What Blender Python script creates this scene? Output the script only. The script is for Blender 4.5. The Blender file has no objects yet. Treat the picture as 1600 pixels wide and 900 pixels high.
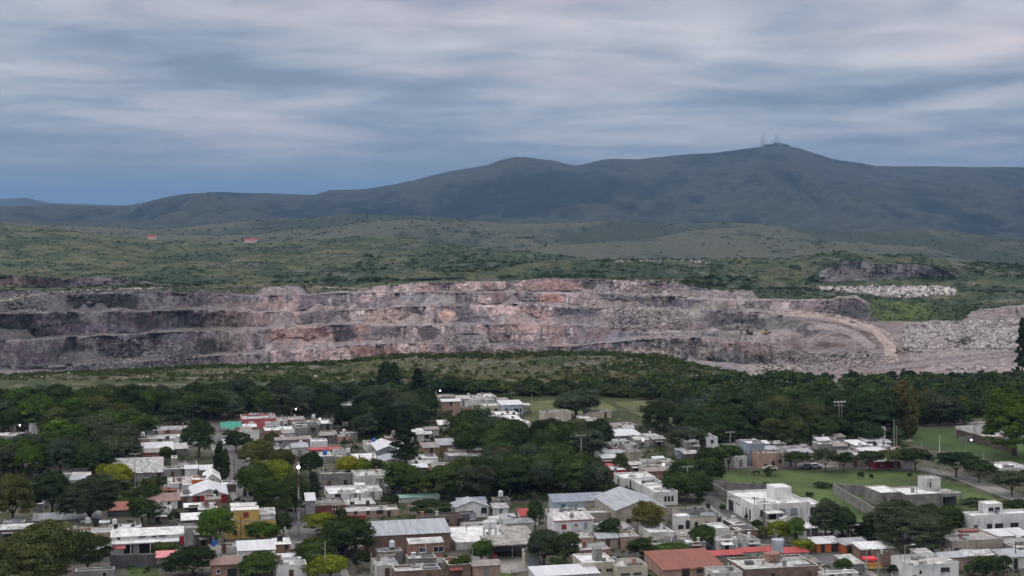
import bpy, bmesh, math, random
import numpy as np
from mathutils import Vector, Matrix

random.seed(7)
rng = np.random.default_rng(11)
SC = bpy.context.scene
COL = SC.collection

# ------------------------------------------------------------------ camera
F = 2400.0      # focal length in pixels of a 1600 px wide frame
H0 = 75.0       # camera height in metres
HY = 318.0      # the horizon's row in a 900 px tall frame
cam_data = bpy.data.cameras.new('camera')
cam_data.sensor_width = 36.0
cam_data.lens = F * 36.0 / 1600.0
cam_data.shift_y = -(450.0 - HY) / 1600.0
cam_data.clip_start = 1.0
cam_data.clip_end = 80000.0
cam = bpy.data.objects.new('camera', cam_data)
COL.objects.link(cam)
cam.location = (0, 0, H0)
cam.rotation_euler = (math.radians(90), 0, 0)
SC.camera = cam

# ------------------------------------------------------------------ world: overcast evening sky
SUN_EL, SUN_AZ = 38.0, -55.0     # azimuth from the view direction, negative = left
world = bpy.data.worlds.new("World")
SC.world = world
world.use_nodes = True
nt = world.node_tree
nt.nodes.clear()
def N(tree, typ, **kw):
    n = tree.nodes.new(typ)
    for k, v in kw.items():
        setattr(n, k, v)
    return n
def math_node(tree, op, a, b=None, c=None, clamp=False):
    n = tree.nodes.new('ShaderNodeMath'); n.operation = op; n.use_clamp = clamp
    for i, v in enumerate((a, b, c)):
        if v is None: continue
        if isinstance(v, (int, float)): n.inputs[i].default_value = v
        else: tree.links.new(v, n.inputs[i])
    return n.outputs[0]
def mixc(tree, fac, a, b, mode='MIX'):
    n = tree.nodes.new('ShaderNodeMix'); n.data_type = 'RGBA'; n.blend_type = mode
    for s, v in ((n.inputs[0], fac), (n.inputs[6], a), (n.inputs[7], b)):
        if isinstance(v, (int, float)): s.default_value = v
        elif isinstance(v, tuple): s.default_value = (*v, 1) if len(v) == 3 else v
        else: tree.links.new(v, s)
    return n.outputs[2]
def ramp(tree, fac, stops):
    n = tree.nodes.new('ShaderNodeValToRGB')
    cr = n.color_ramp
    while len(cr.elements) > 1: cr.elements.remove(cr.elements[-1])
    cr.elements[0].position = stops[0][0]; cr.elements[0].color = (*stops[0][1], 1)
    for p, c in stops[1:]:
        e = cr.elements.new(p); e.color = (*c, 1)
    tree.links.new(fac, n.inputs[0])
    return n.outputs[0]
def rgb(r, g, b):       # sRGB 0..255 -> linear
    f = lambda v: (v/255/12.92) if v/255 <= .04045 else ((v/255+.055)/1.055)**2.4
    return (f(r), f(g), f(b))

tc = N(nt, 'ShaderNodeTexCoord')
sep = N(nt, 'ShaderNodeSeparateXYZ'); nt.links.new(tc.outputs['Generated'], sep.inputs[0])
zz = math_node(nt, 'MAXIMUM', sep.outputs[2], 0.0)
zd = math_node(nt, 'ADD', zz, 0.095)
ux = math_node(nt, 'DIVIDE', sep.outputs[0], zd)
uy = math_node(nt, 'DIVIDE', sep.outputs[1], zd)
cmb = N(nt, 'ShaderNodeCombineXYZ')
nt.links.new(ux, cmb.inputs[0]); nt.links.new(uy, cmb.inputs[1])
def cloud_noise(scale, detail, rough, dist, off, stretch=1.0):
    mp = N(nt, 'ShaderNodeMapping')
    mp.inputs['Location'].default_value = off
    mp.inputs['Rotation'].default_value = (0, 0, math.radians(-6))
    mp.inputs['Scale'].default_value = (scale*stretch, scale, scale)
    nt.links.new(cmb.outputs[0], mp.inputs[0])
    n = N(nt, 'ShaderNodeTexNoise'); n.inputs['Scale'].default_value = 1.0
    n.inputs['Detail'].default_value = detail; n.inputs['Roughness'].default_value = rough
    n.inputs['Distortion'].default_value = dist
    nt.links.new(mp.outputs[0], n.inputs[0])
    return n.outputs[0]
n1 = cloud_noise(1.0, 4.0, 0.45, 0.35, (3.1, 7.7, 0), 1.1)
n2 = cloud_noise(2.8, 4.0, 0.5, 0.5, (11.3, 2.4, 0), .85)
n3 = cloud_noise(0.5, 2.0, 0.5, 0.2, (1.7, 5.2, 0), 0.9)
s = math_node(nt, 'MULTIPLY_ADD', n2, 0.36, math_node(nt, 'MULTIPLY', n1, 0.64))
s = math_node(nt, 'MULTIPLY_ADD', math_node(nt, 'SUBTRACT', n3, 0.5), 0.5, s)
# brighter towards the zenith, thinner contrast at the horizon
elev = N(nt, 'ShaderNodeMapRange'); elev.inputs['From Min'].default_value = 0.0; elev.inputs['From Max'].default_value = 0.13
nt.links.new(zz, elev.inputs[0]); ef = elev.outputs[0]
s = math_node(nt, 'ADD', s, math_node(nt, 'MULTIPLY', math_node(nt, 'SUBTRACT', ef, 0.5), 0.16))
cloud = ramp(nt, s, [(0.34, rgb(113, 130, 152)), (0.45, rgb(134, 149, 170)), (0.54, rgb(157, 166, 181)),
                     (0.62, rgb(172, 179, 193)), (0.76, rgb(196, 197, 205))])
# faint evening pink in places
pinkn = cloud_noise(0.55, 3.0, 0.5, 0.6, (8.2, 1.1, 0), 0.7)
pf = N(nt, 'ShaderNodeMapRange'); pf.inputs['From Min'].default_value = 0.50; pf.inputs['From Max'].default_value = 0.66
nt.links.new(pinkn, pf.inputs[0])
cloud = mixc(nt, math_node(nt, 'MULTIPLY', pf.outputs[0], 0.55), cloud, mixc(nt, 1.0, cloud, (1.20, 1.0, 1.0), 'MULTIPLY'))
# a bluer, dimmer belt close to the horizon
hz = N(nt, 'ShaderNodeMapRange'); hz.inputs['From Min'].default_value = 0.0; hz.inputs['From Max'].default_value = 0.055
hz.inputs['To Min'].default_value = 0.75; hz.inputs['To Max'].default_value = 0.0
nt.links.new(zz, hz.inputs[0])
cloud = mixc(nt, hz.outputs[0], cloud, rgb(132, 145, 161))
# the deck overhead, outside the picture, is what lights the town
zen = N(nt, 'ShaderNodeMapRange'); zen.inputs['From Min'].default_value = 0.14; zen.inputs['From Max'].default_value = 0.75
zen.inputs['To Min'].default_value = 1.0; zen.inputs['To Max'].default_value = 2.5
nt.links.new(zz, zen.inputs[0])
zn = N(nt, 'ShaderNodeMapRange'); zn.inputs['From Min'].default_value = 0.15; zn.inputs['From Max'].default_value = 0.5
nt.links.new(zz, zn.inputs[0])
cloud = mixc(nt, 1.0, cloud, (1.045, 1.0, 0.945), 'MULTIPLY')
cloud = mixc(nt, math_node(nt, 'MULTIPLY', zn.outputs[0], 0.85), cloud, (.46, .445, .43))
zc = N(nt, 'ShaderNodeVectorMath'); zc.operation = 'SCALE'
nt.links.new(cloud, zc.inputs[0]); nt.links.new(zen.outputs[0], zc.inputs['Scale'])
sky = N(nt, 'ShaderNodeTexSky'); sky.sky_type = 'NISHITA'; sky.sun_disc = False
sky.sun_elevation = math.radians(SUN_EL); sky.sun_rotation = math.radians(SUN_AZ)
skm = N(nt, 'ShaderNodeVectorMath'); skm.operation = 'SCALE'; skm.inputs['Scale'].default_value = 0.06
nt.links.new(sky.outputs[0], skm.inputs[0])
final = mixc(nt, 0.95, skm.outputs[0], zc.outputs[0])
# bring to background units: strength 0.1
up = N(nt, 'ShaderNodeVectorMath'); up.operation = 'SCALE'; up.inputs['Scale'].default_value = 10.0
nt.links.new(final, up.inputs[0])
bg = N(nt, 'ShaderNodeBackground'); bg.inputs['Strength'].default_value = 0.1
nt.links.new(up.outputs[0], bg.inputs[0])
wo = N(nt, 'ShaderNodeOutputWorld'); nt.links.new(bg.outputs[0], wo.inputs[0])

sun_d = bpy.data.lights.new('sun', 'SUN'); sun_d.energy = 0.5; sun_d.angle = math.radians(30)
sun_d.color = (1.0, 0.95, 0.9)
sun = bpy.data.objects.new('sun', sun_d); COL.objects.link(sun)
az, el = math.radians(SUN_AZ), math.radians(SUN_EL)
sdir = Vector((math.sin(az)*math.cos(el), math.cos(az)*math.cos(el), math.sin(el)))
sun.rotation_euler = sdir.to_track_quat('Z', 'Y').to_euler()

SC.view_settings.view_transform = 'Standard'
SC.view_settings.look = 'None'
SC.view_settings.exposure = 0.42
SC.view_settings.gamma = 1.0
SC.view_settings.use_curve_mapping = False
SC.render.engine = 'CYCLES'
SC.cycles.max_bounces = 4
SC.cycles.diffuse_bounces = 2
SC.cycles.glossy_bounces = 1
SC.cycles.transmission_bounces = 2
SC.cycles.volume_bounces = 0
SC.cycles.use_denoising = True
SC.cycles.use_adaptive_sampling = True
SC.cycles.adaptive_threshold = 0.02
SC.cycles.use_light_tree = False
SC.cycles.caustics_reflective = False
SC.cycles.caustics_refractive = False

# ------------------------------------------------------------------ small helpers
def h2(ix, iy, seed):
    n = (ix.astype(np.int64) * 374761393 + iy.astype(np.int64) * 668265263 + seed * 144269504) & 0xFFFFFFFF
    n = ((n ^ (n >> 13)) * 1274126177) & 0xFFFFFFFF
    n = ((n ^ (n >> 16)) * 2246822519) & 0xFFFFFFFF
    return ((n ^ (n >> 15)) & 0xFFFFFF) / float(0xFFFFFF)
def vn(x, y, seed=0):
    x = np.asarray(x, float); y = np.asarray(y, float)
    ix, iy = np.floor(x), np.floor(y); fx, fy = x-ix, y-iy
    fx = fx*fx*(3-2*fx); fy = fy*fy*(3-2*fy)
    a = h2(ix, iy, seed); b = h2(ix+1, iy, seed); c = h2(ix, iy+1, seed); d = h2(ix+1, iy+1, seed)
    return (a+(b-a)*fx)*(1-fy)+(c+(d-c)*fx)*fy
def fbm(x, y, octv=4, seed=0, gain=.5):
    s = 0.; amp = 1.; tot = 0.
    for o in range(octv):
        s = s + amp*vn(np.asarray(x)*2**o+17.3*o, np.asarray(y)*2**o-9.1*o, seed+o*7); tot += amp; amp *= gain
    return s/tot          # 0..1, mean .5
def sm(a, b, v): 
    t = np.clip((v-a)/(b-a), 0, 1); return t*t*(3-2*t)
def lerp(a, b, t): return a+(b-a)*t

def set_kind(o, kind): o['kind'] = kind; return o
def tag(o, label, cat, group=None, kind=None):
    o['label'] = label; o['category'] = cat
    if group: o['group'] = group
    if kind: o['kind'] = kind
    return o
def mesh_from(name, verts, faces_idx, mat=None, loop_total=4, smooth=False, col=None, parent=None):
    """verts (n,3) array, faces (m,k) array of equal-sided faces"""
    me = bpy.data.meshes.new(name)
    v = np.asarray(verts, np.float32); f = np.asarray(faces_idx, np.int32)
    me.vertices.add(len(v)); me.vertices.foreach_set('co', v.ravel())
    m, k = f.shape
    me.loops.add(m*k); me.loops.foreach_set('vertex_index', f.ravel())
    me.polygons.add(m)
    me.polygons.foreach_set('loop_start', np.arange(0, m*k, k, dtype=np.int32))
    if smooth: me.polygons.foreach_set('use_smooth', np.ones(m, bool))
    if col is not None:
        a = me.color_attributes.new('tint', 'FLOAT_COLOR', 'POINT')
        c = np.ones((len(v), 4), np.float32); c[:, :3] = col
        a.data.foreach_set('color', c.ravel())
    me.update(calc_edges=True)
    if mat: me.materials.append(mat)
    o = bpy.data.objects.new(name, me)
    COL.objects.link(o)
    if parent: o.parent = parent
    return o

# ------------------------------------------------------------------ materials
def new_mat(name):
    m = bpy.data.materials.new(name); m.use_nodes = True
    t = m.node_tree; b = t.nodes['Principled BSDF']
    b.inputs['Specular IOR Level'].default_value = 0.25
    return m, t, b
MATS = {}
def paint(name, col, rough=.85, var=.18, scale=.35, dirt=.25, spec=.25, metal=0., fine=6., dirtcol=None):
    """an even coat with weather: broad tone drift, blotches of grime, fine grain"""
    if name in MATS: return MATS[name]
    m, t, b = new_mat(name)
    tcn = N(t, 'ShaderNodeTexCoord')
    geo = N(t, 'ShaderNodeNewGeometry')
    def noise(sc, det, vec=None):
        n = N(t, 'ShaderNodeTexNoise'); n.inputs['Scale'].default_value = sc; n.inputs['Detail'].default_value = det
        t.links.new(vec or geo.outputs['Position'], n.inputs[0]); return n.outputs[0]
    a = noise(scale, 3.); g = noise(fine, 2.)
    dv = N(t, 'ShaderNodeMapping'); dv.inputs['Scale'].default_value = (1, 1, .35)
    t.links.new(geo.outputs['Position'], dv.inputs[0])
    d = noise(1.1, 5., dv.outputs[0])
    dark = tuple(c*(1-var*2) for c in col); lite = tuple(min(.9, c*(1+var)) for c in col)
    c0 = ramp(t, a, [(.32, dark), (.62, lite)])
    dc = dirtcol or tuple(.25*c+.03 for c in col)
    df = N(t, 'ShaderNodeMapRange'); df.inputs['From Min'].default_value = .52; df.inputs['From Max'].default_value = .72
    df.inputs['To Max'].default_value = dirt*2.0
    t.links.new(d, df.inputs[0])
    c1 = mixc(t, df.outputs[0], c0, dc)
    gf = N(t, 'ShaderNodeMapRange'); gf.inputs['To Min'].default_value = .86; gf.inputs['To Max'].default_value = 1.1
    t.links.new(g, gf.inputs[0])
    vs = N(t, 'ShaderNodeVectorMath'); vs.operation = 'SCALE'
    t.links.new(c1, vs.inputs[0]); t.links.new(gf.outputs[0], vs.inputs['Scale'])
    t.links.new(vs.outputs[0], b.inputs['Base Color'])
    b.inputs['Roughness'].default_value = rough; b.inputs['Metallic'].default_value = metal
    b.inputs['Specular IOR Level'].default_value = spec
    MATS[name] = m
    return m
def brick_mat(name, c1, c2, mortar, scale=2.2):
    if name in MATS: return MATS[name]
    m, t, b = new_mat(name)
    tcn = N(t, 'ShaderNodeTexCoord')
    sp = N(t, 'ShaderNodeSeparateXYZ'); t.links.new(tcn.outputs['Object'], sp.inputs[0])
    cb = N(t, 'ShaderNodeCombineXYZ')
    t.links.new(math_node(t, 'ADD', sp.outputs[0], sp.outputs[1]), cb.inputs[0]); t.links.new(sp.outputs[2], cb.inputs[1])
    br = N(t, 'ShaderNodeTexBrick'); br.inputs['Scale'].default_value = scale
    br.inputs['Color1'].default_value = (*c1, 1); br.inputs['Color2'].default_value = (*c2, 1)
    br.inputs['Mortar'].default_value = (*mortar, 1); br.inputs['Mortar Size'].default_value = .03
    br.inputs['Row Height'].default_value = .35; br.inputs['Brick Width'].default_value = .7
    t.links.new(cb.outputs[0], br.inputs[0])
    n = N(t, 'ShaderNodeTexNoise'); n.inputs['Scale'].default_value = .6; n.inputs['Detail'].default_value = 5
    t.links.new(tcn.outputs['Object'], n.inputs[0])
    c = mixc(t, 1., br.outputs[0], ramp(t, n.outputs[0], [(.3, (.55, .55, .58)), (.65, (1.1, 1.05, 1.))]), 'MULTIPLY')
    t.links.new(c, b.inputs['Base Color']); b.inputs['Roughness'].default_value = .9
    MATS[name] = m
    return m
def metal_sheet(name, col, rough=.5, metal=.0, period=.9, rust=.15, streak=.12):
    """corrugated sheeting: ribs by bump and slight tone, streaks of rust down the slope"""
    if name in MATS: return MATS[name]
    m, t, b = new_mat(name)
    tcn = N(t, 'ShaderNodeTexCoord')
    w = N(t, 'ShaderNodeTexWave'); w.wave_type = 'BANDS'; w.bands_direction = 'X'
    w.inputs['Scale'].default_value = 1.0/period*.314*3.2; w.inputs['Distortion'].default_value = .0
    t.links.new(tcn.outputs['Object'], w.inputs[0])
    mp = N(t, 'ShaderNodeMapping'); mp.inputs['Scale'].default_value = (1.4, .18, .5)
    t.links.new(tcn.outputs['Object'], mp.inputs[0])
    n = N(t, 'ShaderNodeTexNoise'); n.inputs['Scale'].default_value = 1.0; n.inputs['Detail'].default_value = 5
    t.links.new(mp.outputs[0], n.inputs[0])
    base = ramp(t, n.outputs[0], [(.3, tuple(c*(1-streak*2) for c in col)), (.65, tuple(min(.9, c*(1+streak)) for c in col))])
    n2 = N(t, 'ShaderNodeTexNoise'); n2.inputs['Scale'].default_value = .8; n2.inputs['Detail'].default_value = 6
    t.links.new(tcn.outputs['Object'], n2.inputs[0])
    rf = N(t, 'ShaderNodeMapRange'); rf.inputs['From Min'].default_value = .55; rf.inputs['From Max'].default_value = .75
    rf.inputs['To Max'].default_value = rust*2.5; t.links.new(n2.outputs[0], rf.inputs[0])
    c = mixc(t, rf.outputs[0], base, (.13, .075, .05))
    c = mixc(t, .35, c, mixc(t, 1., c, ramp(t, w.outputs[0], [(0., (.7, .7, .7)), (1., (1.05, 1.05, 1.05))]), 'MULTIPLY'))
    t.links.new(c, b.inputs['Base Color'])
    bp = N(t, 'ShaderNodeBump'); bp.inputs['Strength'].default_value = .4; bp.inputs['Distance'].default_value = .05
    t.links.new(w.outputs[0], bp.inputs['Height']); t.links.new(bp.outputs[0], b.inputs['Normal'])
    b.inputs['Roughness'].default_value = rough; b.inputs['Metallic'].default_value = metal
    MATS[name] = m
    return m
def plain(name, col, rough=.6, emit=0., spec=.3, metal=0.):
    if name in MATS: return MATS[name]
    m, t, b = new_mat(name)
    b.inputs['Base Color'].default_value = (*col, 1); b.inputs['Roughness'].default_value = rough
    b.inputs['Specular IOR Level'].default_value = spec; b.inputs['Metallic'].default_value = metal
    if emit:
        b.inputs['Emission Color'].default_value = (*col, 1); b.inputs['Emission Strength'].default_value = emit
    MATS[name] = m
    return m

W = {
 'white': paint('white_wall', (.66, .66, .66), dirt=.24, var=.10),
 'offwhite': paint('offwhite_wall', (.52, .51, .49), dirt=.4, var=.14),
 'cream': paint('cream_wall', (.50, .45, .37), dirt=.2, var=.1),
 'beige': paint('beige_wall', (.36, .32, .27), dirt=.3, var=.12),
 'grey': paint('grey_render', (.25, .245, .245), dirt=.3, var=.12),
 'darkgrey': paint('dark_render', (.12, .12, .125), dirt=.3, var=.15),
 'block': brick_mat('concrete_block', (.23, .22, .22), (.28, .27, .265), (.18, .175, .17), 1.2),
 'brick': brick_mat('hollow_brick', (.30, .15, .105), (.38, .21, .15), (.30, .27, .25)),
 'oldbrick': brick_mat('old_brick', (.19, .115, .09), (.25, .16, .125), (.2, .18, .165)),
 'darkbrick': brick_mat('dark_red_brick', (.17, .055, .05), (.22, .075, .065), (.18, .1, .09)),
 'red': paint('red_wall', (.36, .035, .04), dirt=.15, var=.1),
 'pink': paint('coral_wall', (.50, .13, .13), dirt=.2, var=.1),
 'salmon': paint('salmon_wall', (.40, .27, .22), dirt=.35, var=.12),
 'yellow': paint('yellow_wall', (.52, .36, .12), dirt=.2, var=.1),
 'gold': paint('golden_wall', (.62, .34, .03), dirt=.1, var=.08),
 'orange': paint('orange_wall', (.55, .15, .05), dirt=.2, var=.1),
 'blue': paint('pale_blue_wall', (.36, .42, .50), dirt=.25, var=.1),
 'bluegrey': paint('blue_grey_wall', (.24, .27, .33), dirt=.2, var=.1),
 'tan': paint('tan_wall', (.33, .23, .15), dirt=.3, var=.14),
}
R = {
 'white': paint('white_roof_coat', (.70, .70, .71), dirt=.28, var=.12, scale=.5),
 'dirtywhite': paint('dirty_white_roof', (.48, .475, .47), dirt=.6, var=.2, scale=.5),
 'patchy': paint('patchy_roof', (.42, .41, .41), dirt=.8, var=.24, scale=.8),
 'grey': paint('grey_roof', (.27, .27, .285), dirt=.4, var=.16, scale=.5),
 'concrete': paint('concrete_roof', (.33, .31, .295), dirt=.45, var=.16, scale=.5),
 'dark': paint('tarred_roof', (.09, .09, .095), dirt=.3, var=.2, scale=.5),
 'moss': paint('mossy_roof', (.20, .19, .13), dirt=.4, var=.2, scale=.5),
 'metal': metal_sheet('grey_sheet_roof', (.36, .38, .42), rust=.05),
 'whitemetal': metal_sheet('white_sheet_roof', (.62, .63, .67), rust=.04, streak=.07),
 'rusty': metal_sheet('rusty_sheet_roof', (.28, .24, .23), rust=.5),
 'bluemetal': metal_sheet('blue_grey_sheet_roof', (.25, .28, .35), rust=.05),
 'redtile': metal_sheet('rust_red_roof', (.25, .075, .05), rust=.1, period=.6),
 'redmetal': metal_sheet('red_sheet_roof', (.40, .055, .055), rust=.1),
 'browntile': metal_sheet('brown_tile_roof', (.26, .16, .14), rust=.2, period=.6),
 'stripes': metal_sheet('striped_sheet_roof', (.55, .52, .51), rust=.35, streak=.3),
 'green': metal_sheet('green_sheet_roof', (.28, .48, .40), rust=.02),
}
GLASS = plain('dark_window_glass', (.025, .03, .038), rough=.12, spec=.5)
VOID = plain('dark_doorway', (.03, .028, .028), rough=.8)  # near-black panels: shade inside openings painted flat; also serves dark doors
FRAMEW = plain('white_frame', (.62, .62, .62))
FRAMED = plain('dark_frame', (.09, .085, .08))
TANKW = paint('white_plastic_tank', (.62, .62, .63), dirt=.15, var=.05)
TANKB = plain('black_plastic_tank', (.025, .025, .028), rough=.4)
TANKBL = plain('blue_plastic_tank', (.03, .10, .38), rough=.4)
CONC = paint('pole_concrete', (.34, .33, .31), dirt=.2, var=.1)
WOODP = paint('pole_wood', (.13, .10, .08), dirt=.2, var=.1)
LAMPL = plain('lit_lamp', (1., .97, .9), emit=9.)
DARKM = plain('dark_metal', (.06, .06, .065), rough=.5)
BARK = paint('bark', (.085, .07, .058), dirt=.3, var=.2, scale=2., rough=.95)
# ------------------------------------------------------------------ terrain: one sheet from under the drone to beyond the sierra
def PL(pts):
    p = np.array(pts, float); return lambda x: np.interp(x, p[:, 0], p[:, 1])
cols = np.concatenate([np.linspace(-9000, -500, 40, endpoint=False), np.linspace(-500, -60, 60, endpoint=False),
                       np.linspace(-60, 1660, 1380), np.linspace(1680, 2100, 60), np.linspace(2300, 10600, 40)])
NC = len(cols)
cx = np.clip(cols, -300, 1900)
jit = lambda s, a, f=.02: (fbm(cx*f, cx*0+s*3.7, 4, seed=s)-.5)*2*a
def zy(y, D): return H0-(y-HY)/F*D
lines = []   # (name, D(col), z(col), rows to reach it)
def add(name, D, z, rows): lines.append((name, np.broadcast_to(np.asarray(D, float), (NC,)).copy(), np.broadcast_to(np.asarray(z, float), (NC,)).copy(), rows))
add('near', 12, 0, 1)
add('town', 570, 0, 170)
add('berm_foot', 640, PL([(0, 1.), (500, .5), (1000, 0), (1200, -1.), (1600, -1)])(cx), 16)
yb = PL([(-200, 592), (0, 584), (150, 578), (300, 569), (420, 567), (520, 562), (640, 551), (800, 549), (960, 547), (1040, 553), (1090, 568), (1140, 577), (1190, 590), (1250, 598), (1400, 600), (1700, 596)])(cx)+jit(3, 1.6, .05)+3.0
Dc = 694+jit(4, 10)
add('berm_crest', Dc, zy(yb, Dc), 44)
D4 = PL([(0, 745), (1050, 745), (1180, 780), (1700, 790)])(cx)
z4 = PL([(0, -34), (1000, -30), (1120, -18), (1190, zy(589, 780)), (1300, zy(583, 784)), (1450, zy(570, 787)), (1600, zy(553, 790)), (1800, zy(545, 790))])(cx)
add('behind', D4, z4, 14)
R1, R2 = 1180., 1390.
rr = sm(R1, R2, cx)
BAY = (jit(400, 34, .006)+jit(401, 16, .018))*(1-rr*.8)
def qline(name, ypts, Dl, Dr, rows, ya=1.5, da=9., f=.03, seed=1, spur=True):
    y = PL(ypts)(cx)+jit(seed, ya, f)
    D = lerp(Dl, Dr, rr)+BAY+jit(seed+50, da, .012)+jit(seed+90, da*.6, .05)
    z = zy(y, D); add(name, D, z, rows); return D, z
def bench(name, w, rows=7, tilt=0.6):
    n, D, z, _ = lines[-1]
    k = len(lines)
    v = fbm(cx*.013, cx*0+k*5.3, 3, seed=300+k); v2 = fbm(cx*.05, cx*0+k*2.3, 3, seed=320+k)
    wv = w*(.15+1.1*sm(.35, .65, v))+(v2-.5)*7
    up_ = sm(.50, .66, fbm(cx*.02, cx*0+k*8.1, 3, seed=340+k))*6.*(1-rr)      # heaps of scree lying on the bench
    add(name, D+np.maximum(wv, 1.5), z+tilt+up_, rows)
qline('foot', [(-300, 580), (0, 578), (200, 577), (400, 570), (600, 562), (800, 562), (1000, 562), (1100, 563), (1200, 571), (1300, 570), (1400, 562), (1600, 545)], 1130, 960, 30, seed=10)
qline('c3', [(-300, 573), (0, 573), (70, 572), (180, 567), (300, 559), (400, 551), (500, 545), (540, 541), (600, 537), (700, 538), (780, 543), (900, 541), (1000, 531), (1100, 527), (1180, 535), (1240, 548), (1300, 555), (1380, 550), (1600, 537)], 1142, 1010, 40, seed=11)
bench('b3', lerp(26, 14, rr), 9)
qline('c2', [(-300, 533), (0, 533), (60, 530), (130, 525), (200, 524), (260, 519), (400, 516), (500, 509), (560, 508), (640, 510), (700, 509), (800, 507), (900, 510), (960, 514), (1040, 519), (1100, 521), (1200, 524), (1260, 527), (1300, 527), (1400, 534), (1600, 524)], 1185, 1100, 48, seed=12)
bench('b2', lerp(22, 14, rr), 8)
qline('c1', [(-300, 491), (0, 490), (100, 488), (300, 485), (400, 487), (480, 488), (560, 486), (620, 480), (700, 479), (800, 475), (880, 478), (930, 482), (1050, 487), (1120, 485), (1200, 488), (1250, 499), (1300, 505), (1350, 514), (1400, 518), (1600, 513)], 1226, 1200, 48, seed=13)
bench('b1', lerp(24, 20, rr), 9)
qline('c0', [(-300, 473), (0, 472), (60, 465), (130, 460), (300, 459), (400, 463), (500, 460), (600, 458), (700, 457), (800, 457), (950, 459), (1010, 463), (1060, 464), (1100, 468), (1200, 469), (1300, 471), (1308, 466), (1338, 467), (1360, 478), (1378, 500), (1450, 503), (1500, 495), (1530, 486), (1600, 480), (1800, 478)], 1268, 1268, 40, seed=14)
bench('b0', 18, 6)
qline('rim', [(-300, 452), (0, 452), (80, 455), (170, 450), (260, 448), (330, 452), (400, 447), (500, 449), (560, 453), (590, 449), (640, 443), (720, 440), (800, 441), (850, 436), (920, 437), (960, 438), (1050, 444), (1090, 450), (1130, 459), (1200, 463), (1300, 463), (1380, 470), (1440, 474), (1500, 477), (1600, 470)], 1305, 1330, 26, seed=15)
D = 1400+BAY*.6+jit(16, 10); y = PL([(-300, 450), (0, 449), (90, 450), (200, 446), (330, 446), (400, 443), (600, 441), (720, 437), (850, 432), (1000, 435), (1130, 450), (1300, 456), (1600, 459)])(cx)
add('g0', D, zy(y, D), 22)
D = 1412+BAY*.6+jit(17, 8); y = PL([(-300, 429), (0, 430), (50, 431), (100, 437), (150, 433), (210, 438), (260, 442), (400, 441), (600, 438), (720, 434), (850, 430), (1000, 432), (1130, 447), (1300, 453), (1600, 456)])(cx)
add('g1', D, zy(y, D), 20)
D = 1750+jit(18, 30); y = PL([(-300, 412), (0, 414), (300, 425), (600, 424), (850, 419), (1000, 423), (1200, 437), (1290, 441), (1400, 437), (1520, 431), (1600, 437)])(cx)
add('g2', D, zy(y, D), 60)
D = 1764+jit(19, 8); y = PL([(-300, 411), (0, 413), (300, 424), (600, 423), (850, 418), (1000, 422), (1200, 435), (1262, 434), (1292, 420), (1322, 407), (1350, 409), (1372, 413), (1430, 413), (1465, 418), (1500, 430), (1600, 435)])(cx)
add('g3', D, zy(y, D), 22)
D = PL([(-300, 2700), (0, 2650), (700, 2350), (1200, 2050), (1600, 2100)])(cx)+jit(20, 40)
y = PL([(-300, 345), (0, 349), (100, 359), (200, 371), (300, 377), (400, 379), (500, 375), (560, 370), (620, 371), (700, 381), (800, 391), (900, 402), (1000, 409), (1200, 407), (1290, 400), (1400, 406), (1500, 412), (1600, 416), (1800, 414)])(cx)+jit(21, 1.5, .03)
add('h1', D, zy(y, D), 120)
add('h1dip', D+420, zy(y, D)-22, 12)
D = PL([(-300, 4400), (600, 4300), (1200, 3800), (1800, 3300)])(cx)
y = PL([(-200, 352), (0, 354), (150, 358), (300, 353), (400, 345), (500, 339), (560, 335), (640, 337), (720, 342), (800, 350), (900, 349), (960, 344), (1040, 351), (1130, 347), (1200, 351), (1300, 363), (1400, 362), (1440, 358), (1500, 363), (1600, 375), (1800, 381)])(cx)+jit(22, .8, .04)
add('h2', D, zy(y, D), 90)
add('h2dip', D+500, zy(y, D)-35, 10)
yf = PL([(-300, 352), (400, 352), (800, 360), (1600, 378)])(cx)
add('mfoot', 5600, zy(yf, 5600), 12)
D = PL([(-300, 8000), (500, 8600), (1600, 9400)])(cx)
y = PL([(-300, 326), (0, 324), (50, 320), (80, 319), (130, 321), (180, 323), (220, 318), (260, 308), (290, 303), (340, 300), (450, 303), (490, 304), (515, 297), (560, 296), (600, 291), (640, 283), (700, 268), (760, 258), (785, 249), (810, 245), (860, 250), (900, 259), (950, 248), (1000, 249), (1050, 243), (1120, 238), (1160, 233), (1190, 229), (1215, 226), (1250, 232), (1300, 248), (1370, 259), (1440, 260), (1600, 261), (1900, 262)])(cx)+jit(23, .9, .06)
add('ridge', D, zy(y, D), 150)
add('back', 12000, -60, 8)
D = 16500
y = PL([(-300, 311), (0, 311), (40, 309), (80, 317), (200, 321), (240, 322), (900, 330)])(cx)
add('far_ridge', D, zy(y, D), 16)
add('far', 30000, -250, 4)

rowsD, rowsZ, seg, tt = [], [], [], []
rowsD.append(lines[0][1]); rowsZ.append(lines[0][2]); seg.append(0); tt.append(0.)
IDX = {l[0]: k for k, l in enumerate(lines)}
for k in range(1, len(lines)):
    n0, D0_, z0_, _ = lines[k-1]; n1_, D1_, z1_, r = lines[k]
    for j in range(1, r+1):
        t = j/r
        rowsD.append(lerp(D0_, D1_, t)); rowsZ.append(lerp(z0_, z1_, t)); seg.append(k); tt.append(t)
TD = np.array(rowsD); TZ = np.array(rowsZ); SEG = np.array(seg)[:, None]*np.ones((1, NC), int); TT = np.array(tt)[:, None]*np.ones((1, NC))
NR = TD.shape[0]
CXX = np.broadcast_to(cols[None, :], TD.shape)
bump = np.sin(np.pi*TT)
def on(*names): 
    m = np.zeros(TD.shape, bool)
    for n in names: m |= (SEG == IDX[n])
    return m
Xw = (CXX-800)/F*TD
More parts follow.
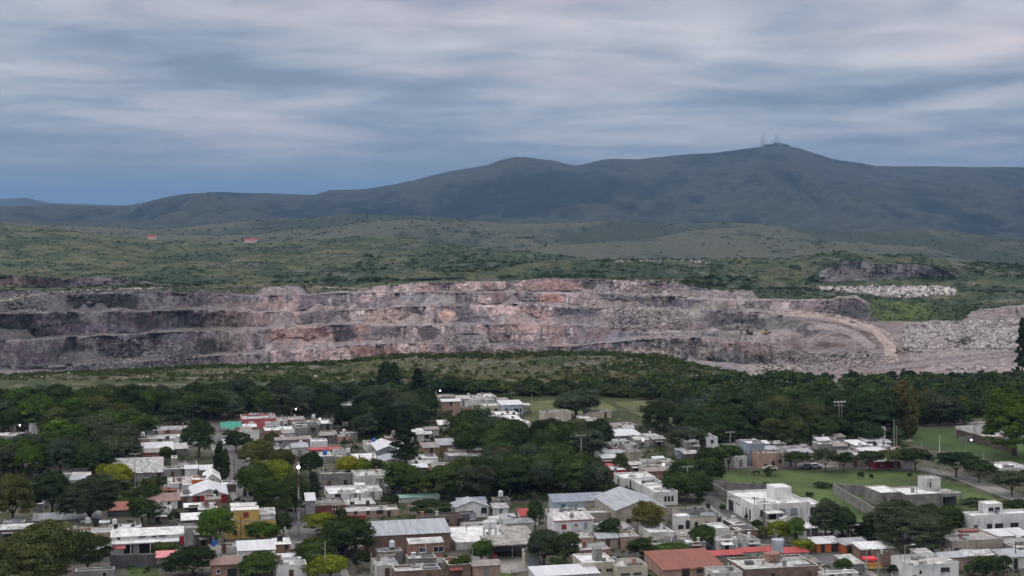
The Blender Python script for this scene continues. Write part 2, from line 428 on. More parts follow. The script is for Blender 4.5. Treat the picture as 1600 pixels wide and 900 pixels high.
# relief on the quarry faces: ribs, notches, broken rock
face = on('c3', 'c2', 'c1', 'c0', 'rim', 'foot')
clif = on('g1', 'g3')
fx = CXX
vz = TZ
rib = (fbm(fx*.045, vz*.03, 4, 31)-.5)*16+(fbm(fx*.16, vz*.05, 3, 32)-.5)*7+(fbm(fx*.5, vz*.25, 3, 33)-.5)*3.5
rough = (fbm(fx*.12, vz*.35, 4, 34)-.5)*6
strength = np.where(face, np.minimum(1, 1.6*np.sqrt(np.clip(bump, 0, 1))), 0)
TD = TD+strength*(rib+rough)
TZ = TZ+np.where(face, bump*(fbm(fx*.3, TD*.1, 3, 35)-.5)*3, 0)
TD = TD+np.where(clif, (bump**.5)*(rib*1.6+rough*1.2), 0)
flat = on('b3', 'b2', 'b1', 'b0')
TZ = TZ+np.where(flat, (fbm(Xw*.08, TD*.15, 4, 36)-.5)*1.4, 0)
# concave scree at the foot of faces
TZ = TZ+np.where(on('foot', 'berm_crest', 'behind'), bump*(fbm(Xw*.05, TD*.05, 4, 37)-.5)*4, 0)
# the low sierra and the hills get gullies and spurs
hillm = on('g2', 'h1')
TZ = TZ+np.where(hillm, bump**.6*(np.where(on('h1'), 1-TT*.6, 1)*(fbm(Xw*.006, TD*.0045, 5, 41)-.5)*52+(fbm(Xw*.03, TD*.02, 3, 43)-.5)*3), 0)
sp = 1-np.abs(fbm(Xw*.0022+.4*fbm(Xw*.001, TD*.001, 2, 5), TD*.0011, 5, 44)-.5)*2
TZ = TZ+np.where(on('h2'), bump**.7*((sp-.75)*60+(fbm(Xw*.02, TD*.01, 3, 45)-.5)*5), 0)
TZ = TZ+np.where(on('h1dip', 'h2dip'), bump*(fbm(Xw*.006, TD*.004, 3, 46)-.5)*12, 0)
sp2 = 1-np.abs(fbm(Xw*.0013+.6*fbm(Xw*.0007, TD*.0007, 2, 6), TD*.00045, 5, 47)-.5)*2
TZ = TZ+np.where(on('ridge'), bump**.8*np.clip(1.6*(1-TT), 0, 1)*((sp2-.74)*300*np.clip(1.1-TT*.5, 0, 1)+(fbm(Xw*.006, TD*.003, 5, 48)-.5)*80), 0)
TX = (CXX-800)/F*TD
YY = HY+F*(H0-TZ)/TD       # the row at which each point shows

# surface colours (what each spot of ground is made of)
C = np.zeros(TD.shape+(3,))
def setc(mask, col): C[mask] = col[mask] if col.shape == C.shape else col
def c3(*c): return np.array(c)
def mixcol(a, b, t): return a+(b-a)*np.clip(t, 0, 1)[..., None]
n_big = fbm(TX*.012, TD*.012, 4, 51); n_mid = fbm(TX*.05, TD*.05, 4, 52); n_fine = fbm(TX*.4, TD*.4, 3, 53)
dirt = mixcol(c3(.14, .125, .105), c3(.085, .08, .07), n_mid)
grass = mixcol(c3(.032, .046, .018), c3(.060, .070, .030), n_mid)
town = mixcol(dirt, grass, sm(.42, .58, n_big*.6+n_fine*.4))
m = on('near', 'town', 'berm_foot'); C[m] = town[m]
bg_ = mixcol(c3(.040, .054, .022), c3(.080, .080, .038), sm(.38, .62, n_mid*.6+n_fine*.4))
bg_ = mixcol(bg_, c3(.15, .13, .11), sm(.60, .70, fbm(TX*.09, TD*.16, 4, 55))*.8)
m = on('berm_crest'); C[m] = bg_[m]
m = on('berm_foot'); C[m] = mixcol(grass, bg_, sm(.3, .9, TT))[m]
# rock: grey, violet-grey, rose, pale dust, dark stone
xq = CXX; band = fbm(xq*.012, TZ*.05+SEG*3.1, 4, 61); b2_ = fbm(xq*.035, TZ*.08+SEG*1.7, 4, 62); b3_ = fbm(xq*.14, TZ*.3, 4, 63)
str_ = fbm(xq*.25, TZ*.06, 3, 64)
grey = c3(.17, .155, .16); violet = c3(.125, .10, .122); rose = c3(.33, .25, .242); pale = c3(.43, .385, .375); darkr = c3(.060, .056, .062); rust = c3(.27, .165, .14); tanr = c3(.25, .225, .205)
side = sm(330, 460, xq)*(1-.55*sm(930, 1080, xq))        # rose rock in the middle
rk = mixcol(np.broadcast_to(violet, C.shape), grey, sm(.4, .6, b2_))
rk = mixcol(rk, rose, side*sm(.36, .56, band)*.95)
rk = mixcol(rk, tanr, sm(960, 1080, xq)*sm(.35, .6, b2_)*.8)
rk = mixcol(rk, pale, sm(.56, .74, b3_*.55+str_*.45)*(.30+.5*side))
rk = mixcol(rk, darkr, sm(.56, .68, b2_*.5+str_*.5)*.75)
rk = mixcol(rk, rust, sm(.62, .76, fbm(xq*.03, TZ*.06, 3, 66))*(.15+.25*side))
# random tones for hard-edged fracture facets; crevice shade painted as dark seams between ribs
wx_ = xq+(fbm(xq*.05, TZ*.08, 3, 67)-.5)*46; wz_ = TZ+(fbm(xq*.04, TZ*.1, 3, 68)-.5)*16
cellv = h2(np.floor(wx_/26+np.floor(wz_/15)*.37), np.floor(wz_/15)+SEG*5, 69); cell2 = h2(np.floor(wx_/9), np.floor(wz_/8)+SEG*3, 70)
rk = rk*(.62+.62*cellv+.30*cell2)[..., None]
crevice_shade = fbm(wx_*.22, wz_*.05, 3, 74); rk = mixcol(rk, darkr, (1-sm(.012, .035, np.abs(crevice_shade-.5)))*.65)
def blob(px, py, rx, ry, col, amt=.85):
    global rk
    d = ((xq-px)/rx)**2+((YY-py)/ry)**2+(b3_-.5)*1.1+(b2_-.5)*.8
    rk = mixcol(rk, np.array(col), (1-sm(.65, 1.15, d))*amt)
for b_ in [(645, 492, 22, 13, darkr), (670, 520, 18, 12, darkr), (530, 524, 26, 11, darkr, .8), (495, 497, 28, 13, (.08, .07, .08), .8), (530, 497, 20, 16, (.09, .08, .09), .7),
           (900, 490, 45, 13, (.09, .085, .11), .8), (930, 444, 30, 9, (.085, .08, .085), .8), (975, 468, 22, 5, darkr), (890, 500, 70, 8, (.1, .09, .11), .6),
           (210, 535, 14, 9, (.05, .05, .055), .9), (12, 512, 16, 9, (.06, .06, .07), .7), (1130, 500, 35, 12, (.12, .11, .11), .6), (700, 494, 14, 13, (.5, .34, .29), .9), (610, 497, 50, 14, (.38, .29, .26), .7),
           (580, 550, 40, 9, (.26, .14, .115), .5), (565, 514, 14, 8, (.30, .19, .15), .6), (470, 522, 60, 14, (.33, .21, .19), .8), (860, 446, 55, 9, (.33, .21, .19), .8), (860, 467, 22, 9, (.36, .19, .16), .8),
           (830, 500, 40, 20, (.36, .24, .23), .7), (670, 468, 50, 8, (.24, .24, .26), .8), (30, 443, 40, 12, (.36, .27, .25), .8), (1030, 492, 60, 13, (.27, .25, .24), .6), (1310, 500, 60, 10, (.30, .25, .24), .7),
           (940, 522, 40, 14, (.20, .13, .14), .7), (970, 530, 30, 12, (.20, .21, .26), .6), (380, 500, 60, 30, (.30, .22, .21), .6), (1335, 482, 26, 14, (.10, .095, .11), .8),
           (1200, 545, 70, 14, (.27, .20, .19), .6), (1320, 548, 40, 8, (.12, .085, .075), .7), (1245, 540, 60, 7, (.15, .10, .09), .6), (1565, 495, 14, 12, (.33, .19, .17), .8)]:
    blob(*b_)
dust = mixcol(c3(.30, .255, .245), c3(.235, .21, .215), sm(.4, .6, n_mid))
dust = mixcol(dust, c3(.16, .15, .155), (1-sm(180, 420, xq))*.75)
rk = rk*(1-.52*(1-sm(300, 460, xq))*(.6+.8*sm(.4, .6, band)))[..., None]
rk = mixcol(rk, np.array((.10, .10, .12)), sm(.60, .70, fbm(xq*.022, TZ*.04+9, 3, 78))*.6*(YY > 445))
rk = np.clip(rk*1.12-.018, .02, .7); m = face; C[m] = rk[m]
m = flat; C[m] = mixcol(rk, dust, .35+.4*sm(330, 460, xq)*sm(.35, .6, n_mid))[m]
m = on('behind', 'foot'); C[m] = mixcol(rk, dust, sm(.3, .6, n_mid))[m]
# right hand quarry floor: haul road, dust pads, pale rubble
fl = (xq > 1120) & (face | flat | on('behind', 'foot')) & (YY > 484)
pad = mixcol(dust, rk, sm(.5, .7, n_mid)*.6)
w_ = sm(1150, 1260, xq)*sm(486, 492, YY)
C = np.where(fl[..., None], mixcol(C, pad, w_*.85), C)
C = np.where((fl&(xq > 1235)&(xq < 1420))[..., None], C*np.array((.80, .77, .77)), C)
# green slopes
olive = mixcol(c3(.048, .062, .028), c3(.092, .094, .048), sm(.35, .65, n_mid))
shrub = c3(.030, .048, .026)
s1 = fbm(TX*.02, TD*.010, 5, 71); s2 = fbm(TX*.11, TD*.05, 4, 72)
hill = mixcol(olive, shrub, sm(.40, .58, s1*.6+s2*.4+.10*np.exp(-((xq-760)/260)**2)-.05*np.exp(-((xq-150)/200)**2))*.92)
hill = mixcol(hill, c3(.15, .14, .115), sm(.64, .74, fbm(TX*.05, TD*.02, 4, 73))*.45)
m = on('g0', 'g1', 'g2', 'g3', 'h1', 'h1dip'); C[m] = hill[m]
# the slopes round the lip of the pit are thinly grown
m = on('rim'); gr = sm(.45, .6, fbm(xq*.02, TZ*.06, 3, 75)); left = 1-sm(520, 600, xq)
rightg = sm(1120, 1180, xq)
C = np.where(m[..., None], mixcol(C, hill*.9, gr*left*.8+rightg), C)
m = on('g0'); C = np.where(m[..., None], mixcol(hill, rk, (1-sm(.1, .35, TT))*(1-sm(1100, 1150, xq))*.6), C)
m = on('g1')&(xq < 240); C = np.where(m[..., None], mixcol(rk, c3(.13, .12, .12), sm(110, 150, xq)), C)
m = on('g3')&(xq > 1280)&(xq < 1520); cl = mixcol(np.broadcast_to(c3(.075, .072, .075), C.shape), c3(.20, .185, .185), np.clip((1-sm(1350, 1380, xq))+sm(.58, .68, str_)*.6, 0, 1)); C = np.where(m[..., None], cl, C)
wl = (fbm(xq*.03, YY*.1, 3, 76)-.5)*26
lushm = on('c0', 'b0', 'rim', 'b1')&(xq > 1358+wl*.5)&(xq < 1500+(502-YY)*1.2+wl)&(YY < 502+wl*.25)
lush = mixcol(c3(.085, .115, .035), c3(.05, .065, .03), sm(.4, .6, n_mid+sm(1440, 1480, xq)*.25)); C = np.where(lushm[..., None], lush, C)
# pale grass hills and the dark sierra
p1 = fbm(TX*.006, TD*.002, 5, 81); p2 = fbm(TX*.05, TD*.012, 4, 82)
paleh = mixcol(c3(.078, .082, .062), c3(.032, .044, .033), sm(.40, .60, p1*.35+p2*.35+(1.-sp)*.6))
m = on('h2', 'h2dip'); C[m] = paleh[m]
q1 = fbm(TX*.0016, TD*.0008, 5, 83); q2 = fbm(TX*.012, TD*.004, 4, 84)
sierra = mixcol(c3(.005, .010, .010), c3(.036, .040, .032), sm(.40, .62, q1*.25+q2*.45+(sp2-.36)*.50+(sm(.55, .95, TT)*.10)))  # gully shade painted into the colour, along with thicker growth there
m = on('mfoot', 'ridge', 'back', 'far_ridge', 'far'); C[m] = sierra[m]
# haul road tracks drawn as trodden dust along their real course
def track(pts, wpx, col, amt=.9, ymin=470, ymax=600):
    global C
    P = np.array(pts, float); best = np.full(TD.shape, 1e9)
    for (ax, ay), (bx, by) in zip(P[:-1], P[1:]):
        dx, dy = bx-ax, (by-ay)*2.2
        t = np.clip(((xq-ax)*dx+(YY-ay)*2.2*dy)/(dx*dx+dy*dy), 0, 1)
        d = np.hypot(xq-ax-t*dx, (YY-ay)*2.2-t*dy); best = np.minimum(best, d)
    m = (YY > ymin)&(YY < ymax)&(TD > 700)&(TD < 1500)
    C = np.where(m[..., None], mixcol(C, np.array(col), (1-sm(wpx*.7, wpx, best+(b3_-.5)*4))*amt), C)
track([(1240, 489), (1300, 495), (1345, 506), (1375, 520), (1392, 540), (1394, 562)], 13, (.26, .20, .185))
track([(1330, 503), (1362, 516), (1382, 535)], 3, (.15, .10, .09), .7)
track([(1390, 528), (1440, 516), (1500, 510), (1600, 512)], 7, (.30, .26, .25), .8)
track([(1190, 588), (1300, 584), (1440, 571), (1600, 552)], 9, (.24, .205, .205), .9)
track([(1300, 577), (1420, 566), (1590, 548)], 2.5, (.13, .11, .115), .7)
track([(1180, 578), (1230, 572)], 14, (.31, .265, .25), .8)
track([(0, 470), (80, 457), (170, 452), (260, 449)], 2.6, (.36, .33, .28), .8, 440, 480)
track([(0, 490), (100, 488), (300, 486), (400, 487)], 2.6, (.24, .22, .22), .5)
track([(0, 534), (130, 526), (260, 519), (400, 517)], 3., (.23, .215, .215), .6)
track([(70, 573), (180, 567), (300, 559), (400, 552)], 3., (.28, .25, .25), .6)
track([(800, 475), (880, 479), (960, 486)], 3.2, (.38, .33, .32), .8)
track([(850, 458), (950, 460), (1010, 464), (1100, 467), (1200, 469)], 3., (.36, .33, .32), .8, 440)
track([(1200, 488), (1160, 505), (1100, 519), (1000, 519)], 6., (.34, .31, .31), .7)
track([(1205, 505), (1170, 512), (1130, 524)], 8., (.29, .25, .24), .7)
track([(1255, 452), (1350, 449)], 2., (.36, .33, .30), .6, 440, 470)

rb = [(1335, 486, 30, 15, (.075, .07, .078), .95), (1350, 500, 22, 7, (.10, .09, .095), .8), (1205, 505, 52, 11, (.12, .112, .115), .75), (1262, 516, 18, 11, (.085, .08, .085), .9), (1352, 522, 16, 6, (.13, .095, .085), .9), (1316, 523, 16, 4, (.12, .085, .075), .9),
      (1300, 539, 26, 3.5, (.11, .075, .066), .85), (1365, 536, 12, 2.5, (.12, .09, .08), .8), (1225, 556, 60, 6, (.14, .12, .12), .6), (1560, 494, 45, 10, (.22, .19, .185), .6), (1350, 459, 12, 2, (.1, .1, .06), .5)]
for px, py, rx, ry, col, amt in rb:
    dd = ((xq-px)/rx)**2+((YY-py)/ry)**2+(b3_-.5)*1.2+(b2_-.5)*.6
    mm_ = (YY > 465)&(YY < 575)&(TD > 800)&(TD < 1400)
    C = np.where(mm_[..., None], mixcol(C, np.array(col)*(.75+.5*cell2)[..., None], (1-sm(.7, 1.1, dd))*amt), C)
for pts, w, col, amt in (([(1240, 489), (1300, 495), (1345, 506), (1375, 520), (1392, 540), (1394, 562)], 12, (.37, .30, .275), .95), ([(1262, 500), (1312, 506), (1350, 520), (1372, 545)], 3, (.11, .08, .072), .85),
                         ([(1270, 512), (1300, 510), (1335, 522), (1360, 540)], 11, (.33, .28, .27), .7), ([(1376, 516), (1402, 540), (1404, 560)], 2.2, (.17, .13, .12), .7), ([(1388, 520), (1398, 545)], 2.5, (.36, .30, .28), .6),
                         ([(1240, 489), (1300, 495), (1345, 506), (1378, 524)], 1.3, (.40, .33, .31), .6), ([(1200, 592), (1300, 587), (1440, 573), (1600, 554)], 2.4, (.12, .095, .095), .8)):
    track(pts, w, col, amt)
# ground material: the colour of each spot times grain at two sizes, bump for broken ground
def ground_mat(name, grain=.35, bumpd=.6, sc=.35):
    m, t, b = new_mat(name)
    at = N(t, 'ShaderNodeAttribute'); at.attribute_name = 'tint'
    geo = N(t, 'ShaderNodeNewGeometry')
    n = N(t, 'ShaderNodeTexNoise'); n.inputs['Scale'].default_value = sc; n.inputs['Detail'].default_value = 6; n.inputs['Roughness'].default_value = .65
    t.links.new(geo.outputs['Position'], n.inputs[0])
    k = ramp(t, n.outputs[0], [(.3, (1-grain*1.3,)*3), (.5, (1., 1., 1.)), (.72, (1+grain*1.6,)*3)])
    c = mixc(t, 1., at.outputs['Color'], k, 'MULTIPLY')
    t.links.new(c, b.inputs['Base Color']); b.inputs['Roughness'].default_value = .95
    b.inputs['Specular IOR Level'].default_value = .1
    bp = N(t, 'ShaderNodeBump'); bp.inputs['Strength'].default_value = 1.; bp.inputs['Distance'].default_value = bumpd
    t.links.new(n.outputs[0], bp.inputs['Height']); t.links.new(bp.outputs[0], b.inputs['Normal'])
    return m
GM = ground_mat('ground_soil_and_grass', .25, .25, .9)
QM = ground_mat('quarry_rock', .45, 2.2, .22)
HM = ground_mat('hill_scrub', .35, 1.5, .12)
MM = ground_mat('sierra_scrub', .5, 10., .02)
def sheet(name, k0, k1, mat, smooth):
    rows = np.where((SEG[:, 0] >= k0) & (SEG[:, 0] <= k1))[0]
    a = max(0, rows[0]-1); b = rows[-1]+1
    P = np.stack([TX[a:b], TD[a:b], TZ[a:b]], -1).reshape(-1, 3)
    n = b-a
    i = np.arange(n-1)[:, None]*NC+np.arange(NC-1)[None, :]
    f = np.stack([i, i+1, i+1+NC, i+NC], -1).reshape(-1, 4)
    o = mesh_from(name, P, f, mat, smooth=smooth, col=C[a:b].reshape(-1, 3))
    o['kind'] = 'structure'
    return o
sheet('ground', 0, IDX['berm_crest'], GM, True)
sheet('quarry', IDX['behind'], IDX['rim'], QM, False)
sheet('hillside', IDX['g0'], IDX['h1dip'], HM, True)
sheet('hills', IDX['h2'], IDX['h2dip'], HM, True)
sheet('mountains', IDX['mfoot'], IDX['far'], MM, True)

# haze
def haze():
    me = bpy.data.meshes.new('haze'); bm = bmesh.new(); bmesh.ops.create_cube(bm, size=1.0); bm.to_mesh(me); bm.free()
    o = bpy.data.objects.new('haze', me); COL.objects.link(o)
    zb, zt = -270., 620.
    o.scale = (140000, 60000, zt-zb); o.location = (0, 25000, (zb+zt)/2)
    m = bpy.data.materials.new('haze_air'); m.use_nodes = True; t = m.node_tree; t.nodes.clear()
    pv = N(t, 'ShaderNodeVolumePrincipled'); pv.inputs['Color'].default_value = (.27, .47, .79, 1)
    pv.inputs['Density'].default_value = HAZE; pv.inputs['Anisotropy'].default_value = 0.0
    out = N(t, 'ShaderNodeOutputMaterial'); t.links.new(pv.outputs[0], out.inputs['Volume'])
    me.materials.append(m); o['kind'] = 'stuff'
HAZE = 4.8e-5
haze()

# where the ground is: height under any spot, and the spot a pixel of the picture falls on
def ground_z(X, D):
    if D <= 570: return 0.
    x = 800+F*X/D
    j = int(np.clip(np.searchsorted(cols, x), 1, NC-1))
    if abs(cols[j-1]-x) < abs(cols[j]-x): j -= 1
    return float(np.interp(D, TD[:GROW, j], TZ[:GROW, j]))
GROW = int(np.where(SEG[:, 0] <= IDX['behind'])[0][-1])+1
def at(x, y, z=0.):
    """world point on the ground seen at pixel (x, y) of the photograph"""
    D = F*(H0-z)/max(1., (y-HY))
    if D > 570 and z == 0:
        D = 570.
        while D < 700:
            zz_ = ground_z((x-800)/F*D, D)
            if HY+F*(H0-zz_)/D <= y: break
            D += 2.
        z = ground_z((x-800)/F*D, D)
    return Vector(((x-800)/F*D, D, z))
# ------------------------------------------------------------------ naming: a label that singles each thing out
USED = {}
LAND = [(95, 808, 'long grey metal roof'), (205, 735, 'patchy-roofed barn'), (185, 797, 'rust-red shed'), (230, 850, 'white house with a long canopy'),
        (325, 782, 'red-walled gabled house'), (395, 830, 'yellow two-storey house'), (405, 662, 'coral-walled building'), (515, 793, 'dark red brick house'),
        (635, 838, 'big brick shed'), (790, 862, 'open carport'), (893, 828, 'white house with the red window'), (905, 785, 'blue-grey metal-roofed house'),
        (1003, 800, 'hipped grey warehouse'), (1100, 815, 'white house with arched openings'), (1080, 880, 'rust-red tiled roof'), (1215, 795, 'modern white villa'),
        (1440, 780, 'unfinished grey house'), (1560, 825, 'white building with square windows'), (1320, 855, 'orange-walled shops'), (1205, 720, 'salmon house'),
        (1530, 690, 'walled sports court'), (825, 638, 'pale blue house with a porch'), (1395, 725, 'red street wall'), (660, 640, 'tall dark conifer'),
        (498, 695, 'white cube house'), (1150, 845, 'foot of the asphalt road'), (365, 730, 'straight left-hand street'), (1460, 890, 'white corner house'), (350, 886, 'pink brick house'),
        (1390, 795, 'date palm'), (960, 880, 'cream house with strip windows'), (467, 800, 'red-and-white radio mast')]
def relate(x, y, l):
    dx, dy = x-l[0], y-l[1]
    if abs(dx) > abs(dy)*1.3: return ('right of the ' if dx > 0 else 'left of the ')+l[2]
    return ('in front of the ' if dy > 0 else 'behind the ')+l[2]
def where(x, y, stem, maxw=16):
    ls = sorted(LAND, key=lambda l: math.hypot(x-l[0], (y-l[1])*1.6))
    cands = []
    for i in range(3): cands.append(relate(x, y, ls[i]))
    for i in range(4):
        for j in range(i+1, 6):
            a, b = relate(x, y, ls[i]), relate(x, y, ls[j])
            cands.append(a+' and '+b)
    for c in cands:
        for pre in ('', 'just '):
            s = stem+' '+(pre if math.hypot(x-ls[0][0], y-ls[0][1]) < 70 else '')+c
            if s not in USED and len(s.split()) <= maxw: USED[s] = 1; return s
    for o in ('second', 'third', 'fourth', 'fifth', 'sixth', 'seventh'):
        for c in cands[:3]:
            s = o+' '+stem+' outwards '+c
            if s not in USED and len(s.split()) <= maxw: USED[s] = 1; return s
    s = stem+' '+cands[0]; USED[s] = USED.get(s, 0)+1
    return s

# ------------------------------------------------------------------ plants
def leafmat(name, trans=.25):
    m, t, b = new_mat(name)
    at_ = N(t, 'ShaderNodeAttribute'); at_.attribute_name = 'tint'
    oi = N(t, 'ShaderNodeObjectInfo')
    c = mixc(t, 1., at_.outputs['Color'], oi.outputs['Color'], 'MULTIPLY')
    t.nodes.remove(b)
    d = N(t, 'ShaderNodeBsdfDiffuse'); tr = N(t, 'ShaderNodeBsdfTranslucent'); mx = N(t, 'ShaderNodeMixShader')
    mx.inputs[0].default_value = trans
    t.links.new(c, d.inputs[0]); t.links.new(c, tr.inputs[0]); t.links.new(d.outputs[0], mx.inputs[1]); t.links.new(tr.outputs[0], mx.inputs[2])
    t.links.new(mx.outputs[0], t.nodes['Material Output'].inputs['Surface'])
    return m
LEAF = leafmat('foliage')
def unit(v): return v/np.maximum(1e-6, np.linalg.norm(v, axis=-1, keepdims=True))
def leaf_cloud(centers, normals, size, tint, g):
    n = len(centers)
    r = unit(g.normal(size=(n, 3)))
    t1 = unit(np.cross(normals, r)); t2 = np.cross(normals, t1)
    s = (size*g.uniform(.6, 1.35, n))[:, None]
    a = t1*s; b = t2*s*g.uniform(.55, 1., n)[:, None]
    V = np.stack([centers-a-b*.6, centers+a*.2-b, centers+a+b*.5, centers-a*.3+b], 1).reshape(-1, 3)
    Fq = np.arange(4*n).reshape(-1, 4)
    T = np.repeat(tint, 4, axis=0)
    return V, Fq, T
def crown_points(kind, n_cl, per, g):
    """clump centres on an uneven shell, leaves round each clump"""
    P, Nn, T = [], [], []
    if kind in ('poplar', 'cypress', 'conifer'):
        hh = {'poplar': 12., 'cypress': 10., 'conifer': 15.}[kind]
        for i in range(n_cl):
            u = (i+g.random())/n_cl
            z = 1.0+u*(hh-1.0)
            if kind == 'conifer': rad = 2.9*(1-u)**.85*(0.75+.4*math.sin(u*40))+.18
            elif kind == 'cypress': rad = 1.35*math.sin(min(1, u*3.2+.25)*math.pi/2)*(1-u**3.)+.1
            else: rad = 1.7*math.sin(min(1, u*2.5+.15)*math.pi/2)*(1-u**4)+.25
            th = g.random()*2*math.pi; rr_ = rad*g.uniform(.55, 1.05)
            c = np.array([math.cos(th)*rr_, math.sin(th)*rr_, z-(0.35*rr_ if kind == 'conifer' else -.3)])
            cr = {'poplar': .75, 'cypress': .5, 'conifer': .6}[kind]
            d = unit(g.normal(size=(per, 3))); p = c+d*cr*g.uniform(.5, 1., (per, 1))*np.array([1, 1, 1.3 if kind != 'conifer' else .6])
            P.append(p); nn = unit(d+np.array([math.cos(th), math.sin(th), .5])*.9+g.normal(size=(per, 3))*.35); Nn.append(nn)
            T.append(np.full(per, g.uniform(.7, 1.25)))
        return np.concatenate(P), np.concatenate(Nn), np.concatenate(T)
    spec = {'broad': ((4.4, 4.4, 3.3), 4.1, 1.35, .72), 'dense': ((3.7, 3.7, 3.7), 4.0, 1.15, .82), 'tall': ((4.0, 4.0, 4.7), 5.0, 1.3, .76),
            'feather': ((4.6, 4.6, 2.7), 4.9, .95, .45), 'giant': ((4.2, 4.2, 4.9), 5.0, .85, .74), 'ball': ((2., 2., 1.7), 1.9, .5, .93), 'bush': ((1.8, 1.8, 1.3), 1.1, .6, .6)}[kind]
    rad, cz, cr, inner = spec
    rad = np.array(rad)
    ph = g.uniform(0, 100, 2)
    lobes = [(unit(g.normal(size=3)), g.uniform(.12, .42)) for _ in range(7)]
    for i in range(n_cl):
        d = unit(g.normal(size=3)); 
        if d[2] < -.45: d[2] = -d[2]
        k = .78
        if kind != 'ball':
            for ld, la in lobes: k += la*max(0, float(d@ld))**6
        else: k = .95
        f = g.uniform(inner, 1.)*k if kind != 'feather' else g.uniform(.35, 1.1)*k
        c = d*rad*f; 
        r_ = cr*g.uniform(.65, 1.3)
        dd = unit(g.normal(size=(per, 3))); dd[:, 2] = np.abs(dd[:, 2])*.9+dd[:, 2]*.1
        p = c+dd*r_*g.uniform(.55, 1.08, (per, 1))*np.array([1, 1, .72])
        P.append(p+np.array([0, 0, cz]))
        Nn.append(unit(dd*1.1+d*.5+g.normal(size=(per, 3))*.45))
        T.append(np.full(per, g.uniform(.55, 1.5))*(1+.25*(i % 6 == 0)))
    return np.concatenate(P), np.concatenate(Nn), np.concatenate(T)
def tube(pts, rads, n=6):
    V, Fc = [], []
    for i, (p, r) in enumerate(zip(pts, rads)):
        p = np.array(p, float)
        q = np.array(pts[min(i+1, len(pts)-1)], float)-np.array(pts[max(i-1, 0)], float); q = q/np.linalg.norm(q)
        a = np.cross(q, [0.3, 1, .1]); a /= np.linalg.norm(a); b = np.cross(q, a)
        for k in range(n):
            th = 2*math.pi*k/n; V.append(p+r*(a*math.cos(th)+b*math.sin(th)))
    for i in range(len(pts)-1):
        for k in range(n): Fc.append((i*n+k, i*n+(k+1) % n, (i+1)*n+(k+1) % n, (i+1)*n+k))
    return np.array(V), np.array(Fc)
def join_vf(parts):
    V, Fc, o = [], [], 0
    for v, f in parts: V.append(v); Fc.append(f+o); o += len(v)
    return np.concatenate(V), np.concatenate(Fc)
def tree_proto(kind, seed):
    g = np.random.default_rng(seed)
    n_cl, per, ls = {'broad': (130, 95, .19), 'dense': (140, 90, .17), 'tall': (170, 100, .19), 'feather': (190, 60, .16), 'giant': (460, 110, .115), 'poplar': (120, 36, .26), 'cypress': (110, 34, .2),
                     'conifer': (190, 26, .26), 'ball': (80, 36, .16), 'bush': (42, 30, .2)}[kind]
    P, Nn, T = crown_points(kind, n_cl, per, g)
    tone = T*g.uniform(.75, 1.25, len(T))
    hue = g.uniform(.9, 1.12, len(T))
    tint = np.stack([tone*hue, tone, tone*(2-hue)*.95], 1)
    V, Fq, TT_ = leaf_cloud(P, Nn, np.full(len(P), ls), tint, g)
    crown = mesh_from('crown', V, Fq, LEAF, col=TT_)
    h = {'broad': 2., 'dense': 1.8, 'tall': 2.4, 'giant': 2.4, 'feather': 2.4, 'poplar': 3., 'cypress': 2., 'conifer': 12., 'ball': 1., 'bush': .5}[kind]
    tr = {'broad': .28, 'dense': .25, 'tall': .32, 'giant': .34, 'feather': .2, 'poplar': .2, 'cypress': .16, 'conifer': .24, 'ball': .09, 'bush': .06}[kind]
    parts = [tube([(0, 0, -.3), (.05, .02, h*.4), (.0, .05, h)], [tr*1.3, tr, tr*.75])]
    if kind in ('broad', 'dense', 'tall', 'giant', 'feather', 'ball', 'bush'):
        for k in range(5 if kind != 'ball' else 3):
            th = k*1.256+g.uniform(-.3, .3); L = h*g.uniform(.55, .8)
            parts.append(tube([(0, 0, h*.85), (math.cos(th)*L*.5, math.sin(th)*L*.5, h+L*.45), (math.cos(th)*L*.95, math.sin(th)*L*.95, h+L*1.05)], [tr*.6, tr*.4, tr*.15], 5))
    v, f = join_vf(parts)
    trunk = mesh_from('trunk', v, f, BARK, smooth=True)
    for o in (crown, trunk): COL.objects.unlink(o)
    zt = float(V[:, 2].max()); wd = float(np.percentile(V[:, 0], 99)-np.percentile(V[:, 0], 1))
    return crown, trunk, zt, wd
KINDS_ = ['broad', 'dense', 'tall', 'feather', 'poplar', 'cypress', 'conifer', 'ball', 'bush', 'giant']
PROTO = {k: [tree_proto(k, 100+17*i+j) for j in range(4 if k in ('broad', 'dense', 'tall', 'feather') else 2)] for i, k in enumerate(KINDS_)}
LC = {'dark': (.040, .062, .025), 'mid': (.055, .086, .027), 'olive': (.070, .083, .030), 'grey': (.060, .078, .048), 'lime': (.150, .185, .026), 'yellow': (.20, .20, .026),
      'autumn': (.125, .115, .042), 'blue': (.042, .058, .054), 'bright': (.064, .112, .024), 'black': (.026, .040, .020)}
CW = {'dark': 'dark green', 'mid': 'mid green', 'olive': 'olive green', 'grey': 'grey-green', 'lime': 'lime green', 'yellow': 'yellow-green', 'autumn': 'yellowing', 'blue': 'bluish green', 'bright': 'fresh green', 'black': 'blackish green'}
KW = {'giant': 'tall leafy tree', 'broad': 'spreading tree', 'dense': 'rounded tree', 'tall': 'tall leafy tree', 'feather': 'airy tree', 'poplar': 'slender poplar', 'cypress': 'narrow cypress', 'conifer': 'tall conifer', 'ball': 'clipped ball tree', 'bush': 'low bush'}
KN = {'giant': 'broadleaf_tree', 'broad': 'broadleaf_tree', 'dense': 'broadleaf_tree', 'tall': 'broadleaf_tree', 'feather': 'thorn_tree', 'poplar': 'poplar_tree', 'cypress': 'cypress_tree', 'conifer': 'conifer_tree', 'ball': 'ball_tree', 'bush': 'bush'}
TREES = []   # occupied spots: x, y, radius
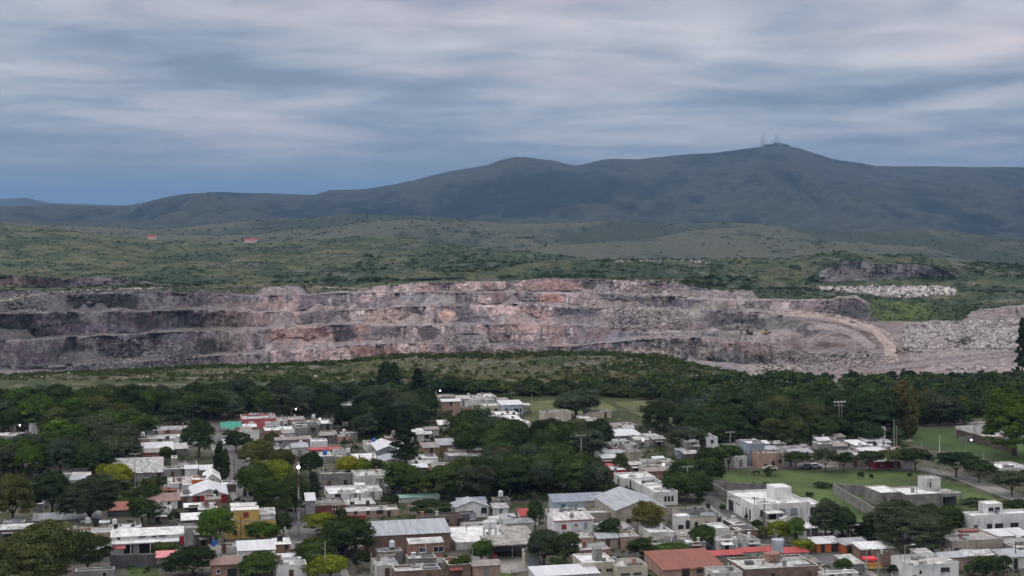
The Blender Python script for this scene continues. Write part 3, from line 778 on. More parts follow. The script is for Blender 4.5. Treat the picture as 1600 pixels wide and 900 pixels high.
def tree(x, yt, yb, wpx, kind='dense', col='dark', label=None, group=None):
    """x: centre, yt/yb: top and foot rows, wpx: crown width, all in the photograph's pixels"""
    p = at(x, yb); s = p.y/F
    hgt = (yb-yt)*s; wid = wpx*s
    cr, tr, zt, wd = random.choice(PROTO[kind])
    e = bpy.data.objects.new(KN[kind], None); COL.objects.link(e); e.location = p
    e.rotation_euler = (0, 0, random.uniform(0, 6.28)); e.scale = (wid/wd, wid/wd, hgt/zt)
    e.empty_display_size = .1
    c = cr.copy(); t = tr.copy()
    for o in (c, t): o.parent = e; COL.objects.link(o)
    base = LC[col]; k = random.uniform(.82, 1.2); w = random.uniform(.92, 1.08)
    c.color = (base[0]*k*w, base[1]*k, base[2]*k/w, 1)
    size = 'huge' if hgt > 14 else 'tall' if hgt > 10.5 else 'small' if hgt < 5 else 'low' if wid > hgt*1.6 else ''
    kw = KW[kind]
    if kw.split()[0] in ('tall', 'low') : size = 'huge' if hgt > 14 else ''
    stem = (size+' ' if size else '')+CW[col]+' '+kw
    lab = label or where(x, yb, stem)
    USED[lab] = 1
    tag(e, lab, 'bush' if kind == 'bush' else 'tree', group or ('bushes' if kind == 'bush' else 'trees in and around the town'))
    TREES.append((p.x, p.y, wid/2))
    return e

# far woods, hedges of scrub and single bushes too many to count: merged leaf clouds
def lowpoly_crown(g, n, ls, flat=.75, shape='round'):
    P, Nn, T = [], [], []
    ncl = max(3, n//14)
    for i in range(ncl):
        d = unit(g.normal(size=3)); d[2] = abs(d[2])*.9
        c = d*np.array([1, 1, flat])*g.uniform(.45, .85)
        dd = unit(g.normal(size=(14, 3))); dd[:, 2] = np.abs(dd[:, 2])
        P.append(c+dd*.34*g.uniform(.6, 1.1, (14, 1))); Nn.append(unit(dd+d*.4+g.normal(size=(14, 3))*.4)); T.append(np.full(14, g.uniform(.65, 1.3)))
    P = np.concatenate(P); Nn = np.concatenate(Nn); T = np.concatenate(T)*g.uniform(.8, 1.2, len(P))
    P[:, 2] += .45
    return P, Nn, T, ls
def mass(name, spots, n, ls, label=None, mat=None, variants=10, seed=5):
    """spots: array rows (x, y, z, radius, height, r, g, b)"""
    g = np.random.default_rng(seed)
    VV, TTn = [], []
    prot = [lowpoly_crown(g, n, ls) for _ in range(variants)]
    prot = [leaf_cloud(P, Nn, np.full(len(P), l), np.stack([T, T, T], 1), g) for P, Nn, T, l in prot]
    S = np.asarray(spots)
    vid = g.integers(0, variants, len(S))
    for k in range(variants):
        m = S[vid == k]
        if not len(m): continue
        V, Fq, T = prot[k]
        th = g.uniform(0, 6.28, len(m)); c, s = np.cos(th)[:, None], np.sin(th)[:, None]
        X = (V[None, :, 0]*c-V[None, :, 1]*s)*m[:, 3:4]+m[:, 0:1]
        Y = (V[None, :, 0]*s+V[None, :, 1]*c)*m[:, 3:4]+m[:, 1:2]
        Z = V[None, :, 2]*m[:, 4:5]/1.45+m[:, 2:3]
        VV.append(np.stack([X, Y, Z], -1).reshape(-1, 3))
        TTn.append((T[None, :, :]*m[:, None, 5:8]).reshape(-1, 3))
    V = np.concatenate(VV); T = np.concatenate(TTn)
    o = mesh_from(name, V, np.arange(len(V)).reshape(-1, 4), LEAF, col=T)
    o['kind'] = 'stuff'
    if label: o['label'] = label
    return o
def pick(mask, n, g, w=None):
    idx = np.flatnonzero(mask)
    if w is not None:
        p = w.ravel()[idx]; p = p/p.sum(); return g.choice(idx, n, p=p)
    return g.choice(idx, n)
def spots_on(mask, n, rmin, rmax, hf, palette, g, w=None, zoff=-.3, powr=1.6):
    if mask.sum() < 5: n = 0
    idx = pick(mask, n, g, w) if n else np.zeros(0, int)
    X = TX.ravel()[idx]; Y = TD.ravel()[idx]; Z = TZ.ravel()[idx]
    dXc = np.gradient(cols)[idx % NC]/F*Y
    X = X+g.uniform(-.5, .5, n)*dXc
    r = rmin+(rmax-rmin)*g.random(n)**powr
    pal = np.array(palette)[g.integers(0, len(palette), n)]*g.uniform(.8, 1.25, (n, 1))
    return np.column_stack([X, Y, Z+zoff, r, r*hf*g.uniform(.8, 1.2, n), pal])
g_ = np.random.default_rng(77)
inx = (CXX > -200)&(CXX < 1800)
PALD = [LC['dark'], LC['dark'], LC['black'], LC['mid'], LC['grey'], LC['olive']]
PALG = [LC['bright'], LC['olive'], LC['mid'], (.10, .12, .045)]
PALM = [LC['mid'], LC['dark'], LC['bright'], LC['olive'], LC['mid']]
# scrub on the spoil bank and its crest
crest = on('berm_crest')&inx
dens = np.where(TT > .86, 3.6, .25+1.1*sm(.5, .62, fbm(TX*.03, TD*.04, 3, 91)))*(1-sm(1120, 1200, CXX)*.6)
S = [spots_on(crest, 5200, .6, 2.1, .95, PALG, g_, dens)]
m_ = on('behind')&inx&(TT < .5)
S.append(spots_on(m_&(CXX < 1150), 500, 1., 2.4, 1.1, PALM, g_))
mass('scrub', np.concatenate(S), 70, .16, 'low green scrub covering the long spoil bank before the quarry')
# woods between town and bank
def wood(poly, n, rmin, rmax, hf, pal, g):
    """poly rows: (x, ytop, ybottom) band of foot positions in pixels"""
    P = np.array(poly, float); out = []
    for _ in range(n):
        x = g.uniform(P[0, 0], P[-1, 0]); y = g.uniform(np.interp(x, P[:, 0], P[:, 1]), np.interp(x, P[:, 0], P[:, 2]))
        q = at(x, y); r = rmin+(rmax-rmin)*g.random()**1.3
        c = np.array(pal[g.integers(len(pal))])*g.uniform(.8, 1.25)
        out.append((q.x, q.y, q.z-.3, r, r*hf*g.uniform(.8, 1.2), *c))
    return np.array(out)
W1 = wood([(-200, 618, 655), (150, 618, 655), (330, 616, 646), (560, 612, 628), (700, 606, 615), (900, 610, 622), (1080, 606, 626)], 620, 2.2, 4.8, 1.35, PALD, g_)
W2 = wood([(1040, 604, 628), (1180, 600, 668), (1300, 598, 672), (1420, 596, 664), (1560, 596, 650), (1800, 590, 650)], 1100, 2.2, 5.0, 1.4, PALD+[LC['mid']], g_)
mass('woodland', np.concatenate([W1, W2]), 330, .13, 'mixed dark green woodland between the town and the quarry')
# bushes on the green hill above the pit, finer and farther ones beyond
hm = on('g0', 'g1', 'g2', 'h1')&inx&~((TT > .9)&on('g3'))
dens = (.10+2.6*sm(.47, .60, s1*.5+s2*.5))*np.where(on('h1'), 1.0, .8)
S = spots_on(hm, 12000, .8, 3.4, 1.0, [LC['dark'], LC['mid'], LC['grey'], LC['mid']], g_, dens, powr=2.)
m2 = on('rim')&inx&((CXX < 560)|(CXX > 1130))
S2 = spots_on(m2, 700, .8, 2.2, .9, [LC['dark'], LC['mid'], LC['olive']], g_)
m3 = lushm&inx
S3 = spots_on(m3, 350, .8, 2.4, .9, [LC['mid'], LC['dark'], LC['bright']], g_, (.3+1.2*sm(1430, 1490, CXX)))
S4 = np.concatenate([spots_on(on('g0', 'g1', 'g2', 'h1')&(np.hypot((CXX-px)/rx, (YY-py)/ry) < 1), n_, 2.2, r_, 1.1, [LC['dark'], LC['black'], LC['mid']], g_, powr=1.) for px, py, rx, ry, n_, r_ in
     ((582, 414, 22, 16, 40, 6), (590, 440, 30, 7, 60, 4.5), (1243, 421, 7, 6, 8, 6), (1150, 412, 9, 5, 10, 5), (1460, 435, 40, 5, 80, 5), (1340, 432, 30, 6, 40, 4.5), (700, 410, 90, 18, 160, 4.5), (860, 420, 160, 10, 260, 4.), (480, 435, 60, 8, 60, 4), (1560, 425, 60, 16, 140, 4.5), (1130, 440, 60, 8, 120, 4))])
mass('hill_scrub', np.concatenate([S, S2, S3, S4]), 42, .2, 'dark bushes dotted over the green slopes above the quarry')
hm = on('h2')&inx
S = spots_on(hm, 3200, 1.5, 5., .9, [LC['dark'], LC['grey']], g_, (.15+1.5*sm(.5, .62, p1*.5+p2*.5)), powr=2.4)
mass('distant_scrub', S, 28, .25, 'tiny dark bushes on the pale hills below the mountains')

def reg(x0, x1, y0, y1): return (CXX > x0)&(CXX < x1)&(YY > y0)&(YY < y1)&(TD > 720)&(TD < 1500)
PS = [spots_on(reg(*r)&inx, n_, .8, 2.2, 1., [LC['dark'], LC['mid']], g_) for r, n_ in (((1478, 1522, 530, 545), 90), ((1566, 1600, 515, 541), 110), ((1295, 1362, 552, 563), 70), ((1400, 1440, 545, 553), 25), ((1180, 1225, 572, 592), 60), ((1300, 1352, 461, 467), 40), ((330, 720, 440, 452), 160), ((100, 330, 440, 470), 170))]
mass('pit_scrub', np.concatenate(PS), 60, .18, 'small clumps of green bushes growing inside the quarry')
# ------------------------------------------------------------------ broken rock
ROCK = None
def rock_mat():
    m, t, b = new_mat('rubble_rock')
    a = N(t, 'ShaderNodeAttribute'); a.attribute_name = 'tint'
    n = N(t, 'ShaderNodeTexNoise'); n.inputs['Scale'].default_value = 1.3; n.inputs['Detail'].default_value = 4
    geo = N(t, 'ShaderNodeNewGeometry'); t.links.new(geo.outputs['Position'], n.inputs[0])
    c = mixc(t, 1., a.outputs['Color'], ramp(t, n.outputs[0], [(.3, (.7, .7, .7)), (.7, (1.2, 1.2, 1.2))]), 'MULTIPLY')
    t.links.new(c, b.inputs['Base Color']); b.inputs['Roughness'].default_value = .92
    return m
ROCK = rock_mat()
def rocks(name, fields, label, seed=3, own=False):
    g = np.random.default_rng(seed)
    # a few angular block shapes: cubes with jostled, cut corners
    base = np.array([[-1, -1, -1], [1, -1, -1], [1, 1, -1], [-1, 1, -1], [-1, -1, 1], [1, -1, 1], [1, 1, 1], [-1, 1, 1]], float)*.5
    Fb = np.array([[0, 3, 2, 1], [4, 5, 6, 7], [0, 1, 5, 4], [1, 2, 6, 5], [2, 3, 7, 6], [3, 0, 4, 7]])
    VV, TTn = [], []
    for mask, n, smin, smax, pal in fields:
        idx = pick(mask&inx, n, g)
        P = np.stack([TX.ravel()[idx], TD.ravel()[idx], TZ.ravel()[idx]], 1)
        P[:, 0] += g.uniform(-1, 1, n); P[:, 1] += g.uniform(-1, 1, n)
        s = smin+(smax-smin)*g.random(n)**2.6
        sh = base[None]*g.uniform(.55, 1.25, (n, 8, 1))+g.uniform(-.12, .12, (n, 8, 3))
        A = g.normal(size=(n, 3, 3)); Q, _ = np.linalg.qr(A)
        V = np.einsum('nij,nkj->nki', Q, sh)*s[:, None, None]*g.uniform(.7, 1.3, (n, 1, 3))+P[:, None, :]
        V[:, :, 2] += (s*.2)[:, None]
        c = np.array(pal)[g.integers(0, len(pal), n)]*g.uniform(.7, 1.3, (n, 1))
        c = c*.5+.62*C.reshape(-1, 3)[idx]*g.uniform(.6, 1.5, (n, 1)) if own else c
        VV.append(V.reshape(-1, 3)); TTn.append(np.repeat(c, 8, 0))
    V = np.concatenate(VV); n = len(V)//8
    Fc = (np.arange(n)[:, None, None]*8+Fb[None]).reshape(-1, 4)
    o = mesh_from(name, V, Fc, ROCK, col=np.concatenate(TTn)); o['kind'] = 'stuff'; o['label'] = label
    return o
def reg(x0, x1, y0, y1): return (CXX > x0)&(CXX < x1)&(YY > y0)&(YY < y1)&(TD > 720)&(TD < 1500)
wob = fbm(CXX*.02, YY*.06, 3, 97)
PR = [(.36, .31, .29), (.28, .24, .235), (.45, .41, .39), (.16, .145, .15)]
GR_ = [(.22, .21, .215), (.30, .29, .29), (.12, .11, .12)]
WR = [(.62, .58, .56), (.46, .43, .42), (.34, .31, .31), (.12, .11, .11)]
rocks('rubble', [
    (reg(1412, 1700, 503, 546)&(wob > .36)&(YY > 503+(1480-CXX)*.10),  9000, .4, 2.4, WR),
    (reg(1180, 1400, 556, 580)&(wob > .48), 1500, .3, 1.6, PR+WR),
    (reg(1190, 1260, 524, 560)&(wob > .5), 500, .3, 1.6, PR),
    (reg(170, 360, 532, 566)&(wob > .42), 3200, .3, 1.6, GR_+PR),
    (reg(100, 300, 558, 576), 900, .3, 1.6, GR_+[(.42, .4, .38)]),
    (reg(950, 1070, 483, 514)&(wob > .42), 2600, .4, 2.2, PR),
    (reg(940, 1060, 440, 470)&(wob > .45), 900, .5, 2.4, PR+GR_),
    (reg(690, 900, 520, 548)&(wob > .46), 2600, .3, 1.4, PR+GR_),
    (reg(800, 860, 440, 480)&(wob > .5), 500, .4, 2., PR),
    (reg(400, 1200, 440, 560)&(wob > .60), 1800, .3, 1.5, PR+GR_),
    (reg(900, 1200, 520, 568)&(wob > .5), 1200, .3, 1.6, PR+GR_),
    (reg(0, 140, 456, 492)&(wob > .45), 700, .4, 2., [(.42, .4, .36), (.3, .28, .26)]),
    (reg(130, 200, 430, 470), 300, .4, 2., GR_),
    (reg(1480, 1560, 575, 600), 300, .4, 2., WR),
    (reg(1280, 1310, 470, 490), 150, .5, 2.6, GR_)],
    'loose broken rock lying on the quarry benches and floor', own=True)
rocks('stones', [
    ((CXX > 600)&(CXX < 1130)&on('berm_crest')&(TT > .35)&(TT < .95)&(fbm(TX*.03, TD*.06, 3, 99) > .55), 800, .25, .8, [(.34, .32, .30), (.24, .22, .21)]),
    ((CXX > 0)&(CXX < 600)&on('berm_crest')&(fbm(TX*.03, TD*.06, 3, 98) > .6), 160, .3, 1., [(.42, .4, .37)]),
    ((CXX > 960)&(CXX < 1110)&(YY > 408)&(YY < 413)&on('g2', 'h1'), 500, .8, 3., [(.38, .36, .35), (.2, .19, .19)])],
    'pale stones scattered over the grassy spoil bank', 4)
pile_m = on('g0', 'g1', 'g2')&(CXX > 1282)&(CXX < 1492)&(YY > 449+np.clip((1350-CXX)*.03, 0, 3))&(YY < 464-np.clip((1370-CXX)*.14, 0, 12)+2*np.sin(CXX*.05))
def rubble_pile():
    o = rocks('rubble_pile', [(pile_m, 6500, .8, 3., [(.55, .5, .47), (.44, .39, .37), (.6, .56, .54), (.22, .2, .2)])], 'long heap of pale pinkish boulders on the grass above the pit', 8)
rubble_pile()
# ------------------------------------------------------------------ the town: ground sheets, streets, houses
YAW = math.radians(12.9)
CY, SY = math.cos(YAW), math.sin(YAW)
def rot(x, y): return (x*CY+y*SY, -x*SY+y*CY)      # world -> street-grid coordinates
def unrot(u, v): return (u*CY-v*SY, u*SY+v*CY)
class MB:
    def __init__(s): s.v = []; s.f = []
    def box(s, x0, x1, y0, y1, z0, z1, z1b=None):
        """box; z1b = height of the top at the back (y1) for a sloping top"""
        if z1b is None: z1b = z1
        n = len(s.v)
        s.v += [(x0, y0, z0), (x1, y0, z0), (x1, y1, z0), (x0, y1, z0), (x0, y0, z1), (x1, y0, z1), (x1, y1, z1b), (x0, y1, z1b)]
        s.f += [tuple(n+i for i in q) for q in ((0, 3, 2, 1), (4, 5, 6, 7), (0, 1, 5, 4), (1, 2, 6, 5), (2, 3, 7, 6), (3, 0, 4, 7))]
        return s
    def poly(s, pts, z0, z1):
        n = len(s.v); k = len(pts)
        s.v += [(x, y, z0) for x, y in pts]+[(x, y, z1) for x, y in pts]
        s.f += [tuple(range(n+k, n+2*k))]+[(n+i, n+(i+1) % k, n+k+(i+1) % k, n+k+i) for i in range(k)]
        return s
    def prism(s, prof, y0, y1):          # profile in x,z pushed along y
        n = len(s.v); k = len(prof)
        s.v += [(x, y0, z) for x, z in prof]+[(x, y1, z) for x, z in prof]
        s.f += [tuple(n+i for i in range(k)), tuple(n+k+i for i in reversed(range(k)))]+[(n+i, n+k+i, n+k+(i+1) % k, n+(i+1) % k) for i in range(k)]
        return s
    def prismx(s, prof, x0, x1):         # profile in y,z pushed along x
        n = len(s.v); k = len(prof)
        s.v += [(x0, y, z) for y, z in prof]+[(x1, y, z) for y, z in prof]
        s.f += [tuple(n+i for i in range(k)), tuple(n+k+i for i in reversed(range(k)))]+[(n+i, n+k+i, n+k+(i+1) % k, n+(i+1) % k) for i in range(k)]
        return s
    def cyl(s, x, y, z0, z1, r, r2=None, n=10):
        r2 = r if r2 is None else r2; b = len(s.v)
        for z, q in ((z0, r), (z1, r2)):
            s.v += [(x+q*math.cos(2*math.pi*k/n), y+q*math.sin(2*math.pi*k/n), z) for k in range(n)]
        s.f += [tuple(b+n+k for k in range(n)), tuple(b+k for k in reversed(range(n)))]+[(b+k, b+(k+1) % n, b+n+(k+1) % n, b+n+k) for k in range(n)]
        return s
    def bar(s, a, b, r, n=5):
        v, f = tube([a, b], [r, r], n); k = len(s.v)
        s.v += [tuple(p) for p in v]; s.f += [tuple(int(i)+k for i in q) for q in f]
        return s
    def build(s, name, mat, parent=None, bevel=0.):
        me = bpy.data.meshes.new(name); me.from_pydata(s.v, [], s.f); me.materials.append(mat)
        bm = bmesh.new(); bm.from_mesh(me); bmesh.ops.recalc_face_normals(bm, faces=bm.faces)
        if bevel: bmesh.ops.bevel(bm, geom=list(bm.edges), offset=bevel, segments=2, affect='EDGES', profile=.6)
        bm.to_mesh(me); bm.free()
        o = bpy.data.objects.new(name, me); COL.objects.link(o)
        if parent: o.parent = parent
        return o
def thing(name, loc, rz, label, cat, group=None):
    e = bpy.data.objects.new(name, None); COL.objects.link(e); e.location = loc; e.rotation_euler = (0, 0, rz); e.empty_display_size = .1
    USED[label] = 1
    return tag(e, label, cat, group)
# ---- sheets lying on the flat town ground
def sheet_poly(name, px, mat, z, kind='structure', sub=6.0, soft=True):
    pts = [at(x, y) for x, y in px]
    # a wavering edge, densified
    out = []
    for i, p in enumerate(pts):
        q = pts[(i+1) % len(pts)]; L = (q-p).length; n = max(1, int(L/sub)); d = (q-p).normalized(); nn = Vector((-d.y, d.x, 0))
        for k in range(n):
            w = (random.random()-.5)*1.6 if soft and k else 0
            r = p.lerp(q, k/n)+nn*w; out.append((r.x, r.y))
    me = bpy.data.meshes.new(name); me.from_pydata([(x, y, z) for x, y in out], [], [tuple(range(len(out)))])
    me.materials.append(mat)
    bm = bmesh.new(); bm.from_mesh(me); bmesh.ops.recalc_face_normals(bm, faces=bm.faces)
    for f in bm.faces:
        if f.normal.z < 0: f.normal_flip()
    bmesh.ops.triangulate(bm, faces=bm.faces); bm.to_mesh(me); bm.free()
    o = bpy.data.objects.new(name, me); COL.objects.link(o); o['kind'] = kind
    return o
LAWN = paint('park_grass', (.064, .103, .028), var=.26, scale=.06, dirt=.4, dirtcol=(.125, .115, .06), fine=1.3, rough=.95)
PITCH = paint('pitch_grass', (.048, .090, .024), var=.18, scale=.06, dirt=.25, dirtcol=(.085, .10, .04), fine=1.3, rough=.95)
ROUGH = paint('rough_grass', (.095, .105, .040), var=.22, scale=.05, dirt=.4, dirtcol=(.06, .075, .03), fine=1., rough=.95)
ASPH = paint('asphalt', (.115, .110, .112), var=.15, scale=.12, dirt=.2, dirtcol=(.17, .16, .15), fine=2.)
PAVE = paint('pavement', (.26, .245, .235), var=.15, scale=.3, dirt=.3)
YARD = paint('yard_concrete', (.31, .295, .28), var=.12, scale=.2, dirt=.3)
SOIL = paint('sand', (.34, .30, .22), var=.12, scale=.3, dirt=.2)
COURT = paint('court_floor', (.46, .45, .43), var=.06, scale=.1, dirt=.2)
sheet_poly('park_lawn', [(1098, 738), (1160, 733), (1215, 735), (1300, 733), (1400, 736), (1450, 741), (1500, 757), (1560, 780), (1620, 800), (1700, 838), (1560, 836), (1480, 828), (1400, 838), (1330, 842), (1275, 832), (1300, 810), (1240, 792), (1190, 775), (1136, 757), (1105, 756)], LAWN, .03)
sheet_poly('verge', [(1126, 781), (1138, 781), (1180, 813), (1204, 838), (1192, 834)], LAWN, .045, soft=False)
sheet_poly('sports_pitch', [(1408, 673), (1480, 668), (1640, 664), (1700, 700), (1640, 742), (1540, 716), (1470, 702), (1425, 694)], PITCH, .03)
sheet_poly('far_field', [(1500, 628), (1560, 622), (1640, 620), (1640, 656), (1520, 654)], ROUGH, .03)
sheet_poly('field', [(960, 629), (1030, 626), (1100, 630), (1095, 648), (1010, 654), (985, 645)], ROUGH, .03)
sheet_poly('meadow', [(795, 621), (870, 618), (940, 626), (965, 640), (870, 662), (822, 660), (830, 640)], ROUGH, .03)
sheet_poly('bottom_grass', [(200, 886), (246, 884), (250, 905), (200, 905)], LAWN, .03)
sheet_poly('garden_grass', [(185, 772), (225, 766), (228, 790), (186, 790)], LAWN, .03)
sheet_poly('yard', [(736, 870), (818, 870), (834, 890), (800, 896), (740, 893)], YARD, .05, soft=False)
sheet_poly('yard_lawn', [(752, 893), (800, 896), (790, 910), (745, 908)], LAWN, .055)
sheet_poly('sand_patch', [(1407, 688), (1420, 686), (1427, 689), (1415, 691.5)], SOIL, .05)
def street(name, px, w, mat=ASPH, z=.035, kerb=True, pw=1.6):
    P = [at(x, y) for x, y in px]
    L, Rr, L2, R2 = [], [], [], []
    for i, p in enumerate(P):
        d = (P[min(i+1, len(P)-1)]-P[max(0, i-1)]); d.z = 0; d.normalize(); n = Vector((-d.y, d.x, 0))
        L.append(p+n*w/2); Rr.append(p-n*w/2); L2.append(p+n*(w/2+pw)); R2.append(p-n*(w/2+pw))
    v = [(q.x, q.y, z) for q in L]+[(q.x, q.y, z) for q in Rr]; k = len(P)
    o = mesh_from(name, v, [(i, i+k, i+1+k, i+1) for i in range(k-1)], mat); o['kind'] = 'structure'
    if kerb:
        for A, B in ((L, L2), (R2, Rr)):
            m = MB()
            for i in range(k-1): m.poly([(B[i].x, B[i].y), (A[i].x, A[i].y), (A[i+1].x, A[i+1].y), (B[i+1].x, B[i+1].y)], -.1, .15)
            q = m.build('pavement', PAVE); q['kind'] = 'structure'
street('asphalt_road', [(1091, 763), (1118, 782), (1150, 805), (1186, 832), (1235, 868)], 6.2)
street('cross_street', [(1180, 846), (1240, 842), (1400, 832), (1620, 818)], 7, z=.031)
street('shop_street', [(1270, 846), (1300, 872), (1345, 912)], 7)
street('straight_street', [(340, 668), (352, 690), (366, 720), (378, 748), (400, 792)], 7)
street('left_street', [(428, 742), (447, 778), (466, 815), (487, 858), (508, 905)], 7)
street('lower_street', [(330, 866), (480, 853), (560, 848), (700, 838)], 6, z=.031)
street('park_street', [(1100, 729), (1200, 728.5), (1300, 728), (1440, 733), (1500, 745), (1560, 768), (1640, 796)], 4.4, mat=PAVE, pw=.9)
street('pitch_path', [(1420, 665), (1490, 662), (1560, 659), (1650, 655)], 3.5, mat=PAVE, kerb=False)
street('far_path', [(1525, 645), (1570, 643), (1620, 640)], 2.4, mat=PAVE, kerb=False)

# ---- building parts
OCC = []          # occupied boxes in street-grid coordinates
def occupied(u0, u1, v0, v1, gap=.4):
    return any(u0 < b[1]+gap and u1 > b[0]-gap and v0 < b[3]+gap and v1 > b[2]-gap for b in OCC)
def window(par, x, z, w, h, side='front', W_=0, mat=GLASS, frame=FRAMEW, D_=0, depth=0):
    """side front: on the wall y=0; left: on x=0; right: on x=W"""
    m = MB(); t = .07; pr = .06
    m.box(x, x+w, -pr, .0, z, z+t).box(x, x+w, -pr, 0, z+h-t, z+h).box(x, x+t, -pr, 0, z+t, z+h-t).box(x+w-t, x+w, -pr, 0, z+t, z+h-t)
    if w > 1.: m.box(x+w/2-.03, x+w/2+.03, -pr, 0, z+t, z+h-t)
    m.box(x-.08, x+w+.08, -pr-.08, 0, z-.08, z-.002)
    f = m.build('window', frame, par)
    p = MB().box(x+t, x+w-t, -.025, 0, z+t, z+h-t).build('pane', mat, f)
    if side == 'left': f.rotation_euler = (0, 0, -math.pi/2); f.location = (0, depth, 0)
    elif side == 'right': f.rotation_euler = (0, 0, math.pi/2); f.location = (W_, 0, 0)
    elif side == 'up': f.location = (0, depth, 0)
    return f
def door(par, x, w=.95, h=2.1, mat=VOID, side='front', depth=0, W_=0, name='door'):
    o = MB().box(x, x+w, -.05, 0, .02, h).build(name, mat, par)
    if side == 'left': o.rotation_euler = (0, 0, -math.pi/2); o.location = (0, depth, 0)
    if side == 'right': o.rotation_euler = (0, 0, math.pi/2); o.location = (W_, 0, 0)
    return o
def tank(par, x, y, z, r=.6, h=1.3, mat=TANKW, stand=.8):
    if stand:
        m = MB()
        for sx in (-1, 1):
            for sy in (-1, 1): m.box(x+sx*r*.7-.07, x+sx*r*.7+.07, y+sy*r*.7-.07, y+sy*r*.7+.07, z, z+stand)
        m.box(x-r, x+r, y-r, y+r, z+stand, z+stand+.12); m.build('tank_stand', W['grey'], par)
    z += stand+(.12 if stand else 0)
    m = MB(); m.cyl(x, y, z, z+h*.8, r, n=14).cyl(x, y, z+h*.8+.002, z+h*.97, r*.98, r*.45, n=14).cyl(x, y, z+h*.97+.002, z+h*1.05, r*.25, n=10)
    return m.build('water_tank', mat, par)
def chimney(par, x, y, z, h=1.1, w=.45, mat=None):
    m = MB(); m.box(x-w/2, x+w/2, y-w/2, y+w/2, z, z+h).box(x-w/2-.08, x+w/2+.08, y-w/2-.08, y+w/2+.08, z+h+.002, z+h+.12)
    return m.build('chimney', mat or W['grey'], par)
def shell(par, wd, dp, H, wall, roof, kind, par_h=.45, over=.3, rise=None, x=0, y=0, z=0, name=('wall', 'roof')):
    m = MB()
    if kind == 'flat':
        t = .18
        m.box(x, x+wd, y, y+dp, z, z+H-par_h)
        if par_h > .05:
            a, b = z+H-par_h, z+H
            m.box(x, x+wd, y, y+t, a, b).box(x, x+wd, y+dp-t, y+dp, a, b).box(x, x+t, y+t, y+dp-t, a, b).box(x+wd-t, x+wd, y+t, y+dp-t, a, b)
        w = m.build(name[0], wall, par)
        r = MB().box(x+t+.003, x+wd-t-.003, y+t+.003, y+dp-t-.003, z+H-par_h+.004, z+H-par_h+.07)
        # a coat of paint over the top of the parapet
        if par_h > .05: 
            r.box(x-.03, x+wd+.03, y-.03, y+t+.03, z+H+.003, z+H+.05).box(x-.03, x+wd+.03, y+dp-t-.03, y+dp+.03, z+H+.003, z+H+.05)
            r.box(x-.03, x+t+.03, y+t+.035, y+dp-t-.035, z+H+.003, z+H+.05).box(x+wd-t-.03, x+wd+.03, y+t+.035, y+dp-t-.035, z+H+.003, z+H+.05)
        r = r.build(name[1], roof, par)
    elif kind == 'shed':              # one slope, low side to the front
        rs = rise if rise is not None else dp*.12
        m.prismx([(y, z), (y+dp, z), (y+dp, z+H+rs), (y, z+H)], x, x+wd)
        w = m.build(name[0], wall, par)
        s = rs/dp
        r = MB().prismx([(y-over, z+H-over*s+.01), (y+dp+over*.5, z+H+rs+over*.5*s+.01), (y+dp+over*.5, z+H+rs+over*.5*s+.1), (y-over, z+H-over*s+.1)], x-over*.7, x+wd+over*.7).build(name[1], roof, par)
    elif kind in ('gable', 'gablex'):
        rs = rise if rise is not None else min(wd, dp)*.16
        if kind == 'gable':           # ridge runs away from us
            m.prism([(x, z), (x+wd, z), (x+wd, z+H), (x+wd/2, z+H+rs), (x, z+H)], y, y+dp)
            w = m.build(name[0], wall, par); s = rs/(wd/2); o = over
            r = MB().prism([(x-o, z+H-o*s+.01), (x+wd/2, z+H+rs+.01), (x+wd/2, z+H+rs+.12), (x-o, z+H-o*s+.1)], y-o, y+dp+o)
            r.prism([(x+wd/2+.002, z+H+rs+.01), (x+wd+o, z+H-o*s+.01), (x+wd+o, z+H-o*s+.1), (x+wd/2+.002, z+H+rs+.12)], y-o, y+dp+o)
        else:
            m.prismx([(y, z), (y+dp, z), (y+dp, z+H), (y+dp/2, z+H+rs), (y, z+H)], x, x+wd)
            w = m.build(name[0], wall, par); s = rs/(dp/2); o = over
            r = MB().prismx([(y-o, z+H-o*s+.01), (y+dp/2, z+H+rs+.01), (y+dp/2, z+H+rs+.12), (y-o, z+H-o*s+.1)], x-o, x+wd+o)
            r.prismx([(y+dp/2+.002, z+H+rs+.01), (y+dp+o, z+H-o*s+.01), (y+dp+o, z+H-o*s+.1), (y+dp/2+.002, z+H+rs+.12)], x-o, x+wd+o)
        r = r.build(name[1], roof, par)
    return w, r
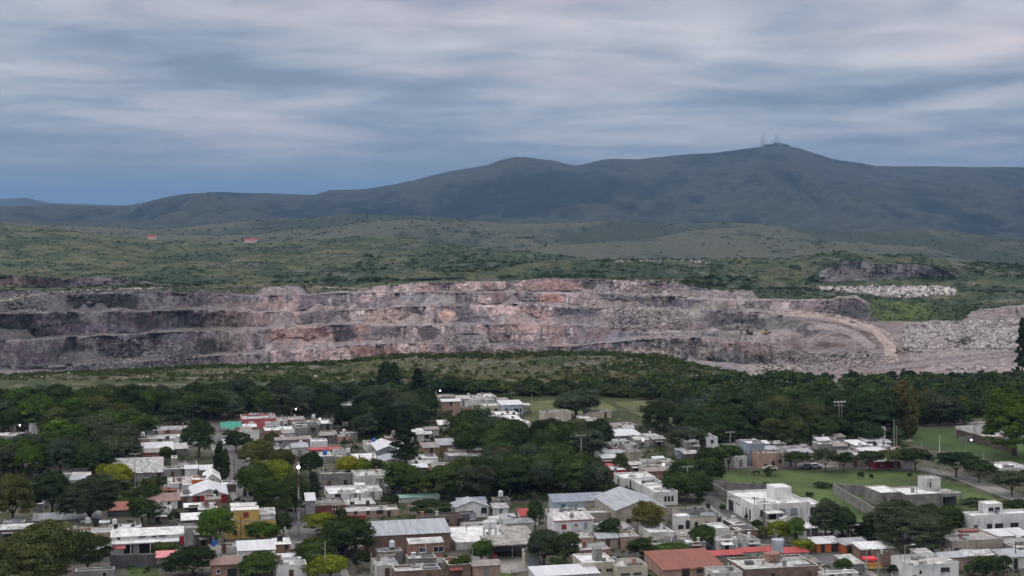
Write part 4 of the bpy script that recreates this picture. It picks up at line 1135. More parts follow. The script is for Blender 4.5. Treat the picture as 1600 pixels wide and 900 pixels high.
def clutter(par, wd, dp, zt, n, seedmat=None):
    """low dividing walls, vent pipes, bundles on a flat roof"""
    for k in range(n):
        c = random.random(); x = random.uniform(.8, max(.9, wd-1)); y = random.uniform(.8, max(.9, dp-1))
        if c < .35:
            L = random.uniform(1.2, max(1.3, min(5, wd*.6))); x0 = max(.2, min(x, wd-L-.3))
            MB().box(x0, min(wd-.25, x0+L), y, y+.15, zt, zt+random.uniform(.3, .9)).build('low_wall', random.choice([W['grey'], W['offwhite'], W['white'], W['block']]), par)
        elif c < .6: MB().cyl(x, y, zt, zt+1.1, .07, n=8).cyl(x, y, zt+1.09, zt+1.3, .16, n=8).build('vent_pipe', DARKM if random.random() < .5 else W['white'], par)
        elif c < .8: chimney(par, x, y, zt, random.uniform(.7, 1.4), random.uniform(.4, .8), random.choice([W['grey'], W['offwhite'], W['brick'], W['white']]))
        elif c < .87:
            hq = random.uniform(1.8, 3.); m = MB().bar((x, y, zt), (x, y, zt+hq), .03, 4)
            for q in range(4): m.bar((x-.5+.08*q, y-.1, zt+hq-.12*q), (x+.5-.08*q, y+.1, zt+hq-.12*q), .02, 4)
            m.build('aerial', DARKM, par)
        else:
            a = random.uniform(.6, 1.8)
            MB().box(x, min(wd-.3, x+a), y, min(dp-.3, y+a*.8), zt, zt+random.uniform(.25, .7), None).build('rooftop_box', random.choice([W['grey'], W['darkgrey'], W['offwhite'], W['bluegrey']]), par)
NHOUSE = 0
LASTH = [None]; HRECT = []
def H(label, x0, x1, yb, yf, yr, wall='white', roof='white', kind='flat', wins='auto', tanks=(), name='house', cat='house', clut=None, rise=None, par_h=.45, doors='auto', group='houses of the town', yaw=YAW, frame=None, chim=0, dmax=40, over=.3, base=None):
    global NHOUSE
    o = at(x0, yb); s = F/o.y
    wd = (x1-x0)/s/(math.cos(yaw)+.0); Hh = max(1.2, (yb-yf)/s)
    zt = Hh+((rise or 0) if kind == 'shed' else 0)
    Dr = F*(H0-zt)/max(1, (yr-HY)); dp = min(dmax, max(2.5, (Dr-o.y)/math.cos(yaw)))
    if kind == 'gable' and rise: pass
    p = thing(name, o, yaw, label, cat, group)
    wm, rm = W[wall], R[roof]
    shell(p, wd, dp, Hh, wm, rm, kind, par_h if Hh > 2. else .15, rise=rise, over=over)
    u0, v0 = rot(o.x, o.y); 
    if yaw == YAW: OCC.append((u0, u0+wd, v0, v0+dp))
    fr = frame or (FRAMEW if wall in ('red', 'brick', 'darkbrick', 'grey', 'bluegrey') else FRAMED)
    side = 'left' if x0 > 300 else 'right'
    if wins == 'auto':
        n = int(wd/3.4); st = 2 if Hh > 5 else 1
        dx_ = random.randrange(n) if n else -1
        for fl in range(st):
            for k in range(n):
                cxn = (k+.5)*wd/n
                if fl == 0 and k == dx_: continue
                if random.random() < .78:
                    ww = random.choice([.9, 1.2, 1.5]); window(p, cxn-ww/2, .95+fl*2.8, ww, random.choice([.9, 1.1, 1.2]), frame=fr)
        if doors == 'auto' and n: door(p, (dx_+.5)*wd/n-.5, mat=random.choice([VOID, plain('brown_door', (.11, .06, .035)), plain('grey_door', (.2, .2, .21))]))
        if dp > 5 and random.random() < .6:
            if side == 'left': window(p, dp-(dp*.5+.5), .95, 1., 1., 'left', depth=dp, frame=fr) if False else window(p, dp*.5-.5-dp, .95, 1., 1., 'left', depth=0, frame=fr)
            else: window(p, dp*.5-.5, .95, 1., 1., 'right', W_=wd, frame=fr)
    else:
        for w_ in wins:
            if w_[0] == 'door': door(p, w_[1], w_[2], w_[3], w_[4] if len(w_) > 4 else VOID, w_[5] if len(w_) > 5 else 'front', W_=wd, name='door' if w_[3] < 2.4 else 'gate')
            else: window(p, *w_[:4], side=w_[4] if len(w_) > 4 else 'front', W_=wd, frame=w_[5] if len(w_) > 5 else fr, mat=w_[6] if len(w_) > 6 else GLASS)
    if kind == 'flat': clutter(p, wd, dp, Hh-par_h+.07, clut if clut is not None else (2+int(wd*dp/24) if dp > 3.5 else 0))
    for t in tanks: tank(p, t[0]*wd, t[1]*dp, Hh-(par_h if kind == 'flat' else 0)+.05, mat=t[2] if len(t) > 2 else TANKW, stand=t[3] if len(t) > 3 else .8)
    for k in range(chim): chimney(p, random.uniform(.2, .8)*wd, dp*.6, Hh, 1.5)
    p['wd'] = wd; p['dp'] = dp; p['hh'] = Hh
    NHOUSE += 1; LASTH[0] = p; HRECT.append((x0, x1, yr, yb-2))
    return p
def dims(p): return p['wd'], p['dp'], p['hh']
# ------------------------------------------------------------------ named houses, each where the photograph shows it
REDF = plain('red_frame', (.30, .03, .03))
PALEP = plain('pale_pane', (.25, .30, .36), rough=.2)
# -- lower left
H('small white-roofed hut among the dark trees at the far left', 97, 133, 751, 741, 733, 'offwhite', 'white')
p = H('grey barn under a pale roof flecked with dark peeling patches', 165, 250, 754, 741, 717, 'grey', 'patchy', 'shed', rise=1.2, wins=[('door', 6.0, 1.6, 2.3), ('door', 13.5, 1., 2.0), (10, 1.0, 1.2, .8)], cat='barn', name='barn')
p = H('white house with a faded pinkish tiled roof beside the grey block wall', 229, 278, 797, 784, 772, 'white', 'browntile', 'shed', rise=1.0, wins=[(2, 1.2, 1., .7), (5, 1.2, .7, .9), ('door', 7.4, 1, 2)])
H('windowless grey block house between pinkish tiled and red-walled houses', 278, 300, 790, 776, 766, 'block', 'dirtywhite')
H('low flat white roofs in front of the pinkish tiled house', 222, 266, 806, 798, 788, 'offwhite', 'dirtywhite')
H('small open lean-to with a white roof right of the blue tank', 288, 312, 802, 793, 787, 'darkgrey', 'white', 'shed', rise=.3, wins=[('door', 1, 2.4, 1.9)])
p = H('red-walled house under a white metal gable roof', 298, 353, 788, 775, 760, 'white', 'whitemetal', 'gable', rise=1.5, wins=[])
wd, dp, hh = dims(p); q = MB().box(-.02, wd+.02, -.06, -.003, 0, hh).build('red_front', W['red'], p)
for x_ in (1.2, 4.6): w_ = window(p, x_, .9, 1.1, 1.1, frame=FRAMED); w_.location = (0, -.06, 0)
H('grey block shed with a rust-red sheet roof under dark trees', 168, 202, 808, 798, 785, 'darkgrey', 'redtile', 'shed', rise=1., wins=[], cat='shed', name='shed')
H('long low shed with a plain grey metal roof at the far left', 51, 150, 823, 814, 803, 'grey', 'metal', 'shed', rise=.8, wins=[], cat='shed', name='shed')
H('narrow white water-tank hut behind the long grey metal roof', 56, 67, 806, 788, 786, 'offwhite', 'white', par_h=.2, wins=[], clut=0)
H('flat mossy brown roof on low walls left of the grey chimney block', 95, 141, 836, 825, 816, 'cream', 'moss', wins=[], tanks=[(.85, .3)])
H('tan house with a tall grey stair block, behind the round dark tree', 104, 172, 862, 835, 826, 'tan', 'dirtywhite', par_h=.6)
H('square grey stair tower rising from the tan house', 155, 170, 848, 817, 814, 'grey', 'white', par_h=.2, wins=[], clut=0, name='stair_tower', cat='tower')
H('low white roof directly behind the long-canopied white house', 168, 218, 834, 827, 820, 'offwhite', 'white', tanks=[(.2, .4)])
p = H('long white two-level house with a full-width canopy and small slot windows', 174, 290, 866, 839, 828, 'white', 'white', 'shed', rise=.9, wins=[(1.2, 5.0-1.9, .6, .5), (5.6, 3.35, 1.5, .4), (8.6, 3.35, .7, .4), (10., 3.35, 1.3, .4), ('door', 2.6, 1.9, 1.8), ('door', 5.8, 2.6, 1.9), ('door', 8.4, 1.4, 1.9)])
wd, dp, hh = dims(p)
MB().box(-.3, wd+.4, -2.2, -.07, 2.45, 2.62, 2.95).build('canopy', R['white'], p)
MB().box(wd*.60, wd*.83, -.14, -.06, 0, 2.4).build('yellow_wall', W['yellow'], p)
for k in range(5): MB().box(k*wd/4-.1, k*wd/4+.1, -2.1, -1.9, 0, 2.44).build('post', W['white'], p)
MB().box(wd*.87, wd*.93, -2.3, -2.22, 1.9, 3.6).build('red_panel', W['red'], p)
MB().box(.2, 3., -3.2, -2.25, 1.7, 1.78, 2.2).build('awning', W['pink'], p)
H('square grey chimney-like block at the right end of the canopied white house', 288, 301, 866, 826, 821, 'grey', 'grey', par_h=.1, wins=[], clut=0, name='stair_tower', cat='tower')
def yard_wall(label, pts, h=2.2, mat='block', z=0, t=.2, cap=True):
    """free-standing wall along photo pixels, following the ground"""
    P = [at(x, y) for x, y in pts]; c = P[0].copy()
    e = thing('boundary_wall', c, 0, label, 'wall', 'free-standing walls')
    m = MB(); k = MB()
    for a, b in zip(P[:-1], P[1:]):
        d = (b-a); d.z = 0; L = d.length; d.normalize(); n = Vector((-d.y, d.x, 0))*t/2; a2 = a-c-d*0; b2 = b-c
        q = [(a2-n), (b2-n), (b2+n), (a2+n)]
        m.poly([(v.x, v.y) for v in q], -.1, h); n *= 1.3
        q = [(a2-n), (b2-n), (b2+n), (a2+n)]; k.poly([(v.x, v.y) for v in q], h+.003, h+.1)
    m.build('panel', W[mat], e)
    if cap: k.build('coping', W['grey'], e)
    return e
yard_wall('long grey render wall before the canopied white house', [(172, 888), (245, 886)], 2.7, 'darkgrey')
p = thing('awning', at(243, 889), YAW, 'pink cloth awning stretched over the yard before the canopied house', 'awning')
MB().box(0, 4.6, 0, 3.2, 2.2, 2.27, 3.0).build('cloth', plain('pink_cloth', (.62, .22, .24)), p)
for x in (.1, 4.5):
    for y in (.1, 3.1): MB().bar((x, y, 0), (x, y, 2.2 if y < 1 else 2.9), .05).build('post', DARKM, p)
H('flat grey roof cut off by the bottom edge near the left', 118, 175, 912, 893, 890, 'grey', 'dirtywhite')
# -- messy middle left
H('white house with an orange wall panel in the crowded left block', 300, 325, 765, 750, 744, 'orange', 'white')
H('wide dirty white roofs behind the pinkish tiled house', 262, 300, 768, 759, 746, 'offwhite', 'dirtywhite')
H('small white pyramid-roofed house at the top of the crowded left block', 320, 343, 762, 750, 739, 'white', 'white', 'gable', rise=1.4)
H('flat white roof on dark walls just left of the big leafy crowns', 347, 374, 770, 757, 751, 'darkgrey', 'white')
H('white sheet roofs behind the yellow two-storey house', 362, 416, 806, 798, 787, 'offwhite', 'white', 'shed', rise=.7)
# yellow two-storey
p = H('yellow two-storey house with a red shutter and set-back upper floor', 353, 428, 843, 816, 803, 'yellow', 'concrete', wins=[(1.5, 1, 1, 1), (4.1, 2.2, 1.3, .8), (5., 1, 1, 1), ('door', 6.6, .9, 2), (7.5, 2.3, .6, .7)], dmax=9, par_h=.25, clut=0)
wd, dp, hh = dims(p)
shell(p, wd*.5, dp*.5, 2.3, W['yellow'], R['white'], 'flat', .2, x=wd*.18, y=1.6, z=hh-.1, name=('upper_wall', 'upper_roof'))
window(p, wd*.36, hh+.7, 1.1, 1.0, side='up', depth=1.6, mat=plain('red_shutter', (.22, .05, .04)), frame=REDF)
shell(p, wd*.3, dp*.55, 1.1, W['white'], R['patchy'], 'shed', rise=.5, x=wd*.70, y=1.6, z=hh-.1, name=('side_wall', 'side_roof'))
MB().box(wd, wd+.12, 0, dp*.3, 0, hh*.95).build('golden_wall', W['gold'], p)
p = H('long white house with a sloping pale roof and a black tank', 372, 428, 882, 861, 846, 'white', 'whitemetal', 'shed', rise=.8, wins=[(1., 1.2, .8, .6)], dmax=9)
tank(p, 8.9, 4, 3.3, mat=TANKB, stand=.3)
H('tan-walled annexe under a white roof right of the black tank', 428, 453, 866, 851, 842, 'tan', 'white', 'shed', rise=.4, wins=[(2.2, 1, .9, .9)])
p = H('pinkish bare-brick house with a low parapet near the bottom edge', 330, 371, 905, 883, 872, 'brick', 'browntile', 'shed', rise=.8, wins=[('door', 3.2, 1.8, 1.9), (1, 1.1, .8, .8)])
H('dirty white flat roof with the bright blue tarpaulin corner', 326, 372, 866, 856, 850, 'offwhite', 'dirtywhite', tanks=[(.2, .5, TANKBL, .2)])
H('two-step white flat roof below the tan annexe', 431, 478, 908, 884, 872, 'white', 'dirtywhite', clut=5)
H('low white roof at the bottom edge left of the radio mast', 434, 470, 893, 880, 866, 'offwhite', 'whitemetal', 'shed', rise=.4)
# -- brick cluster by the street
p = H('dark red brick house with a cream parapet and grey flat roof by the street', 492, 538, 806, 787, 779, 'darkbrick', 'grey', wins=[(4.2, 1.4, 1.5, .9)], par_h=.5)
wd, dp, hh = dims(p)
MB().box(-.05, wd+.05, -.09, -.02, hh-.55, hh-.05).build('cornice', W['cream'], p)
p = H('tall wedge-shaped grey building with a blank wall on the street corner', 478, 492, 812, 782, 771, 'grey', 'whitemetal', 'shed', rise=1.2, wins=[], dmax=14)
H('broad white flat-roofed house with a small white turret', 514, 568, 785, 772, 760, 'white', 'white', tanks=[], clut=2)
H('white flat roof right of the white turret, on dark openings', 568, 597, 782, 768, 757, 'offwhite', 'white', clut=2)
H('small square white turret standing on the broad white flat roofs', 556, 571, 775, 758, 754, 'white', 'white', wins=[], par_h=.15, clut=0, name='turret', cat='tower')
H('pale roof with a brick chimney behind the pinkish row', 538, 586, 797, 789, 779, 'grey', 'dirtywhite', chim=1)
H('long low pinkish-white row house with small green-framed windows', 540, 622, 810, 800, 793, 'salmon', 'dirtywhite', wins=[(2, .8, .8, .8), (5, .8, .8, .8), (7.4, .8, 1.6, .9), ('door', 10, .8, 1.3)])
yard_wall('low coral-red wall in front of the pinkish row house', [(520, 812), (572, 811)], .9, 'red')
H('grey weathered ruin-like house with pale door left of the columned one', 502, 551, 764, 741, 736, 'block', 'concrete', clut=3)
p = H('weathered pale house with columns on its front, beside dark trees', 556, 616, 770, 744, 735, 'offwhite', 'dirtywhite', wins=[(1.5, 1.2, 1, 1.2), ('door', 7.4, .9, 2.2), (10.5, 1.3, .9, 1.3)])
wd, dp, hh = dims(p)
for k in range(4): MB().cyl(wd*.58+k*wd*.11, -.7, 0, hh*.8, .18, n=10).build('column', W['offwhite'], p)
MB().box(wd*.5, wd, -.95, -.01, hh*.8+.003, hh*.8+.3).build('porch_roof', R['dirtywhite'], p)
# -- big brick shed
p = H('big brick shed with one broad sloping grey sheet roof', 575, 703, 869, 838, 816, 'oldbrick', 'metal', 'shed', rise=1.3, wins=[('door', 15, 1.2, 2.2)], dmax=19, cat='shed', name='shed')
H('low white roof with a lean-to in front of the big brick shed', 614, 644, 862, 854, 846, 'brick', 'white', 'shed', rise=.3)
p = H('orange-brick house with white lintels in front of the big brick shed', 640, 692, 882, 850, 842, 'brick', 'dirtywhite', 'shed', rise=.4, wins=[(2, 2.4, 1.6, 1), (5, 2.3, 2.2, 1.2)])
wd, dp, hh = dims(p); MB().box(-.06, wd+.06, -.1, -.02, 0, 1.2).build('white_base', W['white'], p); MB().box(wd*.45, wd*.48, -.08, 0, 1.21, hh).build('pilaster', W['offwhite'], p)
H('unfinished brick terrace cut off by the bottom edge below the brick shed', 618, 688, 915, 893, 884, 'oldbrick', 'dirtywhite', clut=5)
H('jumble of white roofs at the bottom edge left of the brick terrace', 588, 622, 905, 884, 872, 'offwhite', 'patchy', clut=5)
H('brown brick workshop with a flat dark roof behind the big shed', 654, 722, 828, 808, 803, 'oldbrick', 'dark', wins=[('door', 9, 1.6, 2.2), (6, 1.2, 1.2, 1.)])
p = H('long pale green and white canopy behind the clipped hedge', 618, 686, 786, 780, 774, 'offwhite', 'green', 'shed', rise=.3, wins=[], dmax=8)
# -- centre bottom
p = H('white gabled house with one dark window and slate roof', 712, 763, 810, 793, 786, 'white', 'metal', 'gable', rise=1.3, wins=[(1.2, .9, .9, .9), (6.2, 1, 1.4, 1.3), (8.4, .9, .6, 1.1)], dmax=8)
H('dark-roofed lean-to behind the white gabled house', 716, 760, 796, 786, 779, 'offwhite', 'bluemetal', 'shed', rise=.7)
H('grey cube house attached to the white gabled house', 720, 744, 820, 803, 799, 'darkgrey', 'grey', wins=[(2.2, 1.2, 1.3, 1.1, 'front', FRAMEW, PALEP)], clut=0)
p = H('low long white wall house behind the tank tower', 722, 772, 829, 820, 816, 'white', 'concrete', wins=[(1, .4, .8, .8), (4, .4, 2, .8)])
p = thing('storage_tank', at(762, 822), YAW+math.pi/2, 'long rounded white tank lying between the white gabled house and bushes', 'tank')
m = MB(); L = 6.2
m.prism([( -1.1, .5), (1.1, .5), (1.35, 1.1), (1.1, 1.8), (.5, 2.2), (-.5, 2.2), (-1.1, 1.8), (-1.35, 1.1)], -L, -.1); q = m.build('shell', W['white'], p, bevel=.15)
for y in (-5.2, -1.): MB().box(-1., 1., y-.15, y+.15, -.05, .5).build('saddle', W['grey'], p)
p = H('wide white flat roof carrying two white tanks and skylights', 712, 806, 860, 848, 824, 'offwhite', 'white', wins=[], clut=3, dmax=16)
wd, dp, hh = dims(p); tank(p, wd*.60, dp*.35, hh-.3, .85, 1.8, stand=1.8); tank(p, wd*.71, dp*.35, hh-.3, .85, 1.8, stand=1.8)
H('grey sheet roof right of the two white tanks', 790, 832, 850, 836, 823, 'grey', 'concrete', 'shed', rise=.4, wins=[])
p = thing('carport', at(765, 877), YAW, 'large open carport with a thick pale roof slab and dark interior', 'carport')
wd = 9.6
MB().box(-.4, wd+.6, -.3, 8.5, 3.1, 3.35, 3.6).build('roof', R['concrete'], p)
MB().box(0, wd, 8.1, 8.3, 0, 3.09).build('back_wall', W['grey'], p); MB().box(0, .2, 0, 8.09, 0, 3.09).build('side_wall', W['darkgrey'], p)
for k in range(3): MB().box(.5+k*4.3, .72+k*4.3, 0, .22, 0, 3.09).build('post', W['darkgrey'], p)
u0, v0 = rot(p.location.x, p.location.y); OCC.append((u0, u0+wd, v0, v0+8))
p = H('little cream garage with tall pale doors under a white sheet canopy', 820, 842, 886, 862, 858, 'cream', 'dirtywhite', wins=[('door', .5, 1.1, 2.3, PALEP), ('door', 2, 1.1, 2.3, PALEP)], dmax=7)
p = thing('canopy', at(806, 872), YAW, 'slatted white sheet canopy on posts beside the open carport', 'canopy')
MB().box(0, 5.2, -.2, 4.6, 2.5, 2.58, 3.1).build('roof', R['stripes'], p)
for x in (.1, 5.): 
    for y in (0, 4.4): MB().bar((x, y, 0), (x, y, 2.5 if y < 1 else 3.), .06).build('post', FRAMED, p)
p = H('little white house with a red upper wall beside the dark tree', 813, 841, 822, 806, 799, 'white', 'redmetal', 'shed', rise=1.0, wins=[(4.4, 2., .5, .4)], dmax=7)
p = H('pale blue house under a long blue-grey sheet roof', 864, 948, 802, 785, 773, 'blue', 'bluemetal', 'shed', rise=1.1, wins=[('door', 2, 1., 2.1, plain('teal_door', (.04, .16, .2))), (3.6, .8, 3., 1.4, 'front', FRAMEW, PALEP), (8.2, 1, 2., 1.3), (11, .9, 1, 1)], dmax=11)
wd, dp, hh = dims(p); MB().box(wd*.62, wd*.78, -.1, -.04, 0, 2.3).build('cream_wall', W['cream'], p); MB().box(wd*.80, wd*.83, -.1, -.04, 0, 2.3).build('brown_door', FRAMED, p)
H('white terrace roof between the pale blue house and the striped roof', 862, 922, 812, 803, 795, 'offwhite', 'dirtywhite', clut=4)
p = H('white two-storey house with a striped sheet roof and a small red window', 866, 928, 848, 814, 802, 'white', 'stripes', 'shed', rise=.5, wins=[(1.7, 3.0, 1.1, .9, 'front', REDF, plain('red_pane', (.25, .03, .02))), (4.6, 3.6, .7, .25), (6.7, 2.6, 1., 1.6, 'front', FRAMEW, PALEP)], dmax=11)
wd, dp, hh = dims(p); MB().box(-.1, wd+.1, -1.3, -.02, 1.4, 1.6).build('balcony', W['white'], p); MB().box(-.1, wd+.1, -1.3, -1.22, 1.602, 2.2).build('balustrade', W['offwhite'], p)
MB().box(-.25, wd+.25, -.34, -.31, hh-.1, hh+.06).build('eaves_trim', REDF, p); tank(p, wd*.5, dp*.3, hh+.1, .5, 1.1, mat=W['grey'], stand=0)
H('blank beige walls joining the hipped grey warehouse on its left', 920, 962, 820, 802, 796, 'beige', 'dirtywhite', wins=[], clut=1)
p = H('wide warehouse with a low hipped grey metal roof', 962, 1044, 824, 798, 776, 'beige', 'metal', 'gable', rise=2.1, wins=[(2.6, 1., 1.3, .9), ('door', 7.8, 1.6, 2.2, FRAMED)], dmax=20, cat='warehouse', name='warehouse')
H('low white flat-roofed annexe before the hipped grey warehouse', 1016, 1052, 850, 832, 820, 'offwhite', 'white', clut=2, wins=[], dmax=12)
H('small white roofs in front of the warehouse and the yellowing tree', 962, 992, 842, 828, 816, 'offwhite', 'dirtywhite', clut=3)
# white stepped blocks behind warehouse
H('uppermost of the three stepped white blocks behind the warehouse', 974, 1026, 764, 748, 739, 'white', 'white')
H('middle of the three stepped white blocks behind the warehouse', 1000, 1040, 776, 757, 749, 'white', 'white')
p = H('lowest of the three stepped white blocks, with three arched openings', 1024, 1060, 790, 769, 757, 'white', 'white', wins=[])
wd, dp, hh = dims(p)
def arch(par, x, z, w, h, mat=VOID, name='arched_window'):
    prof = [(x, z), (x+w, z)]+[(x+w/2+w/2*math.cos(a), z+h-w/2+w/2*math.sin(a)) for a in [i*math.pi/8 for i in range(9)]]
    return MB().prism(prof, -.05, 0).build(name, mat, par)
for k in range(3): arch(p, wd*.40+k*.9, .9, .6, 1.4)
# white house with arches
p = H('white porch with one dark arched doorway on the arched white house', 1057, 1079, 832, 807, 803, 'white', 'white', wins=[(.4, .8, 1.3, .9)], par_h=.15, clut=0, dmax=6)
arch(p, 2.2, .3, 1., 2.4, name='arched_doorway')
p = H('white house with round-arched windows under a cluttered dark flat roof', 1079, 1131, 831, 809, 792, 'cream', 'dark', wins=[(6.4, .9, 1., .9), (6.4, 2.1, 1., .9)], clut=9, par_h=.7)
wd, dp, hh = dims(p); arch(p, 1., .7, .8, 1.6); arch(p, 3.6, .9, .6, 1.3)
for k in range(int(wd/1.1)): MB().box(k*1.1+.1, k*1.1+.7, 0.01, .17, hh+.055, hh+.45).build('merlon', W['offwhite'], p)
tank(p, wd*.85, dp*.5, hh-.5, .5, 1.2, TANKB, 1.2)
H('low white terrace wall at the foot of the arched white house', 1112, 1141, 842, 826, 818, 'white', 'white', clut=1, wins=[], dmax=7)
# -- modern villa
p = thing('villa', at(1178, 818), YAW, 'modern white flat-roofed villa with a tall cubic tower', 'house', 'houses of the town')
def villa(p):
    s = F/p.location.y; Wf = 92/s/CY
    shell(p, Wf, 17.5, 4.4, W['white'], R['white'], 'flat', .5)
    for x, w in ((1.6, 2.4), (6.2, 1.7), (9.2, 1.7)): window(p, x, 1.6, w, 1.5, frame=FRAMED, mat=GLASS if x < 3 else PALEP)
    o = MB().box(1.2, 1.34, -.35, -.01, 1.3, 3.4).build('fin_wall', W['white'], p)
    shell(p, 4.2, 5.2, 2.9, W['white'], R['white'], 'flat', .15, x=Wf*.56, y=6.4, z=3.95, name=('tower_wall', 'tower_roof'))
    shell(p, 4.4, 8., 3.2, W['white'], R['white'], 'flat', .4, x=Wf+.004, y=3., z=0, name=('wing_wall', 'wing_roof'))
    w = window(p, .6, .8, 2.8, 1.7, frame=FRAMED); w.location = (Wf, 3., 0)
    MB().box(2.1, 6.2, -3.4, -.01, 2.75, 2.95).build('porch_roof', W['white'], p)
    MB().box(2.1, 2.3, -3.4, -.01, 0, 2.748).build('porch_wall', W['grey'], p); MB().box(3.9, 5.6, -.06, 0, 0, 2.4).build('door', VOID, p); MB().box(6.0, 6.2, -3.4, -3.2, 0, 2.748).build('porch_post', W['white'], p)
    # long side towards the street
    g = MB().box(-.05, 0, 13.2, 16.4, .1, 2.7).build('garage_opening', VOID, p)  # dark panel stands for the shade inside the open garage
    for y0, w0 in ((2.0, .9), (4.6, .5)): MB().box(-.05, 0, y0, y0+w0, .4, 2.8).build('tall_window', GLASS, p)
    for y0 in (9.2, 10.8): MB().box(-.04, 0, y0, y0+.8, 2.4, 2.8).build('slot_window', GLASS, p)
    for x, y in ((2, 3), (5, 2.4), (3, 8), (8, 3)): MB().box(x, x+1.5, y, y+.7, 3.98, 4.5).build('rooftop_box', W['white'], p)
    u0, v0 = rot(p.location.x, p.location.y); OCC.append((u0, u0+Wf+4, v0-3, v0+18))
villa(p)
yard_wall('tall grey block wall beside the asphalt road, behind the villa', [(1136, 784), (1108, 768), (1135, 766)], 2.6)
yard_wall('long grey block wall behind the modern white villa', [(1136, 768), (1212, 770)], 2.2)
# -- right hand side
yard_wall('grey block wall enclosing the empty plot left of the unfinished house', [(1373, 814), (1302, 772), (1345, 774), (1402, 778)], 2.5)
p = H('unfinished grey block house with a white roof deck and square tower', 1417, 1474, 795, 773, 762, 'block', 'white', wins=[], par_h=.25, clut=2, dmax=14)
wd, dp, hh = dims(p)
shell(p, 5.4, 9, 3.6, W['block'], R['white'], 'flat', .2, x=-5.404, y=3., z=0, name=('side_wall', 'side_roof'))
shell(p, 4.2, 4., 3.1, W['offwhite'], R['dirtywhite'], 'flat', .25, x=wd*.80, y=4.5, z=hh-.2, name=('tower_wall', 'tower_roof'))
MB().box(wd*.93, wd*.97, 4.44, 4.5, hh+.6, hh+1.8).build('tower_opening', VOID, p)
shell(p, 5.6, 5., hh-.5, W['darkgrey'], R['dirtywhite'], 'flat', .1, x=wd+.004, y=2.6, z=0, name=('porch_back_wall', 'porch_roof'))
MB().box(wd+.004, wd+5.7, -.3, 2.598, hh-.9, hh-.1).build('porch_slab', W['grey'], p)
for x in (wd+.1, wd+5.3): MB().box(x, x+.3, -.2, .1, 0, hh-.902).build('pillar', W['grey'], p)
MB().box(wd+1.4, wd+2.6, 2.5, 2.595, .1, 2.2).build('doorway', VOID, p)
p = H('large white building with square dark windows and a rooftop room', 1519, 1625, 846, 806, 800, 'white', 'white', wins=[(.4, 2.4, .9, 1.2), (3.6, 2.3, 1.3, 1.4), (5.6, 2.3, 2., 1.4), (9.4, 2.3, 2., 1.4), (12, .1, 3, 1.6)], dmax=10, clut=1)
wd, dp, hh = dims(p)
shell(p, 4., 3.5, 2.3, W['white'], R['white'], 'flat', .15, x=wd*.32, y=2.5, z=hh-.4, name=('upper_wall', 'upper_roof'))
for k in range(2): window(p, wd*.32+.5+k*1.6, hh+.3, 1.2, .8, 'up', depth=2.5, frame=FRAMED)
p = H('brown-walled house with a cracked concrete roof and one red tiled strip', 1488, 1575, 872, 846, 829, 'beige', 'concrete', wins=[('door', .4, 1.8, 2)], par_h=.3, clut=3, dmax=14)
wd, dp, hh = dims(p); MB().box(wd*.55, wd*.9, dp*.72, dp*.88, hh-.1, hh+.15).build('tile_strip', R['redtile'], p); tank(p, wd*.12, dp*.6, hh-.3, .5, 1.2, TANKB, .9)
p = H('white corner house with a stepped parapet and an orange-brick side', 1425, 1503, 915, 884, 868, 'white', 'dirtywhite', wins=[(6.2, 2.4, 1.9, .8), (1.6, 2.3, .5, .6), ('door', .2, .8, 2)], clut=5, par_h=.8, dmax=12)
wd, dp, hh = dims(p); MB().box(wd, wd+.08, .2, dp, 0, hh-.3).build('brick_side', W['brick'], p)
H('orange-brick roof house behind the white corner house', 1470, 1545, 880, 868, 858, 'tan', 'patchy', clut=6)
p = H('orange-walled shop with dark doors under a pale sheet roof', 1276, 1317, 864, 850, 840, 'orange', 'whitemetal', 'shed', rise=.4, wins=[('door', 1., .9, 2), ('door', 3.4, 1.5, 2.1), ('door', 5.6, .6, 2)], dmax=8, name='shop', cat='shop')
p = H('orange-walled shop with a dull grey sheet roof, the right-hand one', 1318, 1362, 866, 852, 842, 'orange', 'metal', 'shed', rise=.4, wins=[('door', .8, 1.5, 2.1), ('door', 3.6, 1.4, 2)], dmax=8, name='shop', cat='shop')
H('bent white sheet roof on rough walls in front of the orange shops', 1345, 1400, 876, 859, 848, 'oldbrick', 'white', 'shed', rise=.6, wins=[], dmax=6)
H('roofless brown brick shell beside the bent white sheet roof', 1380, 1411, 886, 868, 852, 'oldbrick', 'dark', wins=[(2, .8, 1, 1)], clut=2, par_h=1.4)
p = H('grey porch roof sloping down beside the shop street', 1326, 1352, 893, 882, 868, 'grey', 'dirtywhite', 'shed', rise=.3, wins=[])
p = thing('kiosk', at(1353, 892), YAW, 'small stall with bright red canopy and orange counter', 'stall')
MB().box(0, 2.6, 0, 2, 2.0, 2.35, 2.5).build('canopy', plain('red_plastic', (.70, .035, .05)), p)
MB().box(.1, 2.9, -.5, .1, 1.15, 1.6).build('counter', plain('orange_board', (.55, .2, .04)), p); MB().box(.4, 3.1, -.6, -.2, .5, 1.1).build('lower_board', W['yellow'], p)
for x in (.1, 2.5): MB().bar((x, .1, 0), (x, .1, 2.), .05).build('post', DARKM, p)
p = H('low house with a rust-red tiled roof and pale left wall', 1036, 1136, 905, 891, 862, 'salmon', 'redtile', 'shed', rise=1.0, wins=[('door', 4, 1.6, 2), (7, 1, 1.4, 1)], dmax=16)
H('bright red sheet roof behind the rust-red tiled house', 1104, 1162, 878, 872, 862, 'grey', 'redmetal', 'shed', rise=.3, wins=[], dmax=9)
H('long bright red roof left of the white metal tank', 1160, 1216, 872, 866, 858, 'offwhite', 'redmetal', 'shed', rise=.3, wins=[], dmax=9)
